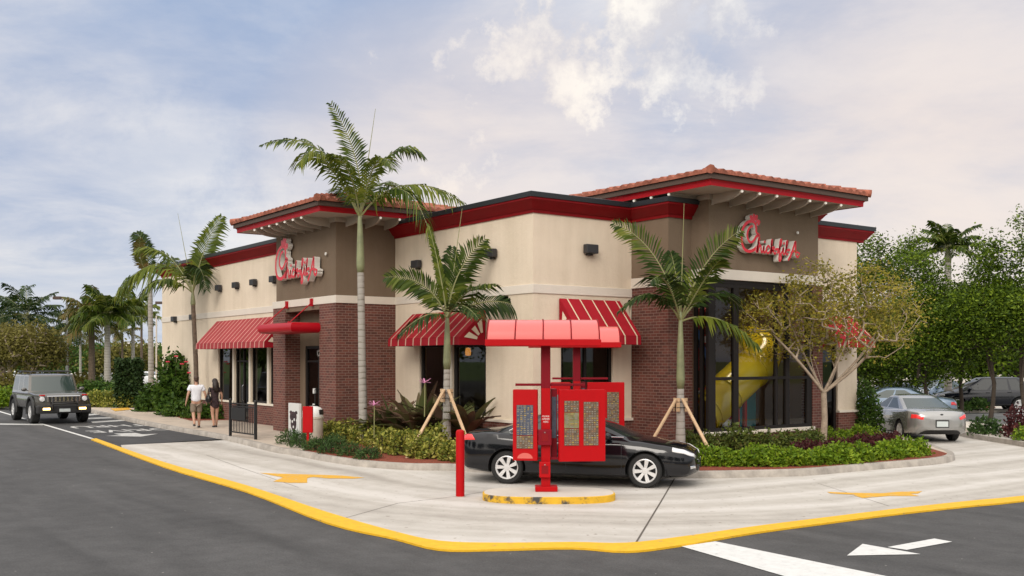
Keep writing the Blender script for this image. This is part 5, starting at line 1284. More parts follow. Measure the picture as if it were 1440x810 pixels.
def stakes(px, Y, tz, feet, label):
    c = W((px-720)/FOC*Y, Y, 0.15); 
    for i, f in enumerate(feet):
        e = W((f[0]-720)/FOC*f[1], f[1], 0.12); d = (Vector((e.x,e.y,0))-Vector((c.x,c.y,0))).normalized()
        t = thing('stake', label[i], 'tree stake', e, 0)
        top = Vector((c.x,c.y,tz))+d*0.17-e
        m = MB(); m.beam((0,0,0), top, 0.07, 0.04); m.build('brace', M['lumber'], t)
    # batten collar strapped to the trunk
    t = thing('batten_collar', 'collar of wooden battens strapped round the %s staked palm' % ('left' if px < 800 else 'right'), 'tree collar', (c.x,c.y,tz-0.15))
    m = MB()
    for k in range(4):
        a = k*PI/2+0.4; m.obox((0.155*math.cos(a),0.155*math.sin(a),0.0), (0.02*math.cos(a),0.02*math.sin(a),0), (-0.045*math.sin(a),0.045*math.cos(a),0), (0,0,0.17))
    m.build('battens', M['lumber'], t)
    m = MB(); m.lathe([(0.178,-0.08),(0.182,-0.06)], 20); m.lathe([(0.178,0.06),(0.182,0.08)], 20); m.build('strap', M['black'], t)
stakes(628, 27.0, 1.72, [(571,24.6),(668,24.4)], ['wooden stake leaning from the left staked palm down into the yellow shrubs','wooden stake running from the left staked palm towards the red bollard'])
stakes(957, 26.0, 1.52, [(903,25.0),(1009,23.2)], ['wooden stake left of the right staked palm, its foot behind the black car','wooden stake right of the right staked palm, its foot in the mulch'])
# --- background palms
def bg_palm(label, X, Y, h, nf, Lf, mat, trunk, r=(0.2,0.14), seed=0, lo=-15, Lm=0.8, group='palms beyond the restaurant', n=22, w=0.14, lean=0.0, shaft=0.7, pitch=0.35):
    rnd = random.Random(seed); t = thing('palm_tree', label, 'palm tree', W(X,Y,0), 0, group)
    top = Vector((lean,0,h))
    m = ring_trunk([(0,0,0), top*0.5, top-Vector((0,0,shaft))], [r[0],(r[0]+r[1])/2,r[1]], n=10, rings=0.3); m.build('trunk', M[trunk], t, smooth=50)
    m = MB(); m.tube([top-Vector((0,0,shaft)), top-Vector((0,0,shaft*.6)), top], [r[1],r[1]*1.15,r[1]*0.6], 10); m.build('crown_shaft', M['shaft'], t, smooth=True)
    mb = MB(); V = []
    for i in range(nf):
        az = i*2.39996+seed; el = math.radians(80-(80-lo)*((i+0.5)/nf)**0.85+rnd.uniform(-6,6)); L = Lf*rnd.uniform(0.85,1.1)
        h2 = Vector((math.cos(az),math.sin(az),0)); d = h2*math.cos(el)+Vector((0,0,math.sin(el)))
        c = top+d*L*0.55; e = top+h2*L*(0.55+0.4*math.cos(el))+Vector((0,0,L*(math.sin(el)*0.9-pitch*math.cos(el)*1.1)))
        frond(mb, top, c, e, Lm, n, None, 0.8, i+seed*31, w, 0.0, V)
    st = mb.build('frond_stalks', M['rachis'], t, fix=False); blade_obj('crown', V, M[mat], t)
    return t
def XY(px, Y): return (px-720)/FOC*Y
for a in [
    ('gnarled big dark coconut palm at the left edge behind the brown leaved tree', 38, 78, 5.1, 22, 3.4, 'palmdark','trunkbrown',(0.25,0.2),3,-25,1.0),
    ('second big dark coconut palm just left of the first, cut by the frame edge', 4, 84, 5.4, 18, 3.3, 'palmdark','trunkbrown',(0.25,0.2),8,-20,1.0),
    ('stout foxtail palm with grey trunk above the yellow hedge', 151, 66, 4.7, 22, 2.2, 'palm','trunk',(0.22,0.17),5,-5,1.1),
    ('rusty leaved palm immediately left of the stout foxtail palm', 129, 70, 4.9, 20, 2.2, 'palmrust','trunkbrown',(0.24,0.18),6,-35,1.0),
    ('slim dark palm left of the rusty leaved palm', 95, 84, 4.8, 14, 2.3, 'palmdark','trunkbrown',(0.13,0.1),9,-30,0.8),
    ('pale green palm behind the ivy covered hedge', 187, 72, 5.2, 14, 2.0, 'palmlight','trunk',(0.14,0.11),12,0,0.8),
    ('far small palm between rusty palm and dark palm', 113, 100, 4.4, 12, 2.2, 'palmrust','trunk',(0.13,0.1),14,-20,0.8),
    ('distant thin palm with pale crown above the cream wall stub', 199, 92, 5.6, 14, 2.0, 'palmlight','trunkbrown',(0.12,0.1),15,0,0.8),
    ('distant palm seen low between palms and road, left', 82, 120, 4.0, 12, 2.4, 'palmdark','trunkbrown',(0.16,0.12),16,-20,0.9),
    ('distant thin palm right of stout foxtail palm', 172, 104, 4.6, 12, 2.2, 'palmrust','trunkbrown',(0.12,0.1),17,-10,0.8),
    ]:
    lb, px, Y, h, nf, Lf, mt, tk, r, sd, lo, Lm = a
    bg_palm(lb, XY(px,Y), Y, h+0.7, nf, Lf, mt, tk, r, sd, lo, Lm)
bg_palm('lone palm rising above the dense trees at right', XY(1333,52), 52, 8.1, 16, 1.9, 'palm', 'trunk', (0.2,0.16), 21, 0, 0.7, None)
# --- branching trees
def build_tree(name, label, X, Y, bz, fork, fdir, blobs, ntips, lpt, leafsz, mats, r0, bark='bark', spread=0.35, up=0.2, seed=0, group=None, cat='tree', inner=0.45, trunks=1):
    """trunk and limbs grown towards tips spread through the crown's volume, leaves round every tip"""
    rnd = random.Random(seed); t = thing(name, label, cat, W(X,Y,bz), 0, group)
    nodes = [Vector((0,0,0)), fdir*fork*0.5+Vector((0.03,0.02,0)), fdir*fork]; par = [-1,0,1]
    tips = []
    for c, r in blobs:
        k = max(3, int(ntips*(r[0]*r[1]*r[2])/sum(q[1][0]*q[1][1]*q[1][2] for q in blobs)))
        for _ in range(k):
            while True:
                d = Vector([rnd.gauss(0,1) for _ in range(3)]).normalized()
                if d.z > -0.55 or rnd.random() < 0.25: break
            q = inner+(1-inner)*rnd.random()**0.5
            tips.append(cam_off(c[0]+d.x*r[0]*q, c[2]+d.z*r[2]*q, c[1]+d.y*r[1]*q))
    for c, r in blobs:
        q = nodes[2]; p = cam_off(c[0]*0.8, c[2]-r[2]*0.35, c[1]*0.8); L = (p-q).length; k = max(2, int(L/0.3)); prev = 2; sg = Vector((rnd.uniform(-.12,.12), rnd.uniform(-.12,.12), 0))*L
        for j in range(1, k+1):
            s = j/k; nodes.append(q.lerp(p, s)+sg*math.sin(PI*s)); par.append(prev); prev = len(nodes)-1
    tips.sort(key=lambda p: (p-nodes[2]).length)
    ends = []
    for p in tips:
        best, bd = 2, 1e9
        for i in range(2, len(nodes)):
            q = nodes[i]; d = (p-q).length + max(0, q.z-p.z)*1.2 + 0.10*(q-nodes[2]).length
            if d < bd: bd = d; best = i
        q = nodes[best]; L = (p-q).length; k = max(1, int(L/0.35)); prev = best
        sag = Vector((rnd.uniform(-.1,.1), rnd.uniform(-.1,.1), rnd.uniform(0.0,.18)))*L
        for j in range(1, k+1):
            s = j/k; nodes.append(q.lerp(p, s)+sag*math.sin(PI*s)); par.append(prev); prev = len(nodes)-1
        ends.append(prev)
    cnt = [0]*len(nodes)
    for e in ends:
        i = e
        while i >= 0: cnt[i] += 1; i = par[i]
    tot = cnt[0]
    m = MB(); rad = [max(0.008, r0*(c/tot)**0.42) for c in cnt]
    for tk in range(trunks):
        off = Vector((0.25*tk*(-1)**tk,0.2*tk,0))
        m.tube([(0+off.x,off.y,-0.05), tuple(nodes[1]+off*0.6), tuple(nodes[2])], [r0*1.25, r0, r0*0.92], 10)
    m.build('trunk', M[bark], t, smooth=50)
    m = MB()
    for i in range(3, len(nodes)):
        m.tube([nodes[par[i]], nodes[i]], [rad[par[i]] if par[i] > 2 else rad[i]*1.15, rad[i]], 5 if rad[i] > 0.03 else 4, cap=False)
    m.build('limbs', M[bark], t, smooth=True)
    pts = []
    for e in ends:
        c = np.array(nodes[e]); pts.append(c+RNG.normal(size=(lpt,3))*spread*np.array([1,1,0.75]))
    pts = np.concatenate(pts); me = np_mesh('crown', leaves(pts, leafsz, 0.5, up), 4, M[mats])
    o = bpy.data.objects.new('crown', me); COL.objects.link(o); o.parent = t
    return t
zup = Vector((0,0,1))
ORD2 = ['second','third','fourth','fifth','sixth','seventh','eighth','ninth','tenth']
Yo = 28.2; so_ = Yo/FOC
build_tree('olive_tree', 'small tree with many bare pale branches and sparse olive yellow leaves before the play room', (1157-720)*so_, Yo, 0.15, 1.45, (zup+cam_off(0.02,0)).normalized(),
    [((-1.75,0,3.35),(0.75,0.9,0.75)), ((-1.1,0.5,3.9),(0.8,0.8,0.8)), ((-0.35,-0.2,3.9),(0.8,0.9,1.3)), ((0.5,0.3,3.5),(0.9,1.0,1.1)), ((1.2,0,4.1),(0.9,0.9,0.9)), ((2.0,0,3.7),(0.9,0.9,0.95)), ((1.5,-0.6,2.9),(0.8,0.8,0.7)), ((-0.2,0.5,2.7),(1.2,0.9,0.6))], 620, 19, 0.09, 'olive', 0.085, 'bark', 0.14, 0.1, 5, inner=0.35)
# dense trees at the right, each its own crown
DT = [ # px, Y, height profile blobs
 (1222, 46, 'leftmost tall dark tree of the row behind the car park, beside the restaurant wall', [((0,0,2.9),(1.9,1.8,2.1)),((-0.1,0,6.3),(1.3,1.2,1.6))]),
 (1262, 49, 'second dark tree of the right hand row with a narrow peak', [((0,0,3.0),(2.0,2.0,2.3)),((0.7,0,6.6),(0.95,0.9,1.9))]),
 (1305, 44, 'third dark tree of the right hand row, broad and low over the white car', [((0,0,3.3),(2.3,2.0,2.2)),((-0.6,0,6.0),(1.1,1.1,1.4))]),
 (1352, 45, 'fourth dark tree of the right hand row, in front of the lone palm', [((0,0,3.9),(2.3,2.0,1.9)),((0.6,0,5.3),(1.2,1.1,0.9))]),
 (1392, 42, 'fifth dark tree of the right hand row, over the dark parked car', [((0,0,4.1),(1.9,1.8,1.6)),((0.2,0,5.9),(0.85,0.8,1.6))]),
 (1440, 41, 'rightmost dark tree of the row with a loose tall top', [((0,0,4.1),(1.8,1.8,1.5)),((0.3,0,6.9),(0.6,0.7,1.4))]),
]
for i, (px, Y, lb, bl) in enumerate(DT):
    build_tree('dense_tree', lb, XY(px,Y), Y, 0.0, 1.5, (zup+cam_off(0.12*math.sin(i*2),0)).normalized(), bl, 200, 115, 0.13, 'dense', 0.085, 'darkbark', 0.32, 0.1, 40+i, 'dense trees behind the right hand car park', inner=0.3)
for i, (px, Y, h, lb, mt) in enumerate([(1285,66,5.2,'far green tree filling the gap behind the second and third row trees','midgreen'),(1375,64,5.4,'far green tree behind the lone palm','dense'),(1430,62,4.6,'far green tree behind the rightmost row tree','dense'),(1220,70,5.0,'far green tree just past the restaurant corner','dense')]):
    build_tree('background_tree', lb, XY(px,Y), Y, 0, 1.6, zup, [((0,0,h*0.6),(3.2,2.4,h*0.42))], 90, 60, 0.30, mt, 0.18, 'darkbark', 0.5, 0.1, 70+i, 'trees beyond the far car park')
# brown leaved trees at the left edge and far tree line
for i, (px, Y, lb) in enumerate([(46,70,'bushy brown leaved tree with pale trunk at the left, right one of the pair'),(14,72,'bushy brown leaved tree cut by the left frame edge'),(-25,74,'brown leaved tree outside the left frame edge')]):
    build_tree('brown_tree', lb, XY(px,Y), Y, 0, 1.7, zup, [((0,0,3.3),(2.0,1.8,1.5)),((0.8,0,2.9),(1.3,1.2,1.1))], 120, 50, 0.22, 'brownleaf', 0.2, 'bark', 0.4, 0.0, 80+i, 'brown leaved trees at the left edge')
FT = [(30,150),(64,135),(90,128),(112,140),(138,120),(158,135),(178,118),(196,130),(210,145),(-15,140),(0,120)]
for i, (px, Y) in enumerate(FT):
    ords = ['first','second','third','fourth','fifth','sixth','seventh','eighth','ninth','tenth','eleventh'][i]
    build_tree('far_tree', 'low far tree of the left horizon belt near picture column %d' % px if False else '%s low tree of the far left horizon belt' % ords, XY(px,Y), Y, 0, 1.0, zup, [((0,0,2.4),(4.2,2.5,1.7))], 50, 60, 0.42, ['brownleaf','midgreen','bush'][i%3], 0.2, 'darkbark', 0.7, 0.0, 90+i, 'low trees along the left horizon')
# --- shrubs
def shrub(name, label, cat, c, r, n, sz, mat, group=None, mesh=None, asp=0.55, up=0.35, stems=True):
    t = thing(name, label, cat, c, random.uniform(0,6.28), group)
    if mesh is None:
        p = blob_pts(n, (r[0],r[1],r[2]), 9, flat=1, shell=0.45); 
        mesh = np_mesh('foliage', leaves(p, sz, asp, up), 4, M[mat])
    o = bpy.data.objects.new('foliage', mesh); COL.objects.link(o); o.parent = t
    if stems:
        m = MB(); rnd = random.Random(int(c[0]*100))
        for k in range(7):
            a = rnd.uniform(0,6.28); m.tube([(0.05*math.cos(a),0.05*math.sin(a),-0.03),(r[0]*0.55*math.cos(a),r[1]*0.55*math.sin(a),r[2]*0.7)], [0.014,0.006], 4)
        m.build('stems', M['darkbark'], t)
    return t, mesh
ORD = ['first','second','third','fourth','fifth','sixth','seventh','eighth','ninth','tenth','eleventh','twelfth','thirteenth','fourteenth','fifteenth','sixteenth']
def shrub_row(name, what, cat, pts, r, n, sz, mat, group, var=3, up=0.35, asp=0.55):
    meshes = [None]*var
    for i, (px, py) in enumerate(pts):
        c = at(px, py, 0.15); s = random.uniform(0.88,1.12)
        t, meshes[i%var] = shrub(name, what % ORD[i], cat, c, r, n, sz, mat, group, meshes[i%var], asp, up)
        t.scale = (s, s*random.uniform(.9,1.1), s*random.uniform(0.9,1.1))
shrub_row('variegated_shrub', '%s yellow variegated shrub from the left in the back row by the brick tower', 'shrub', [(447,617),(468,618),(488,620),(508,624),(528,627),(548,630),(570,633),(592,636),(612,638)], (0.42,0.42,0.62), 900, 0.095, 'varieg', 'variegated shrubs, back row')
shrub_row('variegated_shrub', '%s yellow variegated shrub from the left in the front row by the staked palm', 'shrub', [(540,637),(562,640),(588,644),(606,645),(632,648),(652,650)], (0.30,0.30,0.60), 650, 0.095, 'varieg', 'variegated shrubs, front row')
shrub_row('juniper', '%s low dark juniper from the left in the tip of the bed', 'shrub', [(408,624),(424,629),(446,633),(466,637),(492,641),(518,645),(470,628)], (0.42,0.42,0.40), 900, 0.085, 'juniper', 'junipers in the bed tip', up=0.7, asp=0.25)
shrub_row('bright_hedge_shrub', '%s bright hedge shrub from the left in the front row under the play room', 'shrub', [(972,654),(993,654.5),(1015,655),(1038,655),(1062,655),(1086,655),(1110,654.5),(1134,653.5),(1158,652.5),(1182,651),(1205,649),(1228,646.5),(1250,644.5),(1271,642),(1290,640)], (0.40,0.40,0.44), 1000, 0.085, 'box', 'bright hedge shrubs, front row', var=4)
shrub_row('copper_hedge_shrub', '%s dark hedge shrub from the left in the back row under the play room', 'shrub', [(968,635),(990,636),(1012,636.5),(1034,636.5),(1056,637),(1078,637),(1100,636),(1122,635),(1142,633)], (0.42,0.42,0.60), 1000, 0.085, 'copper', 'copper hedge shrubs, back row', var=4)
shrub_row('burgundy_shrub', '%s burgundy shrub from the left between the hedge rows by the olive tree', 'shrub', [(1128,643),(1148,641),(1170,638),(1192,636),(1212,633),(1234,630),(1252,628)], (0.36,0.36,0.44), 800, 0.08, 'burgundy', 'burgundy shrubs')
shrub_row('bright_hedge_shrub', '%s bright shrub from the left at the far end of the back hedge', 'shrub', [(1165,624),(1188,622),(1208,620),(1224,618)], (0.40,0.40,0.50), 900, 0.085, 'box', 'bright hedge shrubs by the far corner', var=2)
def big_bush(label, px, py, r, n, sz, mat, name='bush', z=0.15, cat='bush'):
    return shrub(name, label, cat, at(px,py,z), r, n, sz, mat)[0]
big_bush('large dark flowering bush against the long wing wall', 247, 583, (1.05,0.95,2.75), 5200, 0.20, 'bush')
big_bush('dark bush at the left foot of the flowering bush', 218, 578, (1.0,0.8,1.25), 2200, 0.2, 'bush')
big_bush('dark ground shrub left of the walking man', 250, 585, (0.8,0.7,0.75), 1100, 0.16, 'bush')
big_bush('low green hedge shrub behind the walking man', 275, 588, (0.6,0.5,0.72), 900, 0.13, 'bush')
big_bush('low green hedge shrub between man and woman', 292, 588.5, (0.6,0.5,0.72), 900, 0.13, 'bush')
big_bush('low green hedge shrub behind the railing panel', 312, 589, (0.55,0.5,0.70), 900, 0.13, 'bush')
for i, (px, z, dy) in enumerate([(262,3.1,-0.5),(266,2.6,-0.9),(236,3.1,-0.3),(256,3.0,-0.6),(248,3.35,-0.4)]):
    Yf = 42.2; c = W((px-720)/FOC*Yf, Yf, 0); z = z-0.42
    t = thing('hibiscus_flower', '%s red flower on the large dark bush' % ['high right','low right','leftmost','upper middle','topmost'][i], 'flower', (c.x,c.y,z*0.9), random.random()*6)
    m = MB()
    for k in range(5): a = k*2*PI/5; m.ball((0.045*math.cos(a),0.045*math.sin(a),0.01), (0.045,0.045,0.03), 8, 5)
    m.build('petals', M['redpetal'], t); m = MB(); m.tube([(0,0,-0.25),(0,0,0.0)], 0.008, 4); m.build('stem', M['rachis'], t)
big_bush('dark evergreen shrub at the far corner of the restaurant beside the silver car', 1219, 609.5, (0.55,0.6,1.75), 2600, 0.11, 'bush')
big_bush('small dark green shrub on the verge beyond the back lane', 1385, 610, (0.62,0.5,0.55), 900, 0.11, 'juniper')
big_bush('dark burgundy shrub at the right frame edge', 1432, 613, (0.45,0.5,0.95), 1000, 0.11, 'burgundy')
big_bush('bright green shrub under the burgundy one at the right frame edge', 1441, 619, (0.35,0.4,0.45), 500, 0.1, 'box')
big_bush('small loose shrub in the far mulch island', 1352, 577, (0.6,0.5,0.5), 500, 0.14, 'midgreen'); big_bush('second small loose shrub in the far mulch island by the wheel', 1376, 576.5, (0.7,0.5,0.65), 500, 0.14, 'midgreen')
shrub_row('golden_hedge_shrub', '%s golden hedge shrub from the left at the far end of the approach', 'shrub', [(137,572),(148,572),(159,572.3),(170,572.5),(180,572.8)], (0.7,0.6,0.85), 900, 0.15, 'varieg', 'golden hedge shrubs', var=2)
shrub_row('verge_hedge_shrub', '%s clipped hedge shrub from the left behind the off-roader', 'shrub', [(-6,571),(5,571),(16,571)], (0.9,0.7,0.9), 1000, 0.15, 'box', 'clipped hedge shrubs at the left edge', var=2)
shrub_row('dark_hedge_shrub', '%s dark hedge shrub from the left beyond the golden hedge', 'shrub', [(120,560),(140,560),(160,561),(178,561)], (1.1,0.8,1.2), 900, 0.2, 'bush', 'dark hedge shrubs beyond the golden hedge', var=2)
shrub_row('brown_hedge_shrub', '%s brownish hedge shrub from the left across the far verge', 'shrub', [(2,556),(30,555),(60,554),(90,554),(112,553)], (1.9,1.2,1.5), 900, 0.25, 'brownleaf', 'brownish hedge shrubs on the verge', var=2)
t = thing('ivy_hedge', 'tall dark ivy clad screen left of the cream wall stub', 'hedge', W(XY(182,51),51,0), CR)
pp = RNG.uniform(size=(5200,3))*np.array([1.1,0.7,2.55])-np.array([0.55,0.35,0]); k = RNG.integers(0,3,5200)
pp[k==0,1] = -0.35+RNG.normal(size=(k==0).sum())*0.06; pp[k==1,0] = np.where(RNG.random((k==1).sum())<.5,-0.55,0.55); me = np_mesh('foliage', leaves(pp, 0.15, 0.7, -0.2), 4, M['ivy'])
o = bpy.data.objects.new('foliage', me); COL.objects.link(o); o.parent = t
m = MB(); m.box(-0.45,-0.2,0,0.45,0.25,2.4); m.build('screen_panel', M['darkbark'], t)
# broad bladed purple plants under the corner windows
def blades_plant(label, px, py, n, L, mat, wd=0.11, z=0.15, lean=0.6, seed=0):
    rnd = random.Random(seed); t = thing('blade_plant', label, 'plant', at(px,py,z), 0, 'broad bladed purple plants')
    m = MB()
    for k in range(n):
        a = rnd.uniform(0,6.28); l = L*rnd.uniform(0.6,1.1); h = Vector((math.cos(a),math.sin(a),0)); ln = rnd.uniform(0.25,lean+0.3); rows = []
        sd = Vector((-h.y,h.x,0)); w = wd*rnd.uniform(.7,1.2)
        for j in range(7):
            s = j/6; p = h*l*ln*s**1.3+Vector((0,0,l*(s-0.55*ln*s*s*1.1))); ww = w*math.sin(PI*(0.08+0.9*s))**0.8
            rows.append([tuple(p-sd*ww+Vector((0,0,0.03))), tuple(p), tuple(p+sd*ww+Vector((0,0,0.03)))])
        m.grid(rows)
    m.build('blades', M[mat], t, smooth=True, fix=False); return t
blades_plant('large purple and green bladed plant left of the corner windows', 556, 622, 44, 1.6, 'purple', 0.13, seed=1, lean=0.8)
blades_plant('large dark bladed plant under the left corner window', 590, 626, 46, 1.95, 'purple', 0.16, seed=2, lean=0.75)
blades_plant('large dark bladed plant under the right corner window', 655, 628, 38, 1.9, 'purple', 0.14, seed=3, lean=0.85)
blades_plant('low purple bladed plant beside the tall palm foot', 532, 621, 40, 1.25, 'purple', 0.09, seed=4)
blades_plant('dark bladed plant behind the staked palm', 622, 627, 30, 1.8, 'purple', 0.15, seed=6, lean=0.8)
for i, (px, z, Yf) in enumerate([(526,1.35,27.0),(597,1.95,26.3)]):
    c = W((px-720)/FOC*Yf, Yf, 0); t = thing('crinum_flower', ['pink crinum flower left beside the tall palm foot','pale crinum flower high before the left corner window'][i], 'flower', (c.x,c.y,z-0.6))
    m = MB(); m.tube([(0,0,-0.3),(0.02,0,0.58)], 0.014, 5); m.build('stem', M['rachis'], t)
    m = MB()
    for k in range(9): a = k*0.7; m.beam((0.02,0,0.58), (0.02+0.15*math.cos(a),0.15*math.sin(a),0.62+0.06*math.sin(k*2.1)), 0.035, 0.01)
    m.build('petals', M['petal'], t)

BT = build_tree('background_tree', 'broad tree across the street behind the photographer, first of the row', -26, -24, 0, 1.8, zup, [((0,0,5.2),(4.6,3.5,3.6)),((1.0,0,3.0),(4.0,3,2.0))], 110, 60, 0.42, 'dense', 0.25, 'darkbark', 0.6, 0.1, 120, 'street trees behind the photographer', inner=0.3)
for i, (X, Y) in enumerate([(-17,-27),(-8,-24),(1,-26),(10,-25),(19,-27),(28,-24),(37,-20),(-34,-18),(-42,-8)]):
    copy_tree(BT, None, W(X,Y), i*1.3, 'broad tree across the street behind the photographer, %s of the row' % ORD2[i], 'street trees behind the photographer')

for i in range(9):
    copy_tree(BT, None, (-98+13.5*i, -36+3*math.sin(i*2.3), 0), i*2.1, 'broad tree along the far side of the street, %s from the far end' % (['first']+ORD2)[i], 'street trees across the road from the long wing')
# ================= vehicles =================
def interp(tab, x):
    if x <= tab[0][0]: return tab[0][1]
    for (a, va), (b, vb) in zip(tab[:-1], tab[1:]):
        if x <= b:
            t = (x-a)/(b-a); t = t*t*(3-2*t)*0.5+t*0.5; return va+(vb-va)*t
    return tab[-1][1]
def make_car(name, label, loc, rz, c, cat='car', group=None):
    """x forward, z up. c: sizes and curves"""
    t = thing(name, label, cat, loc, rz, group)
    xr, xf, Wd = c['xr'], c['xf'], c['W']/2; n_, m_ = c.get('ends', (13, 3.0)); PT = M[c['paint']]
    Lh = (xf-xr)/2; xc = (xf+xr)/2
    def hw(x):
        u = min(1, abs(x-xc)/Lh); return max(0.02, Wd*(1-u**n_)**(1/m_))*(1-0.05*max(0, (x-xc)/Lh)**2)
    def half(x):
        w = hw(x); zb = interp(c['bot'], x); zt = interp(c['top'], x); h = zt-zb; tc_ = c.get('crown', 0.06)*(w/Wd)
        sh = c.get('shoulder', 0.93)
        return [(0,zb),(w*0.80,zb),(w*0.965,zb+0.05),(w*0.995,zb+h*0.28),(w*1.0,zb+h*0.50),(w*0.99,zb+h*0.70),(w*0.972,zb+h*0.84),(w*(sh+.01),zt-0.035),(w*(sh-.05),zt),(w*0.5,zt+tc_*0.75),(0,zt+tc_)]
    xs = sorted(set([xc+Lh*math.sin(PI/2*(-1+2*k/64)) for k in range(65)]+[xc+Lh*(-0.999+1.998*k/56) for k in range(57)]))
    m = MB(); rows = []
    for x in xs:
        h = half(x); r = [(x,-y,z) for y, z in h]; r += [(x,y,z) for y, z in h[-2:0:-1]]; rows.append(r)
    m.grid(rows, closed=True); nr = len(rows[0]); m.add(rows[0], [tuple(range(nr))]); m.add(rows[-1], [tuple(range(nr-1,-1,-1))])
    body = m.build('body', [PT, M['darkplastic']], None)
    bm = bmesh.new(); bm.from_mesh(body.data); bmesh.ops.remove_doubles(bm, verts=bm.verts, dist=1e-4); bmesh.ops.recalc_face_normals(bm, faces=bm.faces); bm.to_mesh(body.data); bm.free()
    R = c['R']; ar = R+c.get('gap', 0.055); cuts = []
    for wx in (c['wf'], c['wr']):
        for s in (-1, 1):
            q = MB(); q.lathe([(ar, s*(Wd-0.36)), (ar, s*(Wd+0.3))], 40, (wx,0,R), 'y', cap=True); cuts.append(q.build('cut', PT))
    dg = None
    for q in cuts:
        mo = body.modifiers.new('b', 'BOOLEAN'); mo.operation = 'DIFFERENCE'; mo.solver = 'EXACT'; mo.object = q
    bpy.context.view_layer.update(); dg = bpy.context.evaluated_depsgraph_get()
    # cutters share the car's space while the car itself still sits at the origin of its parent
    me = bpy.data.meshes.new_from_object(body.evaluated_get(dg)); body.modifiers.clear(); body.data = me
    for q in cuts: bpy.data.objects.remove(q)
    body.parent = t
    me.materials.clear(); me.materials.append(PT); me.materials.append(M['darkplastic'])
    for p in me.polygons:
        ce = p.center; p.material_index = 0
        for wx in (c['wf'], c['wr']):
            if math.hypot(ce.x-wx, ce.z-R) < ar+0.004 and abs(ce.y) < Wd-0.02 and abs(ce.y) > Wd-0.40: p.material_index = 1
        if ce.z < interp(c['bot'], ce.x)+0.01 and p.normal.z < -0.5: p.material_index = 1
    me.polygons.foreach_set('use_smooth', [True]*len(me.polygons)); me.set_sharp_from_angle(angle=math.radians(40))
    def surf(x, v, s, eps=0.004):
        h = half(x); v = min(max(v,0), len(h)-1.001); i = int(v); f = v-i
        y = h[i][0]*(1-f)+h[i+1][0]*f; z = h[i][1]*(1-f)+h[i+1][1]*f
        g = half(min(max(x+0.02, xr+.001), xf-.001)); gy = g[i][0]*(1-f)+g[i+1][0]*f; h0 = half(min(max(x-0.02, xr+.001), xf-.001)); hy = h0[i][0]*(1-f)+h0[i+1][0]*f
        tx = Vector((0.04, gy-hy, 0)); tv = Vector((0, h[i+1][0]-h[i][0], h[i+1][1]-h[i][1])); nrm = tx.cross(tv)
        if nrm.y < 0: nrm = -nrm
        nrm.normalize(); p = Vector((x,y,z))+nrm*eps; return (p.x, s*p.y, p.z)
    def patch(nm, mat, x0, x1, v0, v1, s=(1,-1), nx=10, nv=4, eps=0.006, slant=0.0, parent=None):
        for q in (s if hasattr(s,'__len__') else (s,)):
            m = MB()
            m.grid([[surf(x0+(x1-x0)*i/nx+slant*(j/nv), v0+(v1-v0)*j/nv*(1), q, eps) for j in range(nv+1)] for i in range(nx+1)])
            o = m.build(nm, M[mat], parent or t, smooth=True)
            sm_ = o.modifiers.new('t','SOLIDIFY'); sm_.thickness = 0.008; sm_.offset = 0
    # cabin
    G = c['cab']; zs = [G['z0']-0.06, G['z0']+0.035, G['z0']+0.18, (G['z0']+G['z1'])/2+0.05, G['z1']-0.07, G['z1']-0.02, G['z1']]
    def ring(z):
        tt = (z-G['z0'])/(G['z1']-G['z0']); te = max(tt,-0.2)
        f = G['wb']+(G['wt']-G['wb'])*te; r = G['rb']+(G['rt']-G['rb'])*te
        w = (G['yb']+(G['yt']-G['yb'])*te)
        if z > G['z1']-0.03: q = (z-(G['z1']-0.03))/0.03; w *= 1-0.06*q*q; f -= 0.05*q*q; r += 0.05*q*q
        cf = G.get('cf',0.22); 
        P = [(f,0),(f-cf*0.12,w*0.35),(f-cf*0.45,w*0.70),(f-cf*0.9,w*0.90),(f-cf*1.5,w)]
        xa = f-cf*1.5; xb = r+cf*1.35
        for fr in G['split']: P.append((xa+(xb-xa)*fr, w*1.0+0.012*math.sin(PI*fr)))
        P += [(xb,w),(r+cf*0.75,w*0.90),(r+cf*0.38,w*0.70),(r+cf*0.1,w*0.35),(r,0)]
        full = [(x,-y) for x, y in P]+[(x,y) for x, y in P[-2:0:-1]]
        return [(x,y,z) for x, y in full], len(P)
    ns = len(G['split']); rings = [ring(z)[0] for z in zs]; k = ring(zs[0])[1]; n = len(rings[0])
    kind = ['ws','ws','ws','pil']+['side' if q else 'pil' for q in G['glass']]+['pil','rw','rw','rw']
    kind = kind+kind[::-1]
    groups = {'ws': MB(), 'rw': MB(), 'side': MB(), 'cab': MB()}
    for j in range(len(zs)-1):
        for i in range(n):
            g = kind[i]; lv = 1 <= j <= 3
            if not lv or g == 'pil': g = 'cab'
            groups[g].add([rings[j][i], rings[j][(i+1)%n], rings[j+1][(i+1)%n], rings[j+1][i]], [(0,1,2,3)])
    top = rings[-1]; cx = sum(p[0] for p in top)/n; rr = [top]
    for s_, dz in ((0.85,0.018),(0.55,0.034),(0.2,0.042)): rr.append([(cx+(p[0]-cx)*s_, p[1]*s_, p[2]+dz) for p in top])
    groups['cab'].grid(rr, closed=True); groups['cab'].add(rr[-1], [tuple(range(n))])
    def weld(o):
        bm = bmesh.new(); bm.from_mesh(o.data); bmesh.ops.remove_doubles(bm, verts=bm.verts, dist=1e-4); bmesh.ops.recalc_face_normals(bm, faces=bm.faces); bm.to_mesh(o.data); bm.free()
        o.data.polygons.foreach_set('use_smooth', [True]*len(o.data.polygons)); o.data.set_sharp_from_angle(angle=math.radians(35))
    gm = M[c.get('glass','carglass')]
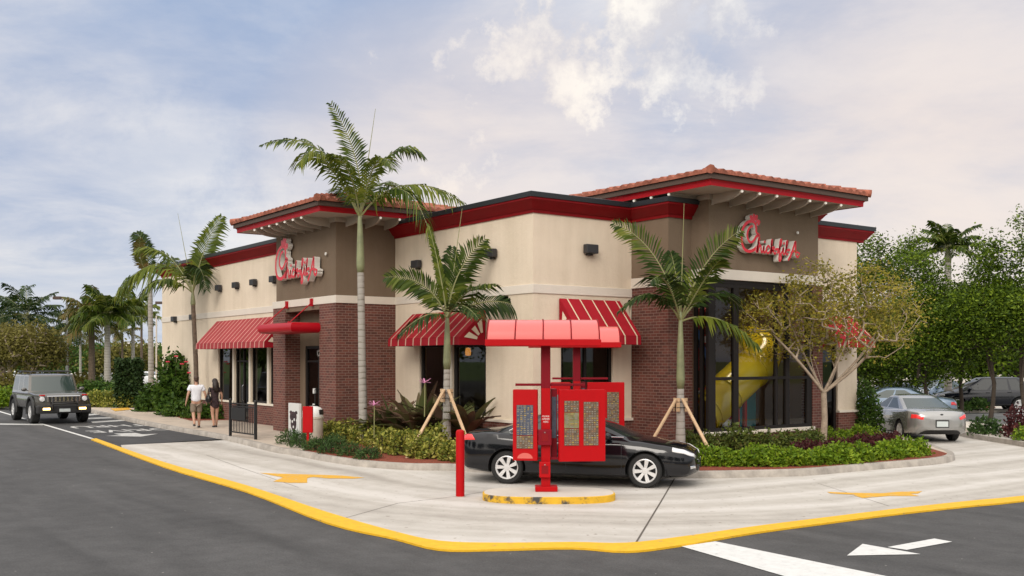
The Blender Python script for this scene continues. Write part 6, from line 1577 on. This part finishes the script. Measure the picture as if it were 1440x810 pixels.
    for g, nm, mt in (('cab','roof_and_pillars',M[c.get('roofpaint', c['paint'])]),('ws','windshield',gm),('rw','rear_window',gm),('side','side_windows',gm)):
        if groups[g].f: weld(groups[g].build(nm, mt, t))
    # wheels
    if 'wheelmesh' not in c:
        tw = c.get('tw',0.215); r = R; ri = R*c.get('rimf',0.70)
        mt = MB(); mt.lathe([(ri,-tw/2+0.01),(ri+0.01,-tw/2),(r-0.03,-tw/2),(r-0.004,-tw/2+0.03),(r,0),(r-0.004,tw/2-0.03),(r-0.03,tw/2),(ri+0.01,tw/2),(ri,tw/2-0.01)], 40, (0,0,0), 'y'); mt.lathe([(ri,-tw/2+.01),(ri*.98,tw/2-.06)],40,(0,0,0),'y')
        tyre = mt.mesh('tyre', M['tyre'])
        mr_ = MB(); o_ = tw/2
        mr_.lathe([(ri+0.004,o_-0.008),(ri-0.012,o_-0.002),(ri-0.028,o_-0.022),(ri-0.03,o_-0.06)], 40, (0,0,0), 'y')
        sp = c.get('spokes',7)
        for i in range(sp):
            a = 2*PI*i/sp; d = Vector((math.cos(a),0,math.sin(a))); e = Vector((-math.sin(a),0,math.cos(a)))
            w0, w1 = ri*c.get('spw',0.135), ri*c.get('spw',0.135)*1.25
            P = [d*0.05-e*w0*.8, d*(ri-0.02)-e*w1, d*(ri-0.02)+e*w1, d*0.05+e*w0*.8]
            V = [(p.x, o_-0.022, p.z) for p in P]+[(p.x, o_-0.06, p.z) for p in P]
            V[1] = (V[1][0], o_-0.010, V[1][2]); V[2] = (V[2][0], o_-0.010, V[2][2])
            mr_.add(V, [(0,1,2,3),(0,4,5,1),(1,5,6,2),(2,6,7,3),(3,7,4,0)])
        mr_.lathe([(0.0,o_-0.012),(0.05,o_-0.014),(0.062,o_-0.03),(0.062,o_-0.07)], 20, (0,0,0), 'y')
        rim = mr_.mesh('rim', M[c.get('rim','rim')])
        mb = MB(); mb.lathe([(0.0,0.0),(ri-0.03,0.0)], 30, (0,0,0), 'y'); disc = mb.mesh('brake_disc', M['darkplastic'])
        c['wheelmesh'] = (tyre, rim, disc)
    for wx in (c['wf'], c['wr']):
        for s in (1, -1):
            w = bpy.data.objects.new('wheel', c['wheelmesh'][0]); COL.objects.link(w); w.parent = t; w.location = (wx, s*(Wd-0.125), R); w.rotation_euler = (0, random.random() if s > 0 else 0.4+wx, 0 if s > 0 else PI)
            for me_, nm in ((c['wheelmesh'][1],'rim'),(c['wheelmesh'][2],'brake_disc')):
                q = bpy.data.objects.new(nm, me_); COL.objects.link(q); q.parent = w
    for p in c.get('patches', []): patch(*p[:2], *p[2:6], **(p[6] if len(p) > 6 else {}))
    # door seams, handles, mirrors, sills
    for s in (1, -1):
        m = MB()
        for x in c.get('seams', []):
            m.grid([[surf(x+dx+0.10*max(0,(v-5))*c.get('seamlean',0), v, s, 0.0025) for v in [1.9+0.4*k for k in range(16)]] for dx in (-0.004, 0.004)])
        if m.f: m.build('door_seams', M['darkplastic'], t)
        for x in c.get('handles', []):
            m = MB(); p = surf(x, c.get('hv',5.9), s, 0.02); m.obox(p, (0.09,0,0), (0,0.012,0), (0,0,0.014)); m.build('door_handle', M[c.get('hmat', c['paint'])], t, bevel=0.008)
        mx, my, mz = c['mirror']; m = MB(); m.ball((mx, s*(my+0.09), mz), (0.07,0.11,0.075)); m.beam((mx, s*(my-0.06), mz-0.05), (mx, s*(my+0.04), mz-0.03), 0.05, 0.03); m.build('mirror', PT, t, smooth=True)
    return t, surf, half
SEDAN = dict(xr=-2.42, xf=2.43, W=1.82, R=0.335, wf=1.44, wr=-1.335, paint='p_black',
    bot=[(-2.42,0.40),(-2.2,0.26),(-1.7,0.22),(1.8,0.20),(2.2,0.22),(2.43,0.30)],
    top=[(-2.42,0.74),(-2.36,0.93),(-2.2,1.00),(-1.7,1.035),(-1.0,0.985),(0.0,0.945),(0.9,0.93),(1.3,0.895),(1.8,0.83),(2.15,0.76),(2.35,0.67),(2.43,0.53)],
    cab=dict(z0=0.95, z1=1.40, wb=1.30, wt=0.28, rb=-1.98, rt=-0.80, yb=0.80, yt=0.58, cf=0.20, split=[0.03,0.40,0.44,0.80,0.84,0.97], glass=[0,1,0,1,0,1,0]),
    seams=[0.98,-0.12,-1.12], handles=[0.08,-0.98], hv=6.1, mirror=(0.72,0.80,1.0), crown=0.05,
    patches=[('headlight','lens_clear',1.96,2.38,6.2,7.9,dict(nx=14)), ('tail_light','lens_lit',-2.405,-2.0,5.9,7.4,dict(nx=16,slant=-0.10)),
        ('fog_light','chrome',2.30,2.39,3.0,3.6,{}), ('lower_grille','darkplastic',2.405,2.428,1.6,4.4,{}), ('grille','darkplastic',2.418,2.4295,5.2,7.5,{}), ('grille_trim','chrome',2.412,2.4285,7.5,7.8,{}),
        ('sill','darkplastic',-1.0,1.1,1.0,2.0,{})])
# hero car: nearer wheels as seen at (714,680) and (908,686)
wr = W(-0.086,20.83); wf_ = W(2.61,20.14); d = (wf_-wr).normalized(); rz = math.atan2(d.y, d.x)
left = Vector((-d.y, d.x, 0)); mid = (wr+wf_)/2; org = mid+left*0.785-d*0.0525
hero, surf, half = make_car('sedan', 'black sedan waiting in the lane behind the red menu board', org, rz, dict(SEDAN), group=None)
# chrome window trim and rocker line
for s in (1,-1):
    G = SEDAN['cab']; m = MB()
    pts = [(1.02,0.812,0.975),(0.4,0.83,0.985),(-0.4,0.835,0.99),(-1.0,0.83,1.0),(-1.28,0.815,1.02),(-1.30,0.795,1.07),(-1.15,0.765,1.15)]
    m.tube([(x, s*(y+0.003), z) for x, y, z in pts], 0.012, 6); m.build('window_trim', M['chrome'], hero)
m = MB(); m.box(-2.435,-0.26,0.62,-2.41,0.26,0.75); m.build('license_plate', M['plate'], hero)
# silver sedan seen from behind
SIL = dict(SEDAN); SIL.update(xr=-2.45, xf=2.40, W=1.78, R=0.32, paint='p_silver', spokes=5, spw=0.22, glass='carglass2',
    top=[(-2.45,0.72),(-2.40,0.84),(-2.3,0.93),(-1.8,1.00),(-1.0,0.97),(0.0,0.93),(0.9,0.91),(1.4,0.86),(1.9,0.76),(2.3,0.62),(2.40,0.50)],
    cab=dict(z0=0.95, z1=1.37, wb=1.35, wt=0.35, rb=-1.75, rt=-0.75, yb=0.78, yt=0.58, cf=0.22, split=[0.03,0.42,0.46,0.86,0.97], glass=[0,1,0,1,0,0]),
    hmat='p_silver', patches=[('headlight','lens_clear',2.0,2.36,6.0,7.6,{}), ('tail_light','lens_lit',-2.40,-2.15,5.0,6.4,dict(nx=18)), ('sill','darkplastic',-1.0,1.1,1.0,2.0,{})])
hd = (0.0, 1.0); rz = wdir(*hd); hv = Vector((math.cos(rz), math.sin(rz), 0)); ax = W(12.85,31.9)
car, surf, half = make_car('sedan', 'silver sedan with lit tail lights leaving round the far side of the restaurant', ax+hv*1.335, rz, SIL)
m = MB(); m.box(-2.465,-0.17,0.50,-2.44,0.17,0.66); m.build('license_plate', M['plate'], car)
m = MB(); m.box(-2.458,-0.20,0.47,-2.435,0.20,0.70); m.build('plate_recess', M['darkplastic'], car)
m = MB(); m.ball((-2.41,0,0.86),(0.012,0.05,0.025)); m.build('badge', M['darkplastic'], car)
BL = dict(SIL); BL.update(paint='p_blue', glass='carglass2'); BL.pop('wheelmesh', None); BL['patches'] = SIL['patches'][:1]+[('tail_light','lens_red',-2.40,-2.20,5.0,6.4,{})]
make_car('sedan', 'blue grey sedan just beyond the silver sedan', W(15.3,41.6), wdir(-0.93,0.36), BL)
WH = dict(SEDAN); WH.update(paint='p_white', W=1.80, spokes=5, spw=0.2, glass='carglass2'); WH['patches'] = [SEDAN['patches'][0], ('tail_light','lens_red',-2.405,-2.15,6.0,7.7,{})]
make_car('sedan', 'white sedan parked under the dense trees behind the silver sedan', W(18.6,50.5), wdir(-0.75,-0.66), WH)
W2 = dict(WH); W2.update(paint='p_blue'); make_car('sedan', 'bluish sedan parked right of the white sedan', W(23.0,56), wdir(-0.9,-0.4), W2)
SUV = dict(xr=-2.3, xf=2.3, W=1.86, R=0.37, wf=1.40, wr=-1.38, paint='p_navy', ends=(8,2.6), spokes=6, spw=0.2,
    bot=[(-2.3,0.5),(-2.1,0.34),(1.8,0.30),(2.3,0.42)], top=[(-2.3,0.95),(-2.24,1.08),(-1.6,1.10),(0,1.06),(0.9,1.04),(1.5,0.98),(2.1,0.86),(2.3,0.66)],
    cab=dict(z0=1.05, z1=1.66, wb=1.45, wt=0.35, rb=-2.20, rt=-1.55, yb=0.84, yt=0.64, cf=0.20, split=[0.03,0.34,0.38,0.66,0.70,0.93], glass=[0,1,0,1,0,1,0]),
    seams=[0.95,-0.1,-1.0], handles=[0.05,-0.9], hv=6.1, mirror=(0.85,0.86,1.12), glass='carglass',
    patches=[('headlight','lens_clear',1.95,2.26,6.0,7.6,{}), ('tail_light','lens_lit',-2.292,-2.12,5.6,8.0,dict(nx=12)), ('sill','darkplastic',-1.0,1.1,1.0,2.2,{})])
SV1 = dict(SUV); make_car('parked_suv', 'dark navy sport utility vehicle parked facing left below the dense trees', W(22.6,49.4), wdir(-0.985,0.17), SV1)
SV2 = dict(SUV); SV2.update(paint='p_pewter'); SV2['wheelmesh'] = SV1['wheelmesh']; make_car('parked_suv', 'pewter sport utility vehicle parked at the right frame edge beyond the navy one', W(28.3,53.5), wdir(-0.9,0.4), SV2)
E1 = dict(WH); E1.update(paint='p_white'); make_car('sedan', 'white car whose nose shows at the right frame edge by the burgundy shrub', W(19.7,35.2), wdir(-0.97,-0.2), E1)
# boxy off-roader
H2 = dict(xr=-2.35, xf=2.38, W=2.06, R=0.45, wf=1.55, wr=-1.55, paint='p_pewter', ends=(22,3.2), spokes=7, spw=0.16, tw=0.30, gap=0.10, rimf=0.55, shoulder=0.97,
    bot=[(-2.35,0.62),(-2.2,0.55),(2.2,0.55),(2.38,0.60)], top=[(-2.35,1.18),(-2.2,1.20),(0.8,1.20),(1.1,1.22),(2.2,1.16),(2.38,1.08)],
    cab=dict(z0=1.22, z1=1.90, wb=0.90, wt=0.55, rb=-2.32, rt=-2.18, yb=0.94, yt=0.84, cf=0.10, split=[0.02,0.30,0.335,0.60,0.635,0.97], glass=[0,1,0,1,0,1,0]),
    seams=[0.75,-0.25,-1.15], handles=[-0.1,-1.0], hv=6.2, mirror=(0.72,1.0,1.32), crown=0.04, glass='carglass2', seamlean=0,
    patches=[('wheel_flare','darkplastic',0.98,1.1,1.5,3.4,{}), ('sill','darkplastic',-1.0,1.0,1.0,2.2,{})])
rz = wdir(0.60,-0.80); hv = Vector((math.cos(rz), math.sin(rz), 0))
suv, surf, half = make_car('off_roader', 'boxy pewter off-roader with lit amber fog lamps driving in at the far left', W(-18.95,42.2), rz, H2, 'off-road car')
m = MB(); m.box(2.383,-0.62,0.86,2.42,0.62,1.10); m.build('grille', M['chrome'], suv, bevel=0.02)
m = MB()
for k in range(8): y = -0.52+1.04*k/7; m.box(2.421,y-0.035,0.89,2.428,y+0.035,1.07)
m.build('grille_slots', M['darkplastic'], suv)
for y in (-0.78, 0.78):
    m = MB(); m.lathe([(0.0,2.41),(0.09,2.40),(0.10,2.36)], 16, (0,y,0.98), 'x'); m.build('headlight', M['lens_clear'], suv)
    m = MB(); m.box(2.36,y-0.10,1.10,2.40,y+0.10,1.15); m.build('indicator', M['lens_red'], suv)
m = MB(); m.box(2.30,-1.0,0.42,2.56,1.0,0.74); m.build('front_bumper', M['darkplastic'], suv, bevel=0.05)
for y in (-0.66, 0.66):
    m = MB(); m.box(2.562,y-0.13,0.56,2.57,y+0.13,0.64); m.build('fog_light', M['fog'], suv)
m = MB(); m.box(2.562,-0.20,0.48,2.575,0.20,0.60); m.build('license_plate', M['plate'], suv)
m = MB()
for y in (-0.45, 0.45): m.tube([(2.60,y,0.55),(2.66,y,0.80),(2.58,y,1.02)], 0.03, 8)
m.tube([(2.66,-0.45,0.80),(2.66,0.45,0.80)], 0.03, 8); m.build('push_bar', M['darkplastic'], suv, smooth=True)
m = MB()
for y in (-0.76, 0.76): m.tube([(0.35,y,1.97),(0.3,y,2.03),(-2.0,y,2.03),(-2.05,y,1.97)], 0.025, 6)
for x in (0.1,-0.6,-1.3,-1.9): m.tube([(x,-0.76,2.02),(x,0.76,2.02)], 0.018, 6)
m.build('roof_rack', M['darkplastic'], suv)
for s in (1,-1):
    for wx in (1.55,-1.55):
        m = MB(); m.grid([[(wx+r*math.cos(a), s*y, 0.45+r*math.sin(a)) for a in [math.radians(-8+196*k/16) for k in range(17)]] for r, y in ((0.552,1.02),(0.555,1.085),(0.62,1.08),(0.64,1.02))]); m.build('wheel_flare', M['darkplastic'], suv, smooth=True)
# far cars at left, between the trunks
for i, (px, Y, pt, dr, lb) in enumerate([(50,100,'p_navy',(1,0.1),'small dark car far off behind the brown leaved trees'),(20,108,'p_white',(1,0.05),'small white car far off at the left edge'),(143,128,'p_white',(1,0),'white car far off right of the dark palms'),(205,98,'p_white',(-1,0.2),'white car far off beyond the cream wall stub')]):
    q = dict(SIL if i % 2 else WH); q['paint'] = pt; q.pop('patches', None); make_car('sedan', lb, W(XY(px,Y),Y), wdir(*dr), q)
# ================= people =================
def skin_mesh(nodes, edges, radii, sub=2):
    me = bpy.data.meshes.new('b'); me.from_pydata([tuple(v) for v in nodes], edges, []); o = bpy.data.objects.new('b', me); COL.objects.link(o)
    sk = o.modifiers.new('s','SKIN'); sk.use_smooth_shade = True
    for i, r in enumerate(radii):
        r = r if hasattr(r,'__len__') else (r, r); me.skin_vertices[0].data[i].radius = r
        me.skin_vertices[0].data[i].use_root = (i == 0)
    s = o.modifiers.new('u','SUBSURF'); s.levels = sub; s.render_levels = sub
    bpy.context.view_layer.update(); dg = bpy.context.evaluated_depsgraph_get(); r = bpy.data.meshes.new_from_object(o.evaluated_get(dg)); bpy.data.objects.remove(o)
    r.polygons.foreach_set('use_smooth', [True]*len(r.polygons)); return r
def mobj(name, me, mat, parent):
    me.materials.clear(); me.materials.append(M[mat]); o = bpy.data.objects.new(name, me); COL.objects.link(o); o.parent = parent; return o
def chain(Nn, Ee, Rr, start, pts):
    prev = start
    for p, r in pts: Nn.append(Vector(p)); Rr.append(r); Ee.append((prev, len(Nn)-1)); prev = len(Nn)-1
    return prev
def person(label, loc, rz, H, J, cloth, fem=False):
    """x is the walker's left (negative = right), y forward, z up; J gives joints"""
    t = thing('person', label, 'person', loc, rz); k = H/1.78
    Nn = [Vector((0,0,0.93))]; Ee = []; Rr = [(0.155 if not fem else 0.16,0.11)]
    ch = chain(Nn, Ee, Rr, 0, [((0,0.0,1.08),(0.125 if fem else 0.145,0.10)), ((0,0.01,1.25),(0.135 if fem else 0.165,0.115)), ((0,0.0,1.40),(0.10,0.085)), ((0,0.0,1.48),(0.055,0.055)), ((0,0.01,1.55),(0.055,0.06)), ((0,0.015,1.63),(0.078,0.092)), ((0,0.01,1.71),(0.070,0.085)), ((0,0.0,1.755),(0.035,0.045))])
    sh = 3
    for s in (1,-1):
        A = J['armL' if s > 0 else 'armR']; w = 0.16 if fem else 0.19
        e = chain(Nn, Ee, Rr, sh, [((s*w,0,1.40),0.058), ((A[0][0],A[0][1],A[0][2]),0.042), ((A[1][0],A[1][1],A[1][2]),0.030)])
        wv = Vector(A[1]); dv = (wv-Vector(A[0])).normalized(); palm = wv+dv*0.06; Nn.append(palm); Rr.append((0.034,0.018)); Ee.append((e,len(Nn)-1)); pi_ = len(Nn)-1
        for q, l in enumerate((0.075,0.088,0.082,0.065)):
            oy = (q-1.5)*0.02; a = palm+Vector((0,oy,0))+dv*0.035; b = a+dv*l*0.5; c_ = b+(dv+Vector((-s*0.5,0.1,0))).normalized()*l*0.5
            chain(Nn, Ee, Rr, pi_, [(a,0.009),(b,0.0085),(c_,0.007)])
        chain(Nn, Ee, Rr, e, [(wv+dv*0.03+Vector((0,0.03,0)),0.010),(wv+dv*0.075+Vector((0,0.045,0)),0.008)])
        Lg = J['legL' if s > 0 else 'legR']
        e = chain(Nn, Ee, Rr, 0, [((s*0.09,0,0.86),(0.10,0.10)), (Lg[0],(0.062,0.062)), ((Vector(Lg[0])*0.55+Vector(Lg[1])*0.45),(0.056,0.058)), (Lg[1],(0.036,0.040))])
        f = Vector(Lg[1]); chain(Nn, Ee, Rr, e, [(f+Vector((0,0.06,-0.045)),(0.038,0.03)), (f+Vector((0,0.15,-0.06)),(0.035,0.02))])
    Nn = [p*k for p in Nn]; Rr = [tuple(q*k for q in (r if hasattr(r,'__len__') else (r,r))) for r in Rr]
    body = mobj('body', skin_mesh(Nn, Ee, Rr), 'skin', t)
    # face on the far side
    m = MB(); hz = 1.655*k
    for s in (1,-1): m.ball((s*0.032*k,0.098*k,hz+0.01), (0.012,0.008,0.008))
    m.build('eyes', M['eye'], body); m = MB(); m.ball((0,0.112*k,hz-0.015),(0.013,0.02,0.022)); m.build('nose', M['skin'], body); m = MB(); m.ball((0,0.098*k,hz-0.055),(0.024,0.008,0.008)); m.build('mouth', M['lip'], body)
    m = MB()
    for s in (1,-1): m.ball((s*0.078*k,0.0,hz), (0.012,0.02,0.03))
    m.build('ears', M['skin'], body)
    return t, k
def cloth_skin(t, k, name, mat, N_, E_, R_, sub=2):
    N2 = [Vector(p)*k for p in N_]; R2 = [tuple(q*k for q in (r if hasattr(r,'__len__') else (r,r))) for r in R_]
    return mobj(name, skin_mesh(N2, E_, R2, sub), mat, t)
# man: white tee, khaki shorts, walking away along the walk
man_face = wdir(-0.42,0.90)-PI/2
Jm = dict(armL=[(0.30,-0.02,1.16),(0.34,0.06,0.93)], armR=[(-0.28,-0.06,1.15),(-0.33,-0.04,0.92)], legL=[(0.10,0.08,0.50),(0.10,0.06,0.09)], legR=[(-0.10,-0.02,0.50),(-0.10,-0.30,0.16)])
p = at(276,601.5,0.15); man, k = person('man in white tee shirt and khaki shorts walking away on the walkway', (p.x,p.y,0.146), man_face, 1.80, Jm, None)
cloth_skin(man, k, 'shirt', 'tee', [(0,0,0.86),(0,0,1.02),(0,0.01,1.24),(0,0,1.40),(0.19,0,1.41),(0.265,-0.01,1.25),(-0.19,0,1.41),(-0.255,-0.03,1.25)], [(0,1),(1,2),(2,3),(3,4),(4,5),(3,6),(6,7)], [(0.19,0.14),(0.178,0.135),(0.195,0.145),(0.13,0.105),0.088,0.085,0.088,0.085])
cloth_skin(man, k, 'shorts', 'khaki', [(0,0,0.93),(0.095,0.0,0.80),(0.105,0.06,0.50),(-0.095,0,0.80),(-0.105,-0.01,0.50)], [(0,1),(1,2),(0,3),(3,4)], [(0.17,0.125),(0.115,0.12),(0.098,0.10),(0.115,0.12),(0.098,0.10)])
m = MB(); m.ball((0,-0.012*k,1.70*k),(0.090,0.105,0.085),16,10); m.ball((0,-0.05*k,1.645*k),(0.075,0.06,0.075),14,8); m.build('hair', M['hair'], man, smooth=True)
m = MB()
for f in (Vector((0.10,0.06,0.09)), Vector((-0.10,-0.30,0.16))): m.ball((f.x*k, (f.y+0.06)*k, max(0.035,(f.z-0.05)*k)), (0.05,0.14,0.04), 12, 8)
m.build('shoes', M['leather'], man, smooth=True)
# woman: dark floral dress, shoulder bag, long dark hair
Jw = dict(armL=[(0.25,-0.04,1.18),(0.28,0.06,0.97)], armR=[(-0.22,0.10,1.20),(-0.10,0.30,1.22)], legL=[(0.085,0.05,0.49),(0.07,0.03,0.09)], legR=[(-0.085,-0.01,0.49),(-0.06,-0.10,0.10)])
p = at(302,600.5,0.15); wom, k = person('woman in short dark floral dress with long dark hair and black shoulder bag', (p.x,p.y,0.146), man_face+0.15, 1.70, Jw, None, True)
cloth_skin(wom, k, 'dress', 'floral', [(0,0,0.66),(0,0,0.90),(0,0,1.08),(0,0.01,1.25),(0,0,1.40),(0.16,0,1.40),(0.225,-0.02,1.27),(-0.16,0,1.40),(-0.205,0.04,1.28)], [(0,1),(1,2),(2,3),(3,4),(4,5),(5,6),(4,7),(7,8)], [(0.20,0.16),(0.185,0.145),(0.145,0.12),(0.155,0.13),(0.11,0.09),0.072,0.066,0.072,0.066])
m = MB(); m.ball((0,-0.015*k,1.69*k),(0.098,0.115,0.10),16,10)
m.tube([(0,-0.06*k,1.70*k),(0,-0.10*k,1.58*k),(0,-0.13*k,1.45*k),(0,-0.12*k,1.30*k)], [0.085,0.11,0.115,0.05], 14); m.build('hair', M['hair2'], wom, smooth=True)
m = MB()
for f in (Vector((0.07,0.03,0.09)), Vector((-0.06,-0.10,0.10))): m.ball((f.x*k,(f.y+0.06)*k,0.03), (0.042,0.12,0.032), 12, 8)
m.build('shoes', M['leather'], wom, smooth=True)
t = thing('shoulder_bag', "black shoulder bag hanging at the woman's left elbow side", 'bag', (0,0,0)); t.location = wom.location; t.rotation_euler = wom.rotation_euler
m = MB(); m.ball((-0.27*k,-0.08*k,1.04*k),(0.09,0.17,0.15),14,10); m.build('bag_body', M['leather'], t, smooth=True)
m = MB(); m.tube([(-0.25*k,-0.17*k,1.14*k),(-0.21*k,-0.05*k,1.47*k),(-0.22*k,0.03*k,1.40*k),(-0.26*k,0.02*k,1.12*k)], 0.012, 6); m.build('strap', M['leather'], t)
# ---------- give every loose piece of these parts an object of its own
def split_loose(o, nm):
    bm = bmesh.new(); bm.from_mesh(o.data); seen = set(); isl = []
    for f in bm.faces:
        if f in seen: continue
        st = [f]; seen.add(f); g = []
        while st:
            q = st.pop(); g.append(q.index)
            for v in q.verts:
                for h in v.link_faces:
                    if h not in seen: seen.add(h); st.append(h)
        isl.append(g)
    bm.free()
    if len(isl) < 2: o.name = nm; return
    src = o.data
    for g in isl:
        vi = {}; V = []; F = []; MI = []
        for fi in g:
            p = src.polygons[fi]; fc = []
            for v in p.vertices:
                if v not in vi: vi[v] = len(V); V.append(tuple(src.vertices[v].co))
                fc.append(vi[v])
            F.append(fc); MI.append(p.material_index)
        me = bpy.data.meshes.new(nm); me.from_pydata(V, [], F)
        for mt in src.materials: me.materials.append(mt)
        me.polygons.foreach_set('material_index', MI); me.polygons.foreach_set('use_smooth', [src.polygons[fi].use_smooth for fi in g]); me.update()
        c = o.copy(); c.data = me; c.name = nm; COL.objects.link(c); c.parent = o.parent
        c.matrix_parent_inverse = o.matrix_parent_inverse.copy()
    bpy.data.objects.remove(o)
SPL = {'side_windows':'side_window','window_post':'window_post','support_post':'support_post','red_posts':'red_post','red_post':'red_post','railing_post':'railing_post','eyes':'eye','ears':'ear','shoes':'shoe','battens':'batten','strap':'strap','rocker_trim':'rocker_trim','door_notice':'door_notice','flange':'flange','panel':'play_panel','cut_out':'cut_out','picture':'picture','picture_patch':'picture_patch','canopy_rib':'canopy_rib'}
for o in list(bpy.data.objects):
    b = o.name.split('.')[0]
    if o.type == 'MESH' and b in SPL and o.parent and not kids(o): split_loose(o, SPL[b])
